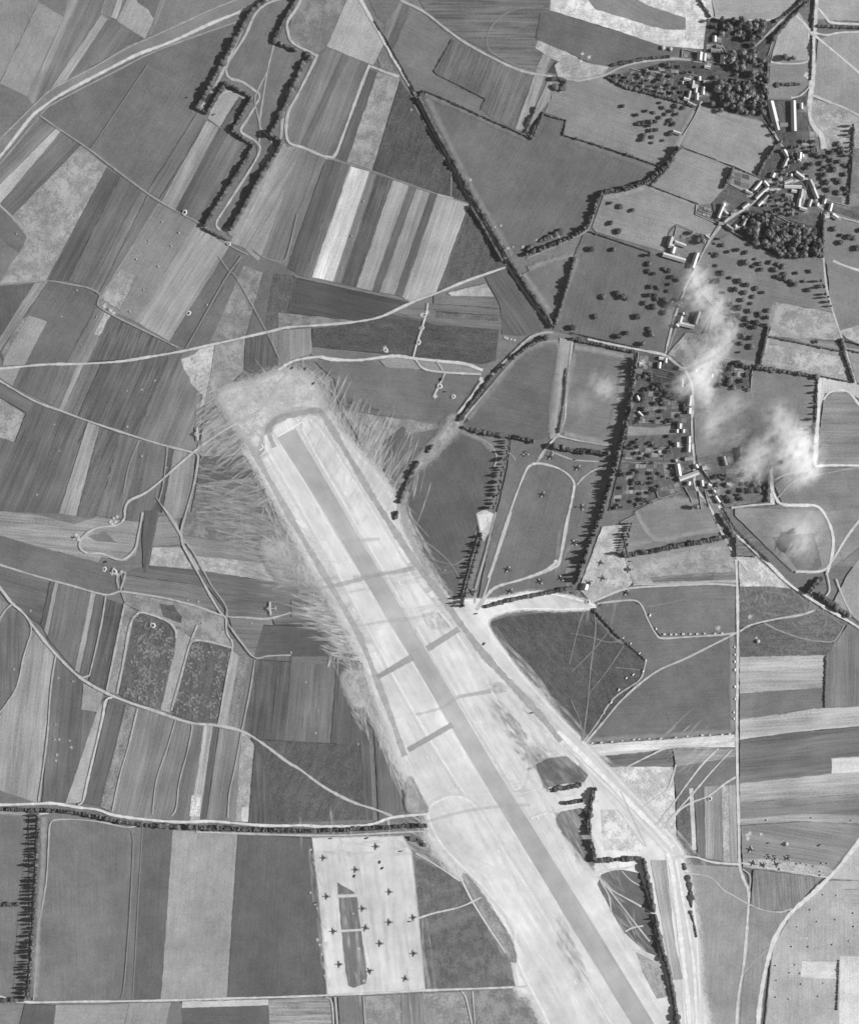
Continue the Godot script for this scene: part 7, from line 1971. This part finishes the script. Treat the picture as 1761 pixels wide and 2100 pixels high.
	for k in [["c2", [570, 748, 610, 748, 640, 748, 685, 746, 727, 745, 770, 745, 815, 743, 878, 742, 922, 741], 0, "from the west in the line along the farm track"], ["c2", [130, 1412, 185, 1408, 250, 1404, 312, 1398, 383, 1390, 415, 1389, 477, 1386, 547, 1383, 640, 1377, 710, 1371, 800, 1365, 848, 1363, 922, 1360, 968, 1357], 0, "from the west in the line above the white strip field"],
		["c2", [997, 825, 998, 872, 998, 915, 998, 965, 998, 1068, 1000, 1142, 992, 1225, 993, 1265], 90, "from the north in the line beside the straight farm road"], ["c2", [318, 768, 363, 803, 417, 862, 455, 905, 440, 972, 378, 993, 337, 1014, 290, 1086, 243, 1163, 200, 1228], 40, "from the north round the dark field's corner"], ["c2", [480, 630, 518, 714], 60, "from the north beside the bending farm track"]]:
		for i in range(0, k[1].size(), 2): tents.append([k[0], k[1][i], k[1][i + 1], k[2] + (i * 7) % 20, "%s pale tent %s" % [ordinal(i / 2 + 1), k[3]]])
	set_out(tent(), tents, "tent", "pale camp tents", Vector2(.75, 1.1))
	var cocks := []
	for k in [["a0", [993, 1358, 1095, 1424, 910, 1470, 1048, 1505, 835, 1585, 968, 1630, 880, 1772, 795, 1906, 592, 1938, 497, 2112], "in the western strip fields"], ["b0", [460, 1230, 388, 1445, 328, 1640], "on the narrow strip beside the brightest field"], ["a0", [104, 1431], "at the far western edge"],
		["w2", [428, 58, 1072, 25, 1645, 60], "on the pale bands above the south-eastern aircraft"],
		["w2", [1242, 1127, 1432, 1137, 1058, 1342, 1675, 1392, 1418, 1485, 1155, 1513, 870, 1587, 1680, 1583, 1610, 1792, 1372, 1842, 792, 1871, 1032, 1872], "in the spaced rows of the pale south-eastern field"],
		["c3", [1250, 1207, 1368, 1202, 1335, 1250, 1400, 1255, 1255, 1297, 1407, 1320, 1540, 1315, 1250, 1400, 1510, 1395, 1330, 1412, 1620, 1232], "in the southern rows of the pale south-eastern field"],
		["w2", [870, 685, 925, 680, 1010, 700, 1105, 722, 1220, 675, 1300, 680, 1200, 795, 1200, 848, 620, 763], "along the dusty edge east of the south-eastern aircraft"]]:
		for i in range(0, k[1].size(), 2): cocks.append([k[0], k[1][i], k[1][i + 1], i * 37, "%s small pale heap %s" % [ordinal(i / 2 + 1), k[2]]])
	set_out(stack(1.5, 2.4), cocks, "heap", "small pale heaps in the fields", Vector2(.8, 1.25))
	set_out(stack(5.0, 5.5), [["v1", 765, 490, 0, "large round pale haystack at the point of the bright field"], ["v1", 857, 505, 60, "small round haystack just right of the large pale one"], ["c2", 1140, 790, 0, "pale heap in the dark rough field east of the farm road"], ["w2", 710, 400, 0, "pale round heap behind the truck in the south-east"]], "haystack", "large haystacks", Vector2(.6, 1.0))
	set_out(pit(2.6), [["b1", 925, 797, 0, "gun pit in the pale ring at the end of the dirt spur"], ["b1", 820, 440, 30, "gun pit halfway down the pale dirt spur"], ["b1", 835, 362, 60, "gun pit near the top of the pale dirt spur"], ["b1", 797, 528, 90, "gun pit near the foot of the pale dirt spur"], ["b1", 595, 575, 10, "gun pit in the spoil above the earth road"],
		["b1", 1010, 860, 50, "small gun pit south-east of the dirt spur"], ["a2", 700, 365, 20, "gun pit in the spoil south of the winding track"], ["a2", 640, 350, 80, "round gun pit west of the winding track's spoil"], ["a2", 935, 693, 0, "gun pit in the top of the blotched dark plot"], ["a1", 1153, 350, 40, "small gun pit at the edge of the light western field"],
		["a0", 1400, 1492, 0, "gun pit below the enclosure's southern end"], ["a0", 1130, 1300, 70, "gun pit in the strips west of the enclosure's southern end"], ["b3", 1595, 130, 30, "gun pit beside the brush east of the strip"], ["b3", 825, 460, 10, "gun pit in the spoil north-east of the southern stand"], ["c3", 845, 188, 45, "diamond-shaped gun pit beside the radiating tracks"], ["v9", 330, 1100, 0, "gun pit beside the white curve's eastern end"]], "gun pit", "gun pits", Vector2(.8, 1.3))

func clouds() -> void:
	for c in [
		["c1", "long white veil of smoke trailing down over the lower village", [[720, 120, 70, 90, .8], [770, 190, 80, 100, 1.1], [800, 260, 95, 110, 1.3], [840, 320, 85, 90, 1.1], [830, 400, 80, 90, .9], [900, 440, 90, 80, 1.0], [960, 480, 80, 70, .8], [920, 540, 70, 70, .6], [840, 600, 90, 100, 1.1], [810, 670, 95, 100, 1.3], [760, 740, 100, 90, 1.4], [720, 790, 110, 80, 1.2], [650, 780, 80, 70, .6], [790, 830, 80, 80, 1.1], [790, 900, 70, 70, .8], [850, 990, 80, 90, .7], [870, 1050, 60, 60, .5], [960, 930, 90, 70, .6], [620, 330, 60, 70, .4], [570, 400, 60, 60, .35], [860, 1150, 80, 60, .35]]],
		["c1", "dense bright puff of smoke over the eastern road corner", [[1235, 960, 60, 80, .7], [1265, 1040, 80, 100, 1.1], [1310, 1120, 110, 110, 1.5], [1370, 1190, 130, 120, 2.0], [1420, 1250, 120, 110, 1.9], [1330, 1200, 110, 100, 1.6], [1430, 1310, 100, 80, 1.3], [1390, 1380, 70, 80, .8], [1130, 1180, 100, 100, .9], [1120, 1260, 100, 100, 1.0], [1110, 1320, 90, 80, .9], [1200, 1220, 110, 80, .8], [1480, 1300, 90, 60, .7], [1000, 1100, 90, 70, .35]]],
		["c1", "small wisp of smoke over the meadow west of the avenue", [[120, 760, 40, 40, .5], [160, 800, 60, 50, .7], [210, 830, 60, 60, .8], [190, 780, 60, 60, .5], [270, 790, 50, 90, .35], [30, 900, 60, 120, .3]]],
		["c2", "faint white smoke drifting over the south-eastern paddock", [[1300, 60, 120, 80, .4], [1380, 120, 110, 90, .6], [1420, 180, 100, 80, .7], [1340, 200, 90, 80, .5], [1250, 130, 100, 70, .4], [1440, 260, 70, 70, .4], [1480, 60, 120, 90, .4]]],
	]:
		var o := base("smoke_cloud", Vector3.ZERO)
		tag(o, c[1], "smoke", "drifting smoke")
		rng.seed = hash(c[1])
		var high := 12.0
		for p in c[2]:
			for k in 2:
				var q := at(c[0], p[0] + rng.randfn() * p[2] * .22, p[1] + rng.randfn() * p[3] * .22)
				var r: float = rng.randf_range(.5, .75) * (p[2] + p[3]) * .5
				high = 12.0 + fmod(high * 1.7 + 5.3, 15.0)
				var puff := put("puff", billow(r, rng.randf_range(.25, .5), minf(.4, p[4] * .19)), mat["smoke%d" % (rng.randi() % 3)], o)
				puff.position = Vector3(q.x, high, q.y)
				puff.rotation.y = rng.randf_range(.5, 1.5) + (PI if rng.randf() < .5 else 0.0)
				puff.scale = Vector3(rng.randf_range(.9, 1.3), 1, rng.randf_range(.55, .9))

# one billow of thin smoke: a domed, lumpy veil, ragged at its rim
func billow(r: float, bulge: float, thick: float) -> ArrayMesh:
	var s := Soup.new()
	var sd := rng.randf() * 40
	var at_ := func(i: int, j: int) -> Vector3:
		var f := i / 7.0
		var a := TAU * j / 20.0
		return Vector3(cos(a) * f, bulge * (1 - f * f) + .06 * sin(f * 7 + a * 3 + sd) * f, sin(a) * f) * r
	for i in 7:
		for j in 20:
			for t in [[[i, j], [i + 1, j], [i + 1, j + 1]], [[i, j], [i + 1, j + 1], [i, j + 1]]]:
				var v := []
				for x in t: v.append(at_.call(x[0], x[1]))
				if (v[1] - v[0]).cross(v[2] - v[0]).length() < 1e-6: continue
				var order := [0, 1, 2] if (v[1] - v[0]).cross(v[2] - v[0]).y < 0.0 else [0, 2, 1]
				for x in order:
					s.v.append(v[x]); s.n.append((Vector3(v[x].x * bulge, r, v[x].z * bulge)).normalized()); s.c.append(Color(1, 1, 1, thick))
					s.uv.append(Vector2(v[x].x, v[x].z) / r * .5 + Vector2(.5, .5))
	return s.mesh()
